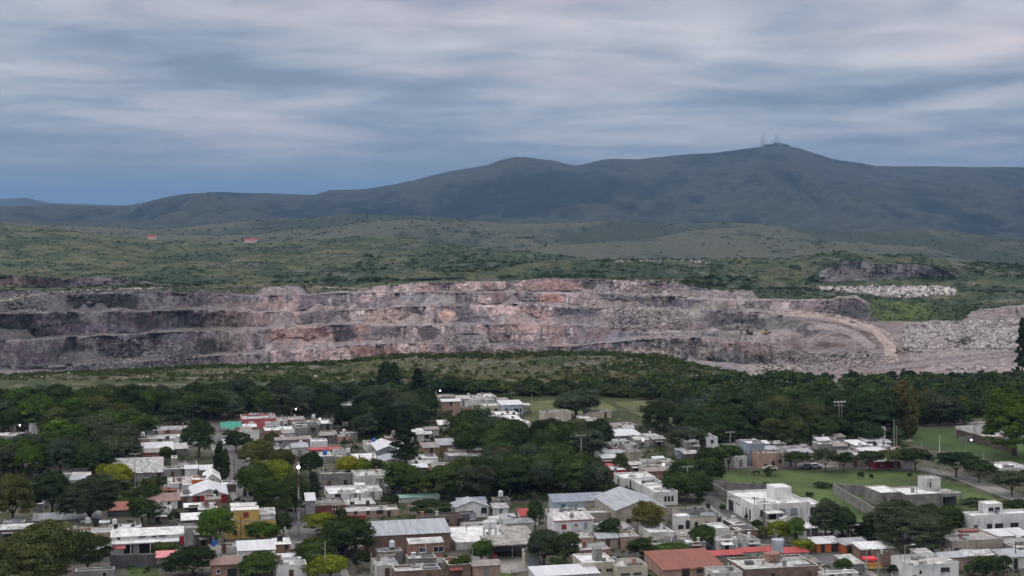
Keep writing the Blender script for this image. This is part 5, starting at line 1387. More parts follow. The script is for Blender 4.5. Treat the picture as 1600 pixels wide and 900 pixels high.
H('shorter bright red roof right of the white metal tank', 1218, 1266, 874, 866, 857, 'offwhite', 'redmetal', 'shed', rise=.3, wins=[], dmax=8)
p = thing('rooftop_tank', at(1215, 880), 0, 'big riveted pale metal tank standing on the red roofs', 'tank')
MB().cyl(0, 0, 2.4, 5., 1.15, 1.25, n=20).build('drum', paint('zinc', (.42, .45, .50), dirt=.3), p)
for a in range(4): MB().box(math.cos(a*1.57+.78)*.9-.1, math.cos(a*1.57+.78)*.9+.1, math.sin(a*1.57+.78)*.9-.1, math.sin(a*1.57+.78)*.9+.1, 0, 2.395).build('leg', W['grey'], p)
p = H('wide cluttered white roof with a brick chimney box at the bottom edge', 1164, 1285, 915, 890, 872, 'oldbrick', 'dirtywhite', clut=7, dmax=13)
wd, dp, hh = dims(p); MB().box(wd*.46, wd*.62, dp*.55, dp*.8, hh-.3, hh+1.2).box(wd*.45, wd*.63, dp*.54, dp*.81, hh+1.203, hh+1.35).build('brick_stack', W['brick'], p)
H('small crumbling white block cut off by the bottom edge', 1116, 1162, 918, 896, 886, 'offwhite', 'dirtywhite', clut=4)
H('bare white roof at the very bottom right of the brick stack', 1286, 1345, 915, 898, 893, 'offwhite', 'white', clut=2)
p = H('big plain white roof jutting in at the bottom edge', 838, 938, 925, 901, 886, 'offwhite', 'whitemetal', 'shed', rise=.4, wins=[], dmax=12)
p = H('cream flat-roofed house with two dark strip windows', 911, 962, 912, 880, 866, 'cream', 'white', wins=[(2.2, 2.2, 1.5, .5), (4.8, 2.2, 1.2, .5)], par_h=.3, clut=1)
wd, dp, hh = dims(p); MB().box(wd*.45, wd*.68, 2, 4, hh-.2, hh+2.2).build('stair_head', W['grey'], p)
H('cream block with a tiny parapet, right of the strip-windowed house', 964, 1013, 915, 886, 874, 'cream', 'dirtywhite', wins=[(.8, 2., 1.8, .35), (3.4, 2., 1.6, .35)], tanks=[(.15, .8, W['grey'], 0)])
H('white pitched canopy beside the dark street trees', 1256, 1279, 838, 826, 817, 'grey', 'white', 'shed', rise=.3, wins=[], dmax=5)
H('brick house with white front, cut off by the right edge beyond the park', 1563, 1612, 748, 732, 723, 'offwhite', 'white', tanks=[], dmax=14)
H('dark brick annexe left of the white-fronted house by the right edge', 1543, 1562, 746, 732, 722, 'oldbrick', 'grey', wins=[])
# -- street beyond the park
H('salmon-coloured bare house facing the park street', 1186, 1224, 733, 709, 704, 'salmon', 'concrete', wins=[(1.5, .5, 1.1, .9), ('door', 3.8, .9, 2.2), (5.8, 1.6, 1., .9)])
H('grey two-storey cube with a white roof edge left of the salmon house', 1170, 1196, 728, 693, 687, 'bluegrey', 'white', wins=[(1.2, 3.8, .6, .9), (3.8, 4, .7, .8), (2, 1, 1.1, 1.)], dmax=8)
H('peeling white wall house behind the street trees opposite the park', 1108, 1150, 730, 712, 704, 'offwhite', 'dirtywhite')
H('pale blue-white upper storey left of the concrete pole beyond the park', 1104, 1122, 712, 684, 680, 'white', 'white', dmax=6)
H('small white house with broken parapet right of the big concrete pole', 1148, 1168, 730, 714, 706, 'white', 'dirtywhite')
H('low white house between the salmon house and the parked cars', 1226, 1246, 729, 712, 706, 'white', 'dirtywhite')
H('flat grey-white shed roof behind the row of street trees', 1280, 1302, 716, 694, 690, 'grey', 'white', wins=[])
H('white sheet roofs left of the sports pitch, the nearer pair', 1336, 1360, 706, 696, 688, 'offwhite', 'white', 'shed', rise=.3)
H('brightest white roof left of the sports pitch', 1352, 1383, 700, 690, 684, 'grey', 'whitemetal', 'shed', rise=.5)
H('long low red wall house behind the park street trees', 1368, 1412, 733, 722, 714, 'red', 'patchy')
H('white garden house at the end of the park street row', 1411, 1426, 733, 714, 706, 'white', 'white')
H('grey-walled house among street trees opposite the park', 1310, 1366, 732, 716, 705, 'beige', 'dirtywhite')
# -- upper middle
H('coral-pink long wall of the building beside the green tarpaulin', 378, 430, 670, 655, 648, 'pink', 'dirtywhite', wins=[(8, .3, 1., .8), (14, .3, 1., .8)], par_h=.6)
H('white sheet roof sitting above the coral-pink wall', 391, 428, 656, 652, 646, 'offwhite', 'whitemetal', 'shed', rise=.3, wins=[])
H('white box house adjoining the coral-pink wall', 431, 449, 668, 657, 652, 'white', 'dirtywhite')
H('tan house with open upper frame right of the white box house', 452, 476, 668, 656, 651, 'tan', 'dirtywhite')
H('long narrow white roof below the coral-pink wall', 414, 458, 682, 673, 667, 'brick', 'white', wins='auto')
p = thing('tarpaulin', at(345, 676), YAW, 'bright sea-green tarpaulin draped beside the coral-walled building', 'tarpaulin')
v = []; f = []
for i in range(9):
    for j in range(6): v.append((i*.85, j*1., 1.4+.28*j+.35*math.sin(i*1.3)*math.cos(j*1.7)))
for i in range(8):
    for j in range(5): f.append((i*6+j, (i+1)*6+j, (i+1)*6+j+1, i*6+j+1))
MBt = MB(); MBt.v = v; MBt.f = f; q = MBt.build('cloth', plain('sea_green_cloth', (.045, .28, .22)), p); md = q.modifiers.new('s', 'SOLIDIFY'); md.thickness = .04
for x, y in ((0, 0), (6.8, 0), (0, 5), (6.8, 5)): MB().bar((x, y, 0), (x, y, 1.5), .06).build('post', DARKM, p)
H('white-roofed bungalow with dark posts among trees right of the coral building', 502, 542, 672, 662, 655, 'grey', 'white')
H('isolated white roof deep in the dark trees above the bungalow', 535, 566, 642, 634, 628, 'offwhite', 'white', 'shed', rise=.5, wins=[])
H('bright white cube standing on the crowded grey roofs', 487, 511, 704, 690, 686, 'white', 'white', wins=[], clut=0)
H('long dull-red roof edge in front of the white cube', 484, 530, 710, 704, 700, 'red', 'redmetal', 'shed', rise=.2, wins=[])
H('grey roofs with a round blue tank on top', 484, 520, 724, 714, 706, 'grey', 'dirtywhite', tanks=[(.7, .4, TANKBL, .2)])
H('white house with a blue rooftop tank beside the tall dark conifer', 574, 608, 708, 696, 688, 'offwhite', 'dirtywhite', tanks=[(.4, .5, TANKBL, .3)])
H('pale gabled house close to the foot of the tall dark conifer', 590, 624, 716, 704, 692, 'bluegrey', 'whitemetal', 'gable', rise=1.2)
H('low white roof with a round water drum left of the conifer', 555, 592, 728, 718, 709, 'offwhite', 'white')
H('domed grey shelter roof among white roofs near the conifer', 596, 632, 732, 722, 714, 'grey', 'metal', 'gable', rise=.9)
H('flat grey house on the edge of the wood right of the poplars', 671, 712, 632, 621, 617, 'beige', 'dirtywhite')
H('white two-part house at the wood edge above the terrace', 716, 762, 634, 625, 618, 'white', 'dirtywhite')
H('narrow house with a pale porch roof left of the round green tree', 754, 776, 630, 621, 615, 'beige', 'white')
H('cream house with a dark door and one window near the meadow', 757, 783, 648, 634, 630, 'cream', 'white', wins=[('door', .9, 1., 2.2), (3.6, 1.2, 1.2, 1.)])
p = H('pale blue house with two windows and a dark porch by the meadow', 784, 818, 648, 633, 626, 'blue', 'whitemetal', 'shed', rise=.6, wins=[(1.2, .8, 1.1, 1.4), (4.4, .9, 1.8, 1.2), (6.6, .9, .6, 1.2)])
wd, dp, hh = dims(p); MB().box(wd+.3, wd+3., 1, 5, hh-.5, hh-.3).build('porch_roof', R['white'], p)
for y in (1.1, 4.9): MB().box(wd+2.8, wd+2.95, y-.07, y+.07, 0, hh-.502).build('post', FRAMED, p)
for k, (xa, xb, y) in enumerate([(776, 812, 654), (768, 812, 661), (800, 830, 668), (786, 818, 666), (816, 842, 678)]):
    H(['first', 'second', 'third', 'fourth', 'lowest'][k]+' white roof counted down the slope below the pale blue house', xa, xb, y, y-6, y-11, 'offwhite', 'white', 'shed' if k % 2 else 'flat', rise=.4)
H('long cream ruin with broken parapet beyond the meadow', 850, 893, 664, 645, 641, 'cream', 'concrete', wins=[], clut=5)
H('cream house half behind dark trees right of the ruin', 918, 956, 654, 644, 640, 'cream', 'dirtywhite', tanks=[(.1, .5)])
H('house with rounded pale blue roof and rusty brick wall among trees', 684, 720, 706, 696, 686, 'brick', 'metal', 'shed', rise=1.2)
H('reddish shack left of the rounded pale blue roof', 662, 686, 712, 700, 692, 'tan', 'rusty', 'shed', rise=.4)
H('white-fronted house in the gap of the central wood', 660, 684, 730, 716, 710, 'white', 'white', wins=[])
H('low white roofs at the left edge of the central wood', 638, 664, 732, 722, 715, 'offwhite', 'white')
H('pink house with white rubble in front inside the central wood', 887, 905, 724, 711, 706, 'salmon', 'dirtywhite')
H('white gate posts and wall deep inside the central wood', 818, 832, 712, 706, 703, 'white', 'white', wins=[], clut=0)
H('narrow slanting white roof above the central wood', 686, 710, 672, 664, 657, 'offwhite', 'white', 'shed', rise=.8, wins=[])
H('bright white metal roof over a blue-grey wall right of the central wood', 942, 1004, 692, 682, 672, 'bluegrey', 'whitemetal', 'shed', rise=.6)
H('crowded grey roofs behind the parked white vans', 952, 996, 704, 696, 686, 'grey', 'dirtywhite', clut=5)
H('tall beige wall building with pale tall panels', 984, 1003, 730, 706, 702, 'beige', 'concrete', wins=[])
H('white roof house left of the parked vans in the tree gap', 945, 978, 744, 735, 729, 'red', 'white')
H('small red-edged roof below the parked white vans', 940, 962, 736, 729, 725, 'red', 'redmetal', 'shed', rise=.2, wins=[])
H('white roof patch showing between crowns left of the light pole', 1040, 1053, 672, 667, 664, 'offwhite', 'white', wins=[])
H('grey metal container house under the trees beside the light pole', 1058, 1072, 718, 704, 701, 'bluegrey', 'metal', 'shed', rise=.2, wins=[])
H('white hut with a lamp beyond the left wood', 45, 61, 682, 661, 658, 'white', 'white', dmax=6)
H('low grey roof left of the white hut in the left wood', 4, 46, 690, 682, 676, 'grey', 'dirtywhite', wins=[])
H('second low white roof by the left edge in the wood', -20, 10, 690, 681, 677, 'offwhite', 'white')
p = H('big bright white roof with a dark garage below it', 216, 268, 716, 705, 692, 'white', 'whitemetal', 'shed', rise=.5, wins=[('door', 2, 9, 1.9)], dmax=14)
H('pale roof wing right of the big bright white roof', 268, 292, 712, 702, 693, 'grey', 'dirtywhite', 'shed', rise=.4, wins=[])
H('white roof strip behind the big bright white roof', 228, 292, 692, 686, 680, 'offwhite', 'white', clut=3)
H('pinkish flat roofs at the top of the left block', 250, 297, 682, 673, 666, 'salmon', 'patchy', clut=6)
H('white block house with a red rooftop shed at the wood edge', 216, 252, 684, 674, 668, 'white', 'patchy', clut=4)
H('tall pale gable wall right of the dark round tree', 268, 276, 735, 716, 712, 'beige', 'white', wins=[], clut=0)
H('square white metal water tower left of the sports pitch', 1376, 1384, 690, 668, 666, 'white', 'white', wins=[], clut=0, name='water_tower', cat='tower', dmax=4)
# sports court: floor between red-brown low walls
p = thing('sports_court', at(1494, 683), 0, 'pale concrete sports court behind a long reddish-brown wall', 'court')
q = [at(1494, 683), at(1584, 708), at(1584, 697), at(1570, 677)]
def court(p, q):
    o = q[0]
    P = [(v-o) for v in q]
    me = bpy.data.meshes.new('floor'); me.from_pydata([(v.x, v.y, .25) for v in P], [], [(0, 1, 2, 3)]); me.materials.append(COURT)
    f = bpy.data.objects.new('floor', me); COL.objects.link(f); f.parent = p
    def wall_(name, a, b, h, mat, t=.3):
        d = (b-a).normalized(); n = Vector((-d.y, d.x, 0))*t/2
        return MB().poly([tuple((v)[:2]) for v in (a-n, b-n, b+n, a+n)], 0, h).build(name, mat, p)
    wall_('front_wall', P[0], P[1], 2.6, paint('brown_wall', (.115, .085, .078), dirt=.3)); wall_('back_wall', P[0]+Vector((0, .5, 0)), P[3], 3.4, W['offwhite']); 
    m = (P[0]+P[1])*.5; wall_('inner_wall', m+Vector((-6, 6, 0)), m+Vector((26, 9, 0)), 1.6, W['grey'])
court(p, q)
# ------------------------------------------------------------------ the rest of the crowded blocks, house by house
NAMED = len(HRECT)
def filler(xa, xb, yb, h=(2.6, 3.4), w=(6, 11), pal=None, roofs=None, gap=(.3, 1.6)):
    """houses side by side along one lot line whose fronts run through (xa, yb)"""
    a = at(xa, yb); u, v = rot(a.x, a.y); u_end = u+(xb-xa)/(F/a.y)/CY
    while u < u_end-3:
        wd = min(random.uniform(*w), u_end-u+1); dp = random.uniform(3.6, 8); vv = v+random.uniform(-1.2, 1.2)
        if occupied(u, u+wd, vv, vv+dp, .1):
            dp = 4.5
            if occupied(u, u+wd, vv, vv+dp, .1):
                wd = 4.2
                if occupied(u, u+wd, vv, vv+dp, .1): u += 1.6; continue
        X, Y = unrot(u, vv)
        if any(on_road(800+F*(X+k*wd*CY)/Y, HY+F*H0/Y, 9) for k in (0, .5, 1)): u += 1.5; continue
        if Y < 560 and any((X-tx)**2+(Y-ty)**2 < (tr*.55)**2 for tx, ty, tr in TREES): u += 2.; continue
        hh = random.uniform(*h)
        px_ = 800+F*X/Y; pb_ = HY+F*H0/Y; pt_ = pb_-hh*F/Y-4; pw_ = wd*F/Y
        if any(q[3]+2 < pb_ and max(0, min(q[1], px_+pw_)-max(q[0], px_))*max(0, min(q[3], pb_)-max(q[2], pt_)) > .33*(q[1]-q[0])*(q[3]-q[2]) for q in HRECT[:NAMED]): u += 2.; continue
        if random.random() < .07 and yb < 740: hh += 2.4
        wk = random.choice(pal or ['offwhite', 'white', 'grey', 'block', 'offwhite', 'beige', 'grey', 'brick', 'oldbrick', 'white', 'block', 'offwhite', 'salmon', 'darkgrey'])
        rk_ = random.choice(roofs or ['white', 'dirtywhite', 'dirtywhite', 'patchy', 'patchy', 'concrete', 'concrete', 'grey', 'dirtywhite', 'metal', 'rusty', 'whitemetal'])
        kind = 'shed' if rk_ in ('metal', 'rusty', 'whitemetal', 'browntile') else ('flat' if random.random() < .8 else 'shed')
        X2 = X+wd*CY; px0 = 800+F*X/Y; pyb = HY+F*H0/Y
        tk = random.random()
        tm, tn = random.choice([(TANKW, 'white tank'), (TANKB, 'black tank'), (TANKW, 'white tank'), (W['grey'], 'grey tank')])
        wn = {'offwhite': 'off-white', 'block': 'grey block', 'oldbrick': 'brown brick', 'brick': 'brick', 'darkgrey': 'dark grey', 'bluegrey': 'blue-grey'}.get(wk, wk)
        rn = {'dirtywhite': 'stained white', 'patchy': 'patchy', 'concrete': 'bare concrete', 'metal': 'grey sheet', 'whitemetal': 'white sheet', 'rusty': 'rusty sheet', 'browntile': 'brown'}.get(rk_, rk_)
        stem = ('two-storey ' if hh > 4.6 else '')+wn+' house, '+rn+' roof'+(', '+tn if tk < .42 and kind == 'flat' else '')+','
        pxc = px0+wd*F/Y/2
        lab = where(pxc, pyb, stem)
        yf = pyb-hh*F/Y; Dr = Y+dp*CY; yr = HY+F*(H0-hh)/Dr
        H(lab, px0, px0+wd*CY*F/Y, pyb, yf, yr, wk, rk_, kind, rise=.5 if kind == 'shed' else None, tanks=[(random.uniform(.2, .8), random.uniform(.3, .7), tm, random.choice([0, .6, 1.]))] if tk < .42 and kind == 'flat' else (), clut=None, par_h=random.choice([.2, .35, .5]))
        if random.random() < .35 and wd > 3.5:
            q = bpy.data.objects[-1] if False else LASTH[0]
            L_ = wd*random.uniform(.4, .9); x_ = random.uniform(0, wd-L_)
            MB().box(x_, x_+L_, -random.uniform(1., 2.), -.02, hh*.72, hh*.74, hh*.82).build('canopy', R[random.choice(['white', 'rusty', 'dirtywhite', 'grey', 'redtile', 'metal'])], q)
            [MB().box(xx, xx+.1, -1., -.9, 0, hh*.72).build('post', FRAMED, q) for xx in (x_+.1, x_+L_-.2)]
        u += wd+random.uniform(*gap)
def fillers():
    rows = [(212, 300, 700), (214, 262, 724), (246, 300, 742), (252, 345, 757), (250, 350, 776), (216, 300, 818), (296, 345, 812),
            (372, 470, 690), (430, 500, 700), (430, 545, 716), (380, 500, 682), (455, 500, 678), (500, 560, 694), (548, 640, 738), (600, 640, 706), (556, 620, 752), (500, 560, 728),
            (640, 700, 746), (540, 600, 790), (590, 640, 786), (590, 640, 880), (640, 700, 896), (690, 730, 882), (700, 760, 846),
            (740, 800, 810), (780, 860, 840), (850, 960, 862), (880, 1000, 852), (940, 1010, 862), (900, 965, 880), (700, 790, 905),
            (1010, 1070, 870), (1000, 1040, 848), (1060, 1200, 850), (1120, 1210, 862), (1140, 1260, 853), (1060, 1110, 862), (1160, 1200, 880), 
            (930, 1000, 716), (940, 1010, 728), (985, 1060, 700), (985, 1060, 740), (1000, 1060, 752), (950, 1000, 682), (1060, 1110, 724),
            (1240, 1300, 722), (1290, 1340, 722), (1280, 1340, 704), (1300, 1410, 712), (1340, 1420, 722), (1180, 1240, 716), (1100, 1170, 712),
            (1380, 1430, 884), (1410, 1490, 870), (1440, 1560, 892), (1440, 1500, 862), (1500, 1560, 886), (1545, 1620, 872), (1560, 1640, 892),
            (60, 110, 790), (110, 165, 766), (0, 60, 846), (100, 180, 880), (300, 330, 870), (280, 330, 846), (380, 440, 905),
            (755, 800, 640), (690, 760, 650), (820, 860, 690), (840, 900, 676), (700, 760, 726), (905, 945, 668), (640, 690, 690), (455, 480, 668), (180, 225, 862), (370, 430, 775)]
    for xa, xb, y in rows: filler(xa, xb, y, w=(3.4, 7.5) if y > 660 else (6, 11), h=(1.7, 2.3) if 1050 < xa < 1260 and 840 < y < 900 else (2.2, 2.9))
    for xa, xb, y in rows: filler(xa+4, xb-4, y-(y-590)*.05, w=(3., 5.5), h=(1.6, 2.2) if 1050 < xa < 1260 and 840 < y < 900 else (2., 3.))
    print('HOUSES', NHOUSE)

# ------------------------------------------------------------------ trees one can tell apart
def trees_named():
    L = [ # x, top, foot, width, kind, colour, label
     (50, 812, 940, 122, 'giant', 'olive', 'huge olive-green tree filling the bottom left corner'),
     (137, 828, 897, 66, 'dense', 'dark', 'very dark rounded tree before the canopied white house'),
     (140, 738, 822, 84, 'giant', 'grey', 'large grey-green tree above the long grey metal roof'),
     (82, 733, 806, 52, 'tall', 'dark', 'dark tree left of the large grey-green tree'),
     (20, 738, 822, 62, 'tall', 'olive', 'olive tree against the left edge above the corner tree'),
     (180, 722, 768, 46, 'broad', 'yellow', 'yellow-green tree in front of the patchy-roofed barn'),
     (228, 756, 790, 46, 'dense', 'dark', 'dark rounded tree right of the small green garden'),
     (222, 776, 822, 40, 'dense', 'dark', 'dark tree right of the rust-red shed'),
     (302, 852, 899, 66, 'dense', 'black', 'black-green tree covering the right end of the canopied house'),
     (273, 798, 818, 17, 'ball', 'dark', 'square-clipped dark shrub beside the grey walls'),
     (338, 793, 856, 52, 'tall', 'bright', 'fresh green tree left of the yellow two-storey house'),
     (408, 813, 850, 44, 'dense', 'bright', 'bright green tree covering the yellow house front'),
     (404, 863, 906, 62, 'dense', 'mid', 'rounded green tree right of the pink brick house'),
     (443, 800, 838, 28, 'dense', 'dark', 'dark street tree right of the yellow house'),
     (432, 744, 812, 66, 'giant', 'mid', 'broad green crown at the head of the left-hand street'),
     (398, 722, 790, 62, 'broad', 'mid', 'big green crown right of the red-walled gabled house'),
     (428, 716, 772, 58, 'broad', 'lime', 'lime-topped crown above the left-hand street'),
     (462, 740, 800, 44, 'dense', 'dark', 'dark crown overhanging the parked dark car'),
     (490, 736, 790, 34, 'conifer', 'blue', 'blue-green conifer behind the wedge-shaped grey building'),
     (502, 799, 838, 44, 'dense', 'lime', 'lime-green tree below the dark red brick house'),
     (540, 806, 872, 70, 'tall', 'dark', 'big dark tree left of the big brick shed'),
     (524, 815, 862, 46, 'dense', 'mid', 'green tree right of the lime tree at the corner'),
     (492, 838, 888, 58, 'dense', 'mid', 'green rounded tree over the street crossing'),
     (516, 866, 908, 60, 'broad', 'lime', 'yellow-green tree at the bottom beside the street crossing'),
     (566, 860, 890, 27, 'ball', 'black', 'black-green round tree at the left corner of the brick shed'),
     (311, 652, 716, 44, 'dense', 'dark', 'dark tree left of the straight street'),
     (342, 690, 748, 18, 'cypress', 'black', 'narrow black cypress beside the straight street'),
     (352, 700, 752, 14, 'cypress', 'dark', 'second narrow cypress beside the straight street'),
     (369, 671, 706, 36, 'dense', 'dark', 'dark round tree at the top of the straight street'),
     (402, 686, 732, 52, 'broad', 'olive', 'olive-green spreading tree right of the straight street'),
     (440, 700, 742, 40, 'broad', 'olive', 'olive tree left of the radio mast'),
     (484, 704, 746, 36, 'dense', 'dark', 'dark tree right of the radio mast'),
     (545, 711, 752, 40, 'broad', 'yellow', 'yellow-green tree above the weathered houses, left of two'),
     (566, 714, 752, 34, 'broad', 'lime', 'yellow-green tree above the weathered houses, right of two'),
     (590, 716, 748, 32, 'dense', 'dark', 'dark tree right of the two yellow-green ones'),
     (653, 574, 650, 38, 'conifer', 'black', 'blackish spire-shaped conifer, the tallest at the wood edge'),
     (632, 632, 728, 46, 'conifer', 'black', 'wide dark conifer in the middle of the left blocks'),
     (603, 564, 612, 24, 'poplar', 'dark', 'dark poplar on the bank, left of a close pair'),
     (616, 566, 612, 20, 'poplar', 'dark', 'dark poplar on the bank, right of a close pair'),
     (650, 733, 778, 56, 'dense', 'dark', 'dark tree at the left end of the central wood'),
     (673, 780, 808, 62, 'ball', 'dark', 'long dark clipped hedge mass below the green canopy'),
     (752, 843, 878, 36, 'dense', 'bright', 'fresh green tree at the left corner of the open carport'),
     (719, 868, 900, 32, 'dense', 'mid', 'green shrub tree at the left of the concrete yard'),
     (850, 826, 886, 46, 'tall', 'grey', 'grey-green tree right of the open carport'),
     (882, 830, 888, 42, 'dense', 'dark', 'dark tree before the white house with the red window'),
     (836, 780, 830, 26, 'dense', 'dark', 'dark tree right of the little red-topped house'),
     (952, 808, 850, 30, 'dense', 'dark', 'dark tree right of the white two-storey house'),
     (1011, 781, 836, 46, 'broad', 'autumn', 'yellowing tree standing before the hipped grey warehouse'),
     (1002, 838, 872, 40, 'dense', 'dark', 'dark bush-like tree above the cream block'),
     (1098, 820, 856, 42, 'dense', 'mid', 'green palm-like shrub tree before the arched white house'),
     (1050, 848, 872, 56, 'dense', 'mid', 'low green tree behind the rust-red tiled roof'),
     (1165, 868, 892, 50, 'dense', 'mid', 'green bush tree between the red roofs and the bottom'),
     (1217, 811, 850, 31, 'dense', 'lime', 'bright lime-green street tree before the villa, left one'),
     (1243, 808, 850, 30, 'dense', 'bright', 'green street tree before the villa, right one'),
     (1256, 842, 864, 34, 'dense', 'lime', 'low lime-green tree above the red roofs'),
     (1290, 778, 842, 46, 'tall', 'grey', 'dull grey-green tree right of the villa'),
     (1318, 790, 846, 38, 'tall', 'dark', 'dark tree behind the orange shops'),
     (1356, 814, 846, 44, 'dense', 'black', 'wide black-green tree behind the orange shops'),
     (1420, 782, 862, 104, 'giant', 'grey', 'very large grey-green tree in front of the unfinished house'),
     (1454, 792, 852, 66, 'tall', 'dark', 'dark large tree right of the very large grey-green one'),
     (1497, 798, 828, 46, 'broad', 'dark', 'dark tree left of the white building with square windows'),
     (1528, 778, 802, 46, 'feather', 'grey', 'low airy tree at the far side of the park corner'),
     (1585, 780, 806, 40, 'feather', 'dark', 'airy dark tree against the right edge above the white building'),
     (1536, 872, 904, 26, 'ball', 'dark', 'left of three round street trees by the white corner house'),
     (1553, 869, 900, 26, 'ball', 'dark', 'middle of three round street trees by the white corner house'),
     (1570, 867, 897, 21, 'ball', 'dark', 'right of three round street trees by the white corner house'),
     (1319, 871, 896, 26, 'dense', 'mid', 'small green tree at the mouth of the shop street'),
     (1397, 882, 902, 19, 'ball', 'black', 'near-black round bush beside the shop stall'),
     (1443, 862, 884, 17, 'dense', 'bright', 'small bright shrub on the roof line of the white corner house'),
     (1138, 692, 734, 44, 'feather', 'mid', 'airy tree before the peeling white houses opposite the park'),
     (1244, 704, 732, 42, 'feather', 'dark', 'airy dark tree over the parked cars'),
     (1290, 700, 737, 40, 'feather', 'grey', 'airy tree right of the parked cars'),
     (1318, 706, 737, 32, 'feather', 'dark', 'low airy tree before the flat grey-white shed'),
     (1358, 702, 735, 38, 'feather', 'grey', 'airy tree left of the long red wall'),
     (1390, 702, 735, 44, 'feather', 'olive', 'dull olive street tree before the long red wall'),
     (1430, 700, 735, 44, 'feather', 'dark', 'airy tree before the white garden house'),
     (1494, 704, 746, 64, 'feather', 'dark', 'wide dark tree at the lower corner of the sports pitch'),
     (1530, 716, 755, 50, 'feather', 'dark', 'dark airy tree left of the dark brick annexe'),
     (1581, 734, 774, 52, 'feather', 'grey', 'grey-green tree over the park street by the right edge'),
     (1200, 730, 744, 15, 'bush', 'dark', 'dark bush on the park edge beside the horse'),
     (1175, 753, 764, 12, 'bush', 'dark', 'small palm-like bush behind the villa, left of two'),
     (1197, 752, 764, 10, 'bush', 'dark', 'small palm-like bush behind the villa, right of two'),
     (1345, 736, 748, 9, 'bush', 'grey', 'leafless-looking sapling in the park, left of three'),
     (1361, 740, 748, 6, 'bush', 'dark', 'tiny dark sapling in the park, middle of three'),
     (1421, 738, 745, 6, 'bush', 'dark', 'tiny dark sapling in the park, right of three'),
     (1283, 753, 762, 22, 'bush', 'dark', 'dark shrub on the lawn above the walled plot'),
     (1299, 755, 764, 6, 'bush', 'dark', 'narrow shrub at the corner of the walled plot'),
     (1452, 757, 764, 5, 'bush', 'dark', 'tiny bush behind the unfinished house'),
     (1265, 768, 776, 12, 'bush', 'dark', 'small bush on the lawn right of the villa tower'),
     (1585, 604, 712, 88, 'giant', 'bright', 'tall fresh-green tree at the right edge by the sports court'),
     (1409, 592, 682, 34, 'poplar', 'autumn', 'tall yellowing poplar left of the sports pitch'),
     (1424, 604, 684, 26, 'poplar', 'autumn', 'second yellowing poplar leaning right by the pitch'),
     (1466, 612, 664, 64, 'dense', 'grey', 'broad grey-green tree behind the pitch wall'),
     (1492, 618, 662, 44, 'dense', 'dark', 'dark tree behind the pitch, right end of the row'),
     (1502, 618, 650, 22, 'dense', 'lime', 'small lime-green tree by the far field'),
     (1530, 630, 650, 18, 'feather', 'grey', 'small lone tree on the far field'),
     (1440, 622, 664, 40, 'tall', 'dark', 'dark tree right of the yellowing poplars'),
     (1372, 604, 682, 66, 'tall', 'dark', 'great dark tree left of the yellowing poplars'),
     (1335, 608, 678, 60, 'tall', 'dark', 'great dark tree right of the twin floodlight poles'),
     (1358, 656, 694, 50, 'dense', 'dark', 'dark round tree beside the square white water tower'),
     (1404, 664, 694, 20, 'dense', 'mid', 'green tree under the yellowing poplar'),
     (1248, 640, 672, 34, 'poplar', 'olive', 'yellowish upright tree in the wood above the salmon house'),
     (1141, 606, 676, 66, 'tall', 'dark', 'great dark tree above the lone light pole'),
     (1597, 488, 592, 24, 'conifer', 'black', 'very dark tall conifer cut by the right edge before the quarry'),
     (788, 615, 632, 24, 'ball', 'dark', 'dark round tree behind the pale blue house'),
     (900, 608, 652, 74, 'dense', 'grey', 'wide grey-green tree beyond the meadow'),
     (845, 656, 672, 22, 'ball', 'black', 'black-green round shrub right of the stepped white roofs'),
     (855, 750, 768, 18, 'bush', 'mid', 'green bush inside the central wood'),
     (912, 726, 758, 10, 'cypress', 'dark', 'thin cypress beside the cream ruin'),
     (804, 805, 826, 22, 'bush', 'mid', 'green bush beside the long white tank'),
     (610, 770, 792, 26, 'dense', 'dark', 'dark tree at the right end of the broad white roofs'),
     (1060, 790, 806, 16, 'bush', 'grey', 'grey bush at the road behind the arched house'),
     (1130, 786, 800, 10, 'bush', 'mid', 'roadside bush by the block wall'),
     (1170, 800, 812, 12, 'bush', 'dark', 'dark shrub at the villa side wall, upper one'),
     (1184, 812, 824, 16, 'bush', 'dark', 'dark shrub at the villa corner, lower one'),
     (1192, 822, 840, 24, 'bush', 'olive', 'olive bushes at the roadside corner before the villa'),
     (1090, 735, 785, 50, 'tall', 'dark', 'dark tree right of the tall T-topped pole'),
     (1060, 738, 782, 46, 'tall', 'mid', 'green tree left of the tall T-topped pole'),
     (1478, 790, 826, 42, 'dense', 'dark', 'dark rounded tree between the palm and the white building')]
    for r in L: tree(*r)
def veils(x, y, h, w):
    for x0, x1, yt, yb in HRECT:
        if yb > y+1: continue
        ox = min(x1, x+w/2)-max(x0, x-w/2); oy = min(yb, y)-max(yt, y-h)
        if ox > 0 and oy > 0 and ox*oy > .34*(x1-x0)*(yb-yt): return True
    return False
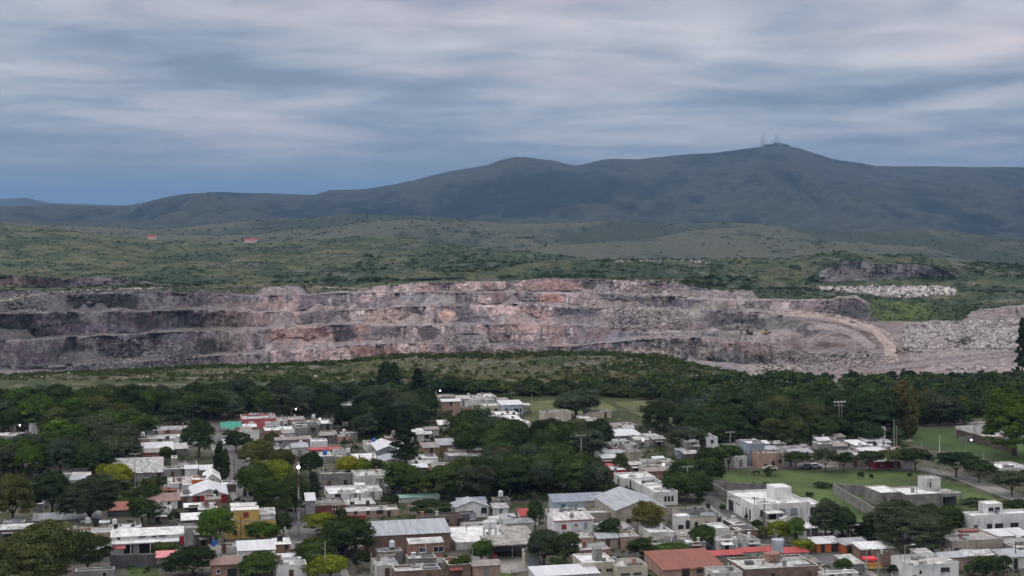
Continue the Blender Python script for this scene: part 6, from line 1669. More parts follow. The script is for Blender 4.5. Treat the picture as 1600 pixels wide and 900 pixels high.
def trees_fill():
    """crowns of the wooded parts, spread over bands of foot positions"""
    zones = [ # x0, x1, y0, y1, n, kinds, colours, height px, width px
     (-30, 215, 655, 745, 40, ('tall', 'dense', 'broad', 'tall'), ('dark', 'olive', 'grey', 'mid', 'bright'), (38, 56), (40, 62)),
     (60, 330, 640, 662, 16, ('tall', 'dense', 'broad'), ('dark', 'mid', 'bright', 'olive'), (32, 44), (34, 50)),
     (330, 540, 634, 652, 15, ('tall', 'dense', 'broad'), ('dark', 'mid', 'grey'), (34, 46), (36, 52)),
     (540, 700, 640, 690, 16, ('broad', 'dense', 'tall'), ('dark', 'dark', 'grey', 'black'), (30, 46), (32, 48)),
     (545, 635, 655, 680, 6, ('broad',), ('dark', 'grey'), (26, 34), (36, 50)),
     (640, 790, 690, 722, 12, ('tall', 'dense', 'broad'), ('dark', 'dark', 'mid', 'grey'), (34, 52), (36, 54)),
     (615, 790, 745, 782, 20, ('tall', 'dense', 'broad'), ('dark', 'mid', 'bright', 'grey'), (38, 56), (36, 56)),
     (780, 965, 700, 778, 26, ('tall', 'dense', 'tall', 'broad'), ('dark', 'grey', 'mid', 'mid', 'black'), (40, 58), (38, 58)),
     (690, 790, 655, 690, 8, ('dense', 'broad'), ('dark', 'grey'), (30, 40), (34, 46)),
     (860, 945, 668, 702, 9, ('tall', 'broad'), ('dark', 'grey'), (34, 46), (36, 50)),
     (1000, 1120, 668, 712, 13, ('tall', 'dense', 'broad'), ('dark', 'grey', 'dark', 'black'), (36, 48), (38, 56)),
     (1015, 1110, 735, 776, 11, ('tall', 'dense'), ('dark', 'mid', 'dark'), (34, 48), (36, 52)),
     (1100, 1320, 656, 700, 18, ('tall', 'dense', 'broad'), ('dark', 'grey', 'olive', 'dark'), (34, 50), (36, 56)),
     (1260, 1420, 654, 684, 10, ('tall', 'dense'), ('dark', 'dark', 'black'), (36, 52), (36, 52)),
     (1500, 1640, 638, 656, 4, ('feather', 'dense'), ('mid', 'grey'), (24, 32), (26, 36)),
     (1290, 1500, 826, 848, 5, ('tall', 'dense'), ('grey', 'dark'), (36, 46), (34, 44)),
     (580, 1000, 690, 900, 16, ('dense', 'bush', 'broad'), ('dark', 'mid', 'olive'), (18, 26), (18, 30)),
     (230, 560, 690, 900, 12, ('dense', 'bush', 'broad'), ('dark', 'mid', 'olive'), (16, 26), (16, 30)),
     (1500, 1600, 880, 905, 3, ('bush', 'dense'), ('mid',), (14, 20), (18, 28))]
    for x0, x1, y0, y1, n, ks, cs, hr, wr in zones:
        placed = []
        for k in range(n):
            for _ in range(25):
                x, y = random.uniform(x0, x1), random.uniform(y0, y1)
                p = at(x, y); u, v = rot(p.x, p.y)
                if any(b[0]-.6 < u < b[1]+.6 and b[2]-.6 < v < b[3]+.6 for b in OCC): continue
                if any(math.hypot(x-a, (y-b)*2) < wr[0]*.55 for a, b in placed): continue
                if any(math.hypot(p.x-tx, p.y-ty) < tr*.7 for tx, ty, tr in TREES): continue
                if on_road(x, y): continue
                if veils(x, y, hr[0]*1.1, wr[0]*1.05): continue
                placed.append((x, y)); tree(x, y-random.uniform(*hr)*1.1, y+2, random.uniform(*wr)*1.05, random.choice(ks), random.choice(cs)); break
ROADS = [[(1091, 763), (1118, 782), (1150, 805), (1186, 832), (1235, 868)], [(340, 668), (352, 690), (366, 720), (378, 748)], [(428, 742), (447, 778), (466, 815), (487, 858), (508, 905)], [(1300, 872), (1345, 912)], [(735, 880), (830, 885)]]
def on_road(x, y, w=14):
    for R_ in ROADS:
        for (ax, ay), (bx, by) in zip(R_[:-1], R_[1:]):
            dx, dy = bx-ax, by-ay; t = max(0, min(1, ((x-ax)*dx+(y-ay)*dy)/(dx*dx+dy*dy)))
            if math.hypot(x-ax-t*dx, y-ay-t*dy) < w: return True
    return False
trees_named()
fillers()
trees_fill()

# low growth between the trees and in the yards
def undergrowth():
    g = np.random.default_rng(21); out = []
    zs = [(-60, 215, 640, 800, 700), (60, 340, 636, 668, 260), (330, 560, 628, 652, 220), (540, 700, 634, 700, 260), (640, 800, 660, 780, 420), (780, 980, 668, 782, 560), (1000, 1120, 660, 790, 260),
          (1080, 1420, 642, 704, 700), (1420, 1520, 640, 664, 130), (1280, 1520, 822, 850, 160), (200, 1000, 670, 905, 700), (1000, 1600, 840, 905, 260)]
    for x0, x1, y0, y1, n in zs:
        for _ in range(n):
            x, y = g.uniform(x0, x1), g.uniform(y0, y1); p = at(x, y); u, v = rot(p.x, p.y); r = g.uniform(.6, 2.2) if y < 790 else g.uniform(.4, 1.1)
            if on_road(x, y, 11) or any(q[0]-r < u < q[1]+r and q[2]-r < v < q[3]+r for q in OCC) or (1100 < x and 728 < y < 815): continue
            cc = np.array(LC[['dark', 'mid', 'dark', 'olive', 'bright'][g.integers(5)]])*g.uniform(.8, 1.3)
            out.append((p.x, p.y, p.z-.2, r, r*g.uniform(.9, 1.5), *cc))
    mass('undergrowth', np.array(out), 84, .15, 'low bushes and weeds filling the gaps between trees and yards')
undergrowth()
# the land just outside the picture: more of the same woods and scrub
def outskirts():
    g = np.random.default_rng(31); out = []
    for x0, x1, y0, y1, n in ((1650, 2150, 640, 720, 260), (1660, 2200, 720, 900, 200), (-450, -50, 640, 900, 420)):
        for _ in range(n):
            x, y = g.uniform(x0, x1), g.uniform(y0, y1); p = at(x, y); r = g.uniform(1.6, 4.4)
            if any(math.hypot(p.x-tx, p.y-ty) < tr for tx, ty, tr in TREES): continue
            cc = np.array(LC[['dark', 'mid', 'grey', 'olive'][g.integers(4)]])*g.uniform(.8, 1.25)
            out.append((p.x, p.y, p.z-.3, r, r*g.uniform(1.2, 1.7), *cc))
    mass('outlying_woodland', np.array(out), 330, .13, 'dark green woodland continuing on both sides of the town')
outskirts()
# ------------------------------------------------------------------ date palm
def palm(x, yt, yb, label):
    p = at(x, yb); s = p.y/F; hgt = (yb-yt)*s
    e = thing('palm_tree', p, 0, label, 'palm')
    v, f = tube([(0, 0, 0), (.1, 0, hgt*.35), (.05, .05, hgt*.68)], [.42, .34, .38], 9); mesh_from('trunk', v, f, BARK, parent=e)
    g = np.random.default_rng(4); V, Fq, T = [], [], []; n = 0
    for k in range(46):
        th = g.uniform(0, 6.28); el = g.uniform(-.35, 1.35); L = hgt*g.uniform(.38, .5); pr = np.array([0, 0, hgt*.68])
        d = np.array([math.cos(th)*math.cos(el), math.sin(th)*math.cos(el), math.sin(el)]); side = np.array([-math.sin(th), math.cos(th), 0])
        q = pr.copy(); seg_ = 9
        for j in range(seg_):
            d = unit(d+np.array([0, 0, -.16])); q2 = q+d*L/seg_; w = .42*math.sin((j+1)/(seg_+1)*math.pi)**.6
            for sgn in (-1, 1):
                for m_ in range(2):
                    a = q+(q2-q)*(m_/2); b = a+(q2-q)*.35; tip = a+side*sgn*w+(q2-q)*.9-np.array([0, 0, .12])
                    V += [a, b, tip+(q2-q)*.1, tip]; Fq.append((n, n+1, n+2, n+3)); n += 4
            q = q2
    t = np.random.default_rng(2).uniform(.7, 1.3, len(V)//4).repeat(4)
    c = mesh_from('fronds', np.array(V), Fq, LEAF, col=np.stack([t, t, t], 1), parent=e); c.color = (.045, .058, .034, 1)
palm(1388, 776, 822, 'date palm with a full head of fronds left of the unfinished house')
palm(1100, 822, 848, 'short green palm before the arched white house')

# ------------------------------------------------------------------ poles, lamps, mast
def pole(x, yt, yb, label, kind='plain', mat=CONC, r=.16, lit=False):
    p = at(x, yb); h = (yb-yt)*p.y/F
    e = thing({'lamp': 'street_lamp', 'double': 'floodlight_pole'}.get(kind, 'utility_pole'), p, YAW, label, {'lamp': 'street lamp', 'double': 'floodlight'}.get(kind, 'pole'), 'poles and lamps')
    MB().cyl(0, 0, -.2, h, r*1.15, r*.75, n=8).build('pole', mat, e)
    if kind == 'T':
        MB().box(-1.5, 1.5, -.09, .09, h-.35, h-.17).build('crossarm', mat, e)
        for k in (-1.3, -.6, .6, 1.3): MB().cyl(k, 0, h-.168, h+.1, .06, .04, n=6).build('insulator', FRAMEW, e)
    if kind == 'cross': MB().box(-1., 1., -.07, .07, h-.9, h-.76).build('crossarm', WOODP, e)
    if kind == 'lamp':
        MB().bar((0, 0, h-.1), (1.3, -.4, h+.15), .05).build('arm', mat, e)
        g = MB().box(1.2, 2., -.55, -.25, h+.08, h+.24).build('lamp_head', FRAMEW, e)
        if lit: MB().cyl(1.6, -.42, h-.28, h+.07, .15, .18, n=10).build('bulb', LAMPL, g)
    if kind == 'double':
        for k in (0, 1): MB().box(-1.9, 1.9, -.1, .1, h-.3-k*1.1, h-.14-k*1.1).build('crossarm', mat, e)
        for k in range(4): MB().box(-1.8+k*1.1, -1.2+k*1.1, -.4, -.11, h-.35, h+.1).build('floodlight', FRAMEW, e)
        MB().cyl(1.2, .5, -.2, h-.2, .13, n=8).build('second_pole', mat, e)
pole(1074, 728, 778, 'tall pale pole with a T-shaped crossarm left of the park', 'T')
pole(1141, 674, 712, 'thick concrete pole behind the street opposite the park', 'T')
pole(908, 679, 728, 'pale concrete pole with a crossarm over the central wood', 'T')
pole(924, 672, 722, 'thin pole with a crossarm just right of the pole over the central wood', 'T', r=.1)
pole(1311, 627, 682, 'twin floodlight poles with two crossarms above the right wood', 'double')
pole(1397, 656, 704, 'tall thin pale pole left of the sports pitch', r=.13)
pole(1401, 665, 706, 'shorter thin pole just right of the tall thin one', r=.1)
pole(1440, 688, 712, 'pale pole with a small crossarm at the pitch corner', 'cross')
pole(1468, 680, 712, 'white pole in the middle of the pitch edge', r=.13, mat=W['white'])
pole(1537, 704, 732, 'thin pale pole in front of the dark brick annexe', r=.12)
pole(1542, 726, 752, 'pale pole beside the dark brick annexe by the park', r=.12)
pole(1489, 636, 664, 'thin dark pole behind the sports pitch', r=.1, mat=DARKM)
pole(1098, 736, 776, 'thin pole right of the T-topped pole', r=.11)
pole(1102, 770, 812, 'slim pole beside the road behind the arched house', r=.1, mat=WOODP)
pole(1179, 776, 816, 'brown pole at the corner of the modern white villa', r=.12, mat=WOODP)
pole(1194, 778, 846, 'slim pole with a small crossarm before the villa', 'cross', r=.12, mat=WOODP)
pole(1252, 793, 832, 'thin dark pole before the right wing of the villa', r=.08, mat=DARKM)
pole(1328, 821, 850, 'thin bent lamp post behind the orange shops', 'lamp', r=.09)
pole(1414, 852, 905, 'bent lamp post left of the white corner house', 'lamp', r=.1)
pole(1372, 856, 902, 'pole beside the red shop stall', r=.13)
pole(1354, 858, 905, 'pale pole left of the red shop stall', r=.12)
pole(1449, 884, 912, 'bare pole in front of the white corner house', r=.1, mat=WOODP)
pole(1587, 846, 885, 'dark pole at the right edge below the white building', r=.12, mat=WOODP)
pole(1267, 826, 862, 'yellowish pole beside the low lime-green tree', r=.13)
pole(508, 846, 912, 'tall pale pole at the bottom beside the street crossing', r=.12)
pole(580, 864, 912, 'pale pole at the lower left corner of the brick shed', r=.14)
pole(738, 856, 896, 'pole with a small sign box left of the concrete yard', r=.09)
pole(856, 788, 826, 'pale pole left of the white two-storey house', r=.12)
pole(822, 840, 866, 'pole rising through the carport canopy', r=.09, mat=WOODP)
pole(436, 778, 806, 'pale pole at the left side of the left-hand street', r=.1)
pole(403, 745, 772, 'thin green-grey pole among the big leafy crowns', r=.1)
pole(376, 808, 848, 'thin pole before the yellow two-storey house', r=.08, mat=WOODP)
pole(453, 836, 862, 'thin pole by the tan annexe', r=.09, mat=WOODP)
pole(356, 704, 745, 'dark pole on the left of the straight street', r=.12, mat=WOODP)
pole(366, 712, 752, 'dark pole on the right of the straight street', r=.12, mat=WOODP)
pole(211, 708, 766, 'tall thin pole in front of the patchy-roofed barn', 'T', r=.1)
pole(301, 634, 656, 'pale pole standing against the left wood', r=.14)
pole(218, 808, 824, 'white pole behind the canopied white house', r=.12, mat=W['white'])
pole(492, 645, 668, 'thin pale pole right of the tan framed house', r=.12)
pole(621, 632, 656, 'pale pole behind the trees left of the conifer', r=.12)
pole(531, 626, 654, 'thin dark pole in the trees above the bungalow', r=.1, mat=WOODP)
pole(831, 616, 648, 'tall thin pole right of the pale blue house', r=.1)
pole(830.5+16, 622, 652, 'thin pole in the meadow', r=.09)
pole(799, 608, 630, 'thin pole behind the round dark tree', r=.09)
pole(588, 706, 738, 'dark lamp-like pole among white roofs near the conifer', 'cross', r=.1, mat=DARKM)
pole(1574, 872, 902, 'thin dark pole among the round street trees', r=.08, mat=DARKM)
pole(1016, 722, 748, 'thin pole behind the stepped white blocks', r=.09)
pole(1213, 698, 724, 'thin pole right of the salmon house roof', r=.09)
LIT = [(136, 781, 806, 'above the long grey metal roof'), (1032, 724, 752, 'behind the stepped white blocks'), (1001, 686, 716, 'right of the crowded grey roofs'), (1154, 665, 690, 'in the wood above the concrete pole'),
       (1133, 658, 688, 'left of the wood lamp above the concrete pole'), (1514, 686, 708, 'in front of the sports court wall'), (550, 625, 640, 'over the isolated white roof'), (686, 610, 628, 'behind the wood-edge grey house'),
       (497, 653, 668, 'right of the tan framed house'), (44, 657, 676, 'on the white hut in the left wood'), (28, 663, 684, 'left of the white hut'), (979, 767, 790, 'left of the stepped white blocks'),
       (460, 638, 656, 'above the coral-pink wall'), (410, 781, 806, 'over the yellow house roofs')]
for x, yt, yb, wh in LIT: pole(x-5, yt+1, yb, 'lit street lamp '+wh, 'lamp', r=.07, lit=True)
# cables between poles
def cable(pts, label, n=3):
    e = thing('power_line', at(*pts[0][:2]), 0, label, 'cable', 'overhead cables'); o = e.location
    P = []
    for x, yt, yb in pts:
        q = at(x, yb); P.append(Vector((q.x, q.y, (yb-yt)*q.y/F-.2))-Vector((o.x, o.y, o.z)))
    for k in range(n):
        m = MB(); off = Vector(((k-(n-1)/2)*.7, 0, -.25*(k % 2)))
        for a_, b_ in zip(P[:-1], P[1:]):
            L_ = (b_-a_).length; prev = a_+off
            for j in range(1, 9):
                t = j/8; q = a_.lerp(b_, t)+off; q.z -= 4*t*(1-t)*L_*.018
                m.bar(tuple(prev), tuple(q), .028, 3); prev = q
        m.build('wire', plain('cable_black', (.02, .02, .02)), e)
cable([(1074, 728, 778), (1098, 736, 776), (1141, 674, 712)], 'cables running from the T-topped pole towards the park street')
cable([(908, 679, 728), (924, 672, 722), (1001, 688, 716)], 'cables strung over the central wood')
cable([(1194, 778, 846), (1267, 826, 862), (1354, 858, 905)], 'cables crossing above the red roofs and the shop street')
cable([(1414, 852, 905), (1449, 884, 912), (1587, 846, 885)], 'cables along the white corner house')
cable([(508, 846, 912), (453, 836, 862), (436, 778, 806), (366, 712, 752)], 'cables following the left-hand street')
cable([(580, 864, 912), (738, 856, 896), (822, 840, 866), (856, 788, 826)], 'cables in front of the brick shed and carport')
cable([(211, 708, 766), (301, 634, 656)], 'cables from the barn pole to the left wood')
cable([(1194, 778, 846), (1179, 776, 816), (1102, 770, 812)], 'cables beside the modern white villa')
# radio mast
def mast(x, yt, yb, label):
    p = at(x, yb); h = (yb-yt)*p.y/F; e = thing('radio_mast', p, 0, label, 'mast')
    n = 14; wm = paint('mast_white', (.6, .6, .6)); rm = paint('mast_red', (.16, .06, .05))
    for k in range(n):
        z0, z1 = h*k/n, h*(k+1)/n-.01; m = MB(); r = .15
        c = [(r*math.cos(a), r*math.sin(a)) for a in (0, 2.09, 4.19)]
        for a, b in c: m.bar((a, b, z0), (a, b, z1), .025, 4)
        for j in range(4):
            za, zb_ = z0+(z1-z0)*j/4, z0+(z1-z0)*(j+1)/4
            for i in range(3): m.bar((*c[i], za), (*c[(i+1) % 3], zb_), .014, 4)
        m.build('section', wm if (k % 4) > 1 else rm, e)
    q = MB().box(-.2, .2, -.2, .2, h*.77, h*.77+.1).build('lamp_bracket', DARKM, e)
    s = bpy.data.meshes.new('bulb'); bm = bmesh.new(); bmesh.ops.create_uvsphere(bm, u_segments=12, v_segments=8, radius=.34); bm.to_mesh(s); bm.free(); s.materials.append(LAMPL)
    b = bpy.data.objects.new('bulb', s); COL.objects.link(b); b.parent = q; b.location = (0, -.3, h*.77+.5)
mast(466.5, 702, 838, 'thin red-and-white lattice mast carrying a lit white globe by the street')

# ------------------------------------------------------------------ vehicles
def car(x, y, rz, body, label, style='sedan', name='parked_car', cat='car', L=4.3, z=None):
    p = at(x, y) if z is None else Vector(z)
    e = thing(name, p, rz, label, cat, 'parked vehicles')
    m = plain('paint_'+body[0], body[1], rough=.25, spec=.5)
    h = {'sedan': 1.42, 'hatch': 1.48, 'pickup': 1.75, 'van': 2.1}[style]; w = 1.72 if style != 'van' else 1.9; L_ = L
    prof = {'sedan': [(0, .35), (0, .75), (.25, .92), (1.05, 1.0), (1.65, 1.40), (2.9, 1.42), (3.55, 1.02), (4.2, .95), (4.3, .75), (4.3, .35)],
            'hatch': [(0, .35), (0, .8), (.9, 1.0), (1.5, 1.45), (3.1, 1.48), (3.75, 1.05), (3.9, .8), (3.9, .35)],
            'pickup': [(0, .45), (0, 1.0), (1.1, 1.1), (1.7, 1.72), (2.9, 1.75), (3.1, 1.1), (5., 1.1), (5., .45)],
            'van': [(0, .4), (0, 1.0), (.7, 1.2), (1.3, 2.05), (4.6, 2.1), (4.8, 1.9), (4.8, .4)]}[style]
    q = MB().prism(prof, -w/2, w/2).build('body', m, e, bevel=.06)
    gl = {'sedan': [(1.22, 1.04), (1.68, 1.36), (2.86, 1.38), (3.36, 1.04)], 'hatch': [(1.08, 1.04), (1.52, 1.4), (3.05, 1.42), (3.55, 1.06)], 'pickup': [(1.22, 1.14), (1.74, 1.66), (2.82, 1.68), (2.95, 1.14)], 'van': [(.84, 1.26), (1.3, 1.95), (2., 1.95), (2., 1.26)]}[style]
    MB().prism(gl, -w/2-.012, w/2+.012).build('side_windows', GLASS, e)
    a, b = gl[0], gl[1]
    MB().prism([(a[0]-.1, a[1]-.02), (b[0]-.1, b[1]-.02), (b[0]-.06, b[1]), (a[0]-.06, a[1])], -w/2+.12, w/2-.12).build('windscreen', GLASS, e)
    LL = prof[-1][0]
    for x_ in (LL*.19, LL*.79):
        for s in (-1, 1):
            v, f = tube([(x_, s*(w/2-.14), .32), (x_, s*(w/2+.04), .32)], [.32, .32], 14); wh = MB(); wh.v = [tuple(q_) for q_ in v]+[(x_, s*(w/2+.04), .32)]; wh.f = [tuple(int(i) for i in q_) for q_ in f]+[(14+i, 14+(i+1) % 14, 28) for i in range(14)]
            t = wh.build('wheel', plain('tyre', (.02, .02, .02)), e)
            MB().bar((x_, s*(w/2+.041), .32), (x_, s*(w/2+.055), .32), .17, 10).build('rim', plain('rim', (.35, .35, .36)), t)
    for s in (-1, 1):
        MB().box(-.02, .06, s*w*.36-.14, s*w*.36+.14, .62, .76).build('headlight', FRAMEW, e)
        MB().box(LL-.05, LL+.02, s*w*.38-.12, s*w*.38+.12, .65, .82).build('tail_light', plain('tail_red', (.3, .01, .01)), e)
    return e
CWH = ('white', (.62, .62, .64)); CBL = ('blue_grey', (.12, .16, .24)); CDK = ('dark', (.03, .03, .035)); CRD = ('red', (.35, .02, .03)); CCR = ('cream', (.42, .40, .33)); CSV = ('silver', (.35, .36, .38))
car(1260, 731.5, 0, CWH, 'white saloon parked opposite the park under the airy tree')
car(1248, 732.5, 0, CBL, 'blue-grey car parked nose to tail with the white saloon', 'hatch')
car(1191, 735, 0, CCR, 'cream car half hidden by the dark bush on the park edge')
car(452, 800, YAW+1.57, CDK, 'dark car standing in the left-hand street under the crowns', 'hatch')
car(771, 874.5, YAW+1.57, CRD, 'red car parked inside the open carport', 'hatch')
car(274, 733, .05, CWH, 'white pickup right of the patchy-roofed barn', 'pickup', 'pickup_truck', 'pickup')
car(940, 716, -.5, CWH, 'white van at the upper left of the parking gap in the wood', 'van', 'parked_van', 'van')
car(951, 722, -.5, CSV, 'silver car in the middle of the parking gap in the wood')
car(958, 728, -.4, CWH, 'white car nearest the red-edged roof in the parking gap', 'hatch')
car(1364, 825, .3, CWH, 'white car half hidden between the shops trees and the very large tree', 'pickup')
car(351, 696, YAW+1.57, CWH, 'white car at the top of the straight street', 'hatch')
car(1590, 868, .1, CDK, 'dark car under the white building by the right edge')
car(534, 868, YAW+1.57, CDK, 'dark car in the shade of the big dark tree by the crossing', 'hatch')
# quarry machines stand on the pad of the pit
def pit_spot(x, y):
    m = (np.abs(CXX-x) < 2)&(TD > 900)&(TD < 1300); k = np.argmin(np.where(m, np.abs(YY-y), 1e9)); return Vector((TX.ravel()[k], TD.ravel()[k], TZ.ravel()[k]))
def excavator(x, y, col, label, rz=0):
    p = pit_spot(x, y); e = thing('excavator', p, rz, label, 'excavator'); e.scale = (1.25,)*3
    m = plain(*col)
    for s in (-1, 1): MB().box(-2., 2., s*1.2-.3, s*1.2+.3, 0, .9).build('track', CDKM, e, bevel=.2)
    MB().box(-1.8, 1.6, -1.3, 1.3, 1.0, 2.2).build('body', m, e, bevel=.1); MB().box(.4, 1.7, .1, 1.2, 2.21, 3.4).build('cab', GLASS, e)
    MB().bar((1.4, -.3, 1.8), (4., -.3, 4.2), .25, 6).build('boom', m, e); MB().bar((4., -.3, 4.2), (5.6, -.3, 1.6), .2, 6).build('arm', m, e); MB().box(5.1, 6., -.9, .4, .7, 1.6).build('bucket', CDKM, e)
CDKM = plain('machine_dark', (.03, .03, .03))
excavator(1173, 523, ('machine_black', (.05, .05, .05)), 'dark excavator working on the quarry ledge', 2.6)
def loader(x, y):
    p = pit_spot(x, y); e = thing('wheel_loader', p, .5, 'small yellow wheel loader right of the dark excavator in the pit', 'loader'); e.scale = (1.2,)*3
    ym = plain('machine_yellow', (.55, .34, .05))
    MB().box(-2., .4, -1., 1., .9, 2.1).build('body', ym, e, bevel=.1); MB().box(-.2, 1., -.7, .7, 2.11, 3.2).build('cab', GLASS, e); MB().box(.41, 2., -.5, .5, .9, 1.6).build('front_frame', ym, e)
    MB().bar((1.4, 0, 1.5), (3., 0, .9), .2).build('arm', ym, e); MB().box(2.8, 3.7, -1.3, 1.3, .3, 1.3).build('bucket', CDKM, e)
    for x_ in (-1.3, 1.2):
        for s in (-1, 1): MB().bar((x_, s*.9, .75), (x_, s*1.4, .75), .75, 14).build('wheel', CDKM, e)
loader(1197, 523)

# ------------------------------------------------------------------ people and the horse
def skin_body(name, pts, edges, mat, root=0, parent=None, lv=2):
    me = bpy.data.meshes.new(name); me.from_pydata([p[:3] for p in pts], edges, [])
    o = bpy.data.objects.new(name, me); COL.objects.link(o); me.materials.append(mat)
    if parent: o.parent = parent
    o.modifiers.new('skin', 'SKIN'); 
    for i, p in enumerate(pts):
        sv = me.skin_vertices[0].data[i]; sv.radius = (p[3], p[3]); sv.use_root = (i == root)
    s = o.modifiers.new('sub', 'SUBSURF'); s.levels = 1; s.render_levels = lv
    return o
SKINM = plain('skin', (.35, .2, .14)); CLO = plain('dark_clothes', (.025, .025, .03)); REDC = plain('red_jacket', (.33, .03, .05)); PINKC = plain('pink_shirt', (.55, .25, .26))
def hand(par, x, y, z, s=1):
    m = MB(); m.box(x-.04, x+.04, y-.015, y+.015, z-.09, z)
    o = m.build('hand', SKINM, par, bevel=.008)
    for k in range(4): MB().bar((x-.032+k*.021, y, z-.088), (x-.034+k*.022, y-.02, z-.15-.01*(k in (1, 2))), .009, 6).build('finger', SKINM, o)
    MB().bar((x+.04*s, y, z-.03), (x+.065*s, y-.02, z-.09), .011, 6).build('thumb', SKINM, o)
def person(loc, rz, label, sit=False, top=CLO):
    e = thing('person', loc, rz, label, 'person')
    if sit: hip, k1, k2, f1, f2 = .78, (-.22, -.42, .62), (.22, -.42, .62), (-.2, -.22, .22), (.2, -.22, .22)
    else: hip, k1, k2, f1, f2 = .94, (-.11, -.05, .5), (.12, .06, .5), (-.11, -.12, .08), (.13, .18, .08)
    dz = hip-.94; a = -.18 if sit else 0.
    P = [(0, 0, hip, .15), (0, a*.5, 1.2+dz, .155), (0, a, 1.42+dz, .14), (0, a*1.1, 1.52+dz, .06), (0, a*1.1-.02, 1.66+dz, .10), (0, a*1.1-.01, 1.74+dz, .075),
         (-.20, a, 1.42+dz, .06), (-.27, a-.12*(sit), 1.15+dz, .05), ((-.3), a-(.42 if sit else .06), (1.05 if sit else .92)+dz, .035),
         (.20, a, 1.42+dz, .06), (.27, a-.12*(sit), 1.15+dz, .05), ((.3), a-(.42 if sit else .06), (1.05 if sit else .92)+dz, .035),
         (-.1, 0, hip-.06, .1), (*k1, .065), (*f1, .045), (f1[0], f1[1]-.16, f1[2]-.04, .035), (.1, 0, hip-.06, .1), (*k2, .065), (*f2, .045), (f2[0], f2[1]-.16, f2[2]-.04, .035)]
    E = [(0, 1), (1, 2), (2, 3), (3, 4), (4, 5), (2, 6), (6, 7), (7, 8), (2, 9), (9, 10), (10, 11), (0, 12), (12, 13), (13, 14), (14, 15), (0, 16), (16, 17), (17, 18), (18, 19)]
    b = skin_body('body', P, E, SKINM, 0, e)
    # clothes: same skeleton, a little fuller, without head and hands
    sh = [P[i][:3]+(P[i][3]*1.14,) for i in (0, 1, 2, 6, 7, 9, 10)]+[(P[8][0]*.98, P[8][1]*.9, P[8][2]+.05, .045), (P[11][0]*.98, P[11][1]*.9, P[11][2]+.05, .045)]
    skin_body('jacket', sh, [(0, 1), (1, 2), (2, 3), (3, 4), (4, 7), (2, 5), (5, 6), (6, 8)], top, 0, e)
    tr = [P[i][:3]+(P[i][3]*1.16,) for i in (0, 12, 13, 14, 16, 17, 18)]
    skin_body('trousers', tr, [(0, 1), (1, 2), (2, 3), (0, 4), (4, 5), (5, 6)], CLO, 0, e)
    for s in (8, 11): hand(e, P[s][0], P[s][1], P[s][2]-.02, 1 if s == 11 else -1)
    hd = bpy.data.meshes.new('hair'); bm = bmesh.new(); bmesh.ops.create_uvsphere(bm, u_segments=12, v_segments=8, radius=.115)
    for v in list(bm.verts):
        if v.co.z < -.02 and v.co.y < .03: bm.verts.remove(v)
    bm.to_mesh(hd); bm.free(); hd.materials.append(plain('hair', (.015, .012, .01))); ho = bpy.data.objects.new('hair', hd); COL.objects.link(ho); ho.parent = e; ho.location = (0, a*1.1+.01, 1.72+dz)
    return e
# rider coming up the asphalt road
def motorbike(loc, rz):
    e = thing('motorbike', loc, rz, 'small dark motorbike riding down the asphalt road beside the villa', 'motorbike')
    for y in (-.62, .62):
        pts = [(0, y+.30*math.cos(a), .31+.30*math.sin(a)) for a in [i*math.pi/8 for i in range(17)]]
        v, f = tube(pts, [.05]*17, 6); m = MB(); m.v = [tuple(q) for q in v]; m.f = [tuple(int(i) for i in q) for q in f]
        w = m.build('wheel', plain('tyre', (.02, .02, .02)), e); MB().bar((-.06, y, .31), (.06, y, .31), .07, 8).build('hub', DARKM, w)
    MB().box(-.13, .13, -.25, .35, .35, .68).build('engine', DARKM, e, bevel=.05); MB().box(-.14, .14, -.3, .05, .69, .9).build('fuel_tank', plain('bike_red', (.3, .02, .03)), e, bevel=.06)
    MB().box(-.13, .13, .06, .7, .7, .78).build('saddle', DARKM, e, bevel=.03); MB().bar((-.35, -.42, 1.02), (.35, -.42, 1.02), .018).build('handlebar', DARKM, e)
    for s in (-1, 1): MB().bar((s*.07, -.62, .31), (s*.06, -.38, 1.), .025).build('fork', DARKM, e)
    MB().bar((0, -.56, .8), (0, -.64, .8), .09, 10).build('headlight', FRAMEW, e)
rl = at(1147, 815); motorbike(rl+Vector((0, 0, .035)), YAW); person(rl+Vector((0, 0, .035)), YAW, 'person in a dark red jacket riding the small dark motorbike', True, REDC)
person(at(1535.5, 694)+Vector((0, 0, .25)), 1.2, 'person in dark clothes standing on the pale sports court')
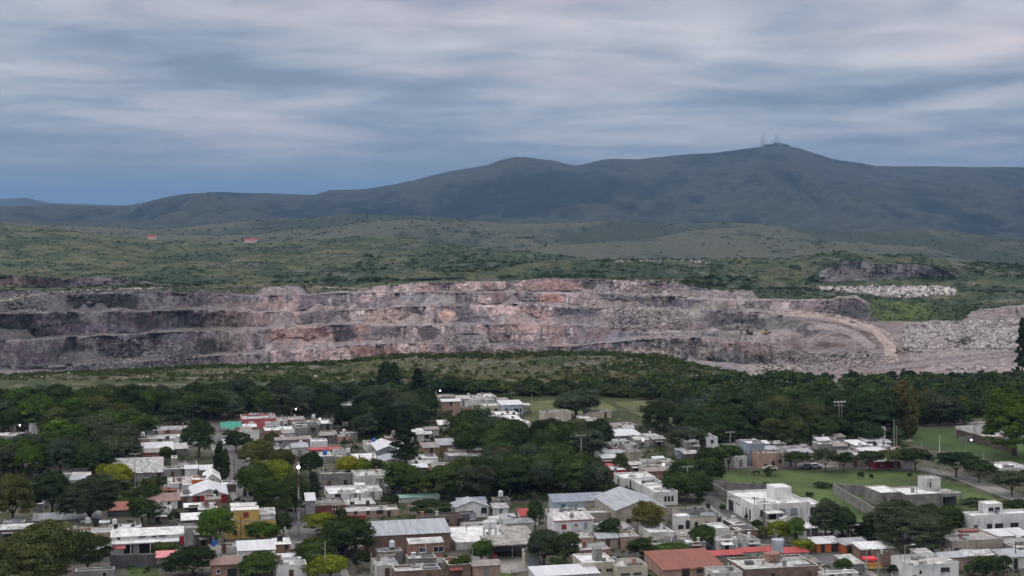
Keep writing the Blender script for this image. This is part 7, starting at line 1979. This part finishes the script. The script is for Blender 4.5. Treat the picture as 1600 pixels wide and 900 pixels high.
def horse(loc, rz):
    e = thing('horse', loc, rz, 'dark brown horse grazing on the park edge left of the dark bush', 'horse')
    P = [(.55, 0, 1.22, .27), (0, 0, 1.18, .29), (-.55, 0, 1.22, .27), (-.85, 0, 1.25, .19), (-1.15, 0, .95, .13), (-1.38, 0, .55, .10), (-1.45, 0, .38, .10), (-1.62, 0, .14, .065),
         (-.62, .17, 1.0, .13), (-.66, .17, .58, .07), (-.64, .17, .12, .045), (-.70, .17, .04, .055), (-.62, -.17, 1.0, .13), (-.5, -.17, .58, .07), (-.48, -.17, .12, .045), (-.54, -.17, .04, .055),
         (.62, .18, .98, .17), (.52, .18, .72, .09), (.72, .18, .5, .06), (.66, .18, .12, .045), (.60, .18, .04, .055), (.7, -.18, .98, .17), (.64, -.18, .72, .09), (.86, -.18, .5, .06), (.8, -.18, .12, .045), (.74, -.18, .04, .055)]
    E = [(0, 1), (1, 2), (2, 3), (3, 4), (4, 5), (5, 6), (6, 7), (2, 8), (8, 9), (9, 10), (10, 11), (2, 12), (12, 13), (13, 14), (14, 15), (0, 16), (16, 17), (17, 18), (18, 19), (19, 20), (0, 21), (21, 22), (22, 23), (23, 24), (24, 25)]
    hm_ = plain('horse_coat', (.045, .028, .02)); skin_body('body', P, E, hm_, 1, e)
    v, f = tube([(.78, 0, 1.32), (.95, 0, 1.2), (1.0, 0, .7), (.98, 0, .5)], [.03, .05, .07, .02], 6); mesh_from('tail', v, f, plain('horse_hair', (.012, .01, .01)), parent=e)
    v, f = tube([(-.75, 0, 1.46), (-1.05, 0, 1.18), (-1.28, 0, .78)], [.03, .04, .03], 6); mesh_from('mane', v, f, plain('horse_hair', (.012, .01, .01)), parent=e)
    for s in (-1, 1): v, f = tube([(-1.33, s*.06, .68), (-1.3, s*.09, .8)], [.04, .008], 5); mesh_from('ear', v, f, hm_, parent=e)
horse(at(1182, 743), .3)

# ------------------------------------------------------------------ on the mountain top
def crest(x):
    j = int(np.argmin(np.abs(cols-x))); r = np.where(SEG[:, 0] == IDX['ridge'])[0][-1]; return Vector((TX[r, j], TD[r, j], TZ[r, j]))
def tower(x, h, label, w=3.4):
    p = crest(x); e = thing('antenna_tower', p, 0, label, 'antenna tower', 'antenna towers on the summit'); m = MB(); c = [(-w/2, -w/2), (w/2, -w/2), (w/2, w/2), (-w/2, w/2)]
    for a, b in c: m.bar((a, b, -6), (a*.6, b*.6, h), .55, 4)
    for k in range(10):
        for i in range(4): m.bar((c[i][0]*(1-.04*k), c[i][1]*(1-.04*k), h*k/10), (c[(i+1) % 4][0]*(1-.04*k-.04), c[(i+1) % 4][1]*(1-.04*k-.04), h*(k+1)/10), .4, 4)
    m.build('lattice', plain('tower_steel', (.22, .22, .24)), e); MB().cyl(0, 0, h-1, h+10, .8, n=6).build('antenna', DARKM, e)
for x, h, l in ((1189.5, 58, 'leftmost and faintest antenna tower on the summit'), (1194, 66, 'second antenna tower from the left on the summit'), (1212.5, 62, 'left of the two tallest antenna towers on the summit'), (1216.5, 66, 'right of the two tallest antenna towers on the summit')): tower(x, h, l)
for x, w, h, l in ((1194, 14, 9, 'tiny dark hut at the left end of the summit'), (1200, 10, 12, 'small block hut between the summit towers'), (1211, 30, 14, 'largest transmitter building under the tallest towers'), (1219, 22, 12, 'transmitter building right of the tallest towers'), (1226, 26, 10, 'rightmost transmitter building on the summit')):
    e = thing('transmitter_building', crest(x)+Vector((0, -30, -3)), 0, l, 'building', 'summit buildings')
    MB().box(-w/2, w/2, 0, 12, -4, h).build('wall', W['grey'], e); MB().box(-w/2-1, w/2+1, -1, 13, h+.01, h+1.2).build('roof', R['dark'], e)
mm = on('ridge')&(TT > .985)&(CXX > 1196)&(CXX < 1232)
mass('summit_trees', spots_on(mm, 40, 6, 14, 1.0, [LC['black'], LC['dark']], g_), 60, .22, 'dark clump of trees round the summit buildings')
# red-roofed houses on the green ridge
def hill_spot(x, y):
    m = (np.abs(CXX-x) < 1.5)&on('h1'); k = np.argmin(np.where(m, np.abs(YY-y), 1e9)); return Vector((TX.ravel()[k], TD.ravel()[k], TZ.ravel()[k]))
for x, y, n, l in ((231, 374, 1, 'red-roofed house alone on the green ridge, the left one'), (383, 379, 1, 'long red-roofed house on the green ridge, the right one')):
    e = thing('farmhouse', hill_spot(x, y), .1, l, 'house', 'houses on the ridge'); w = 13 if x < 300 else 20
    shell(e, w, 9, 3.2, W['white'], R['redmetal'], 'gablex', rise=2.6)

import collections
print('COUNTS', collections.Counter(o.get('category') for o in bpy.data.objects if o.get('category')).most_common(8))
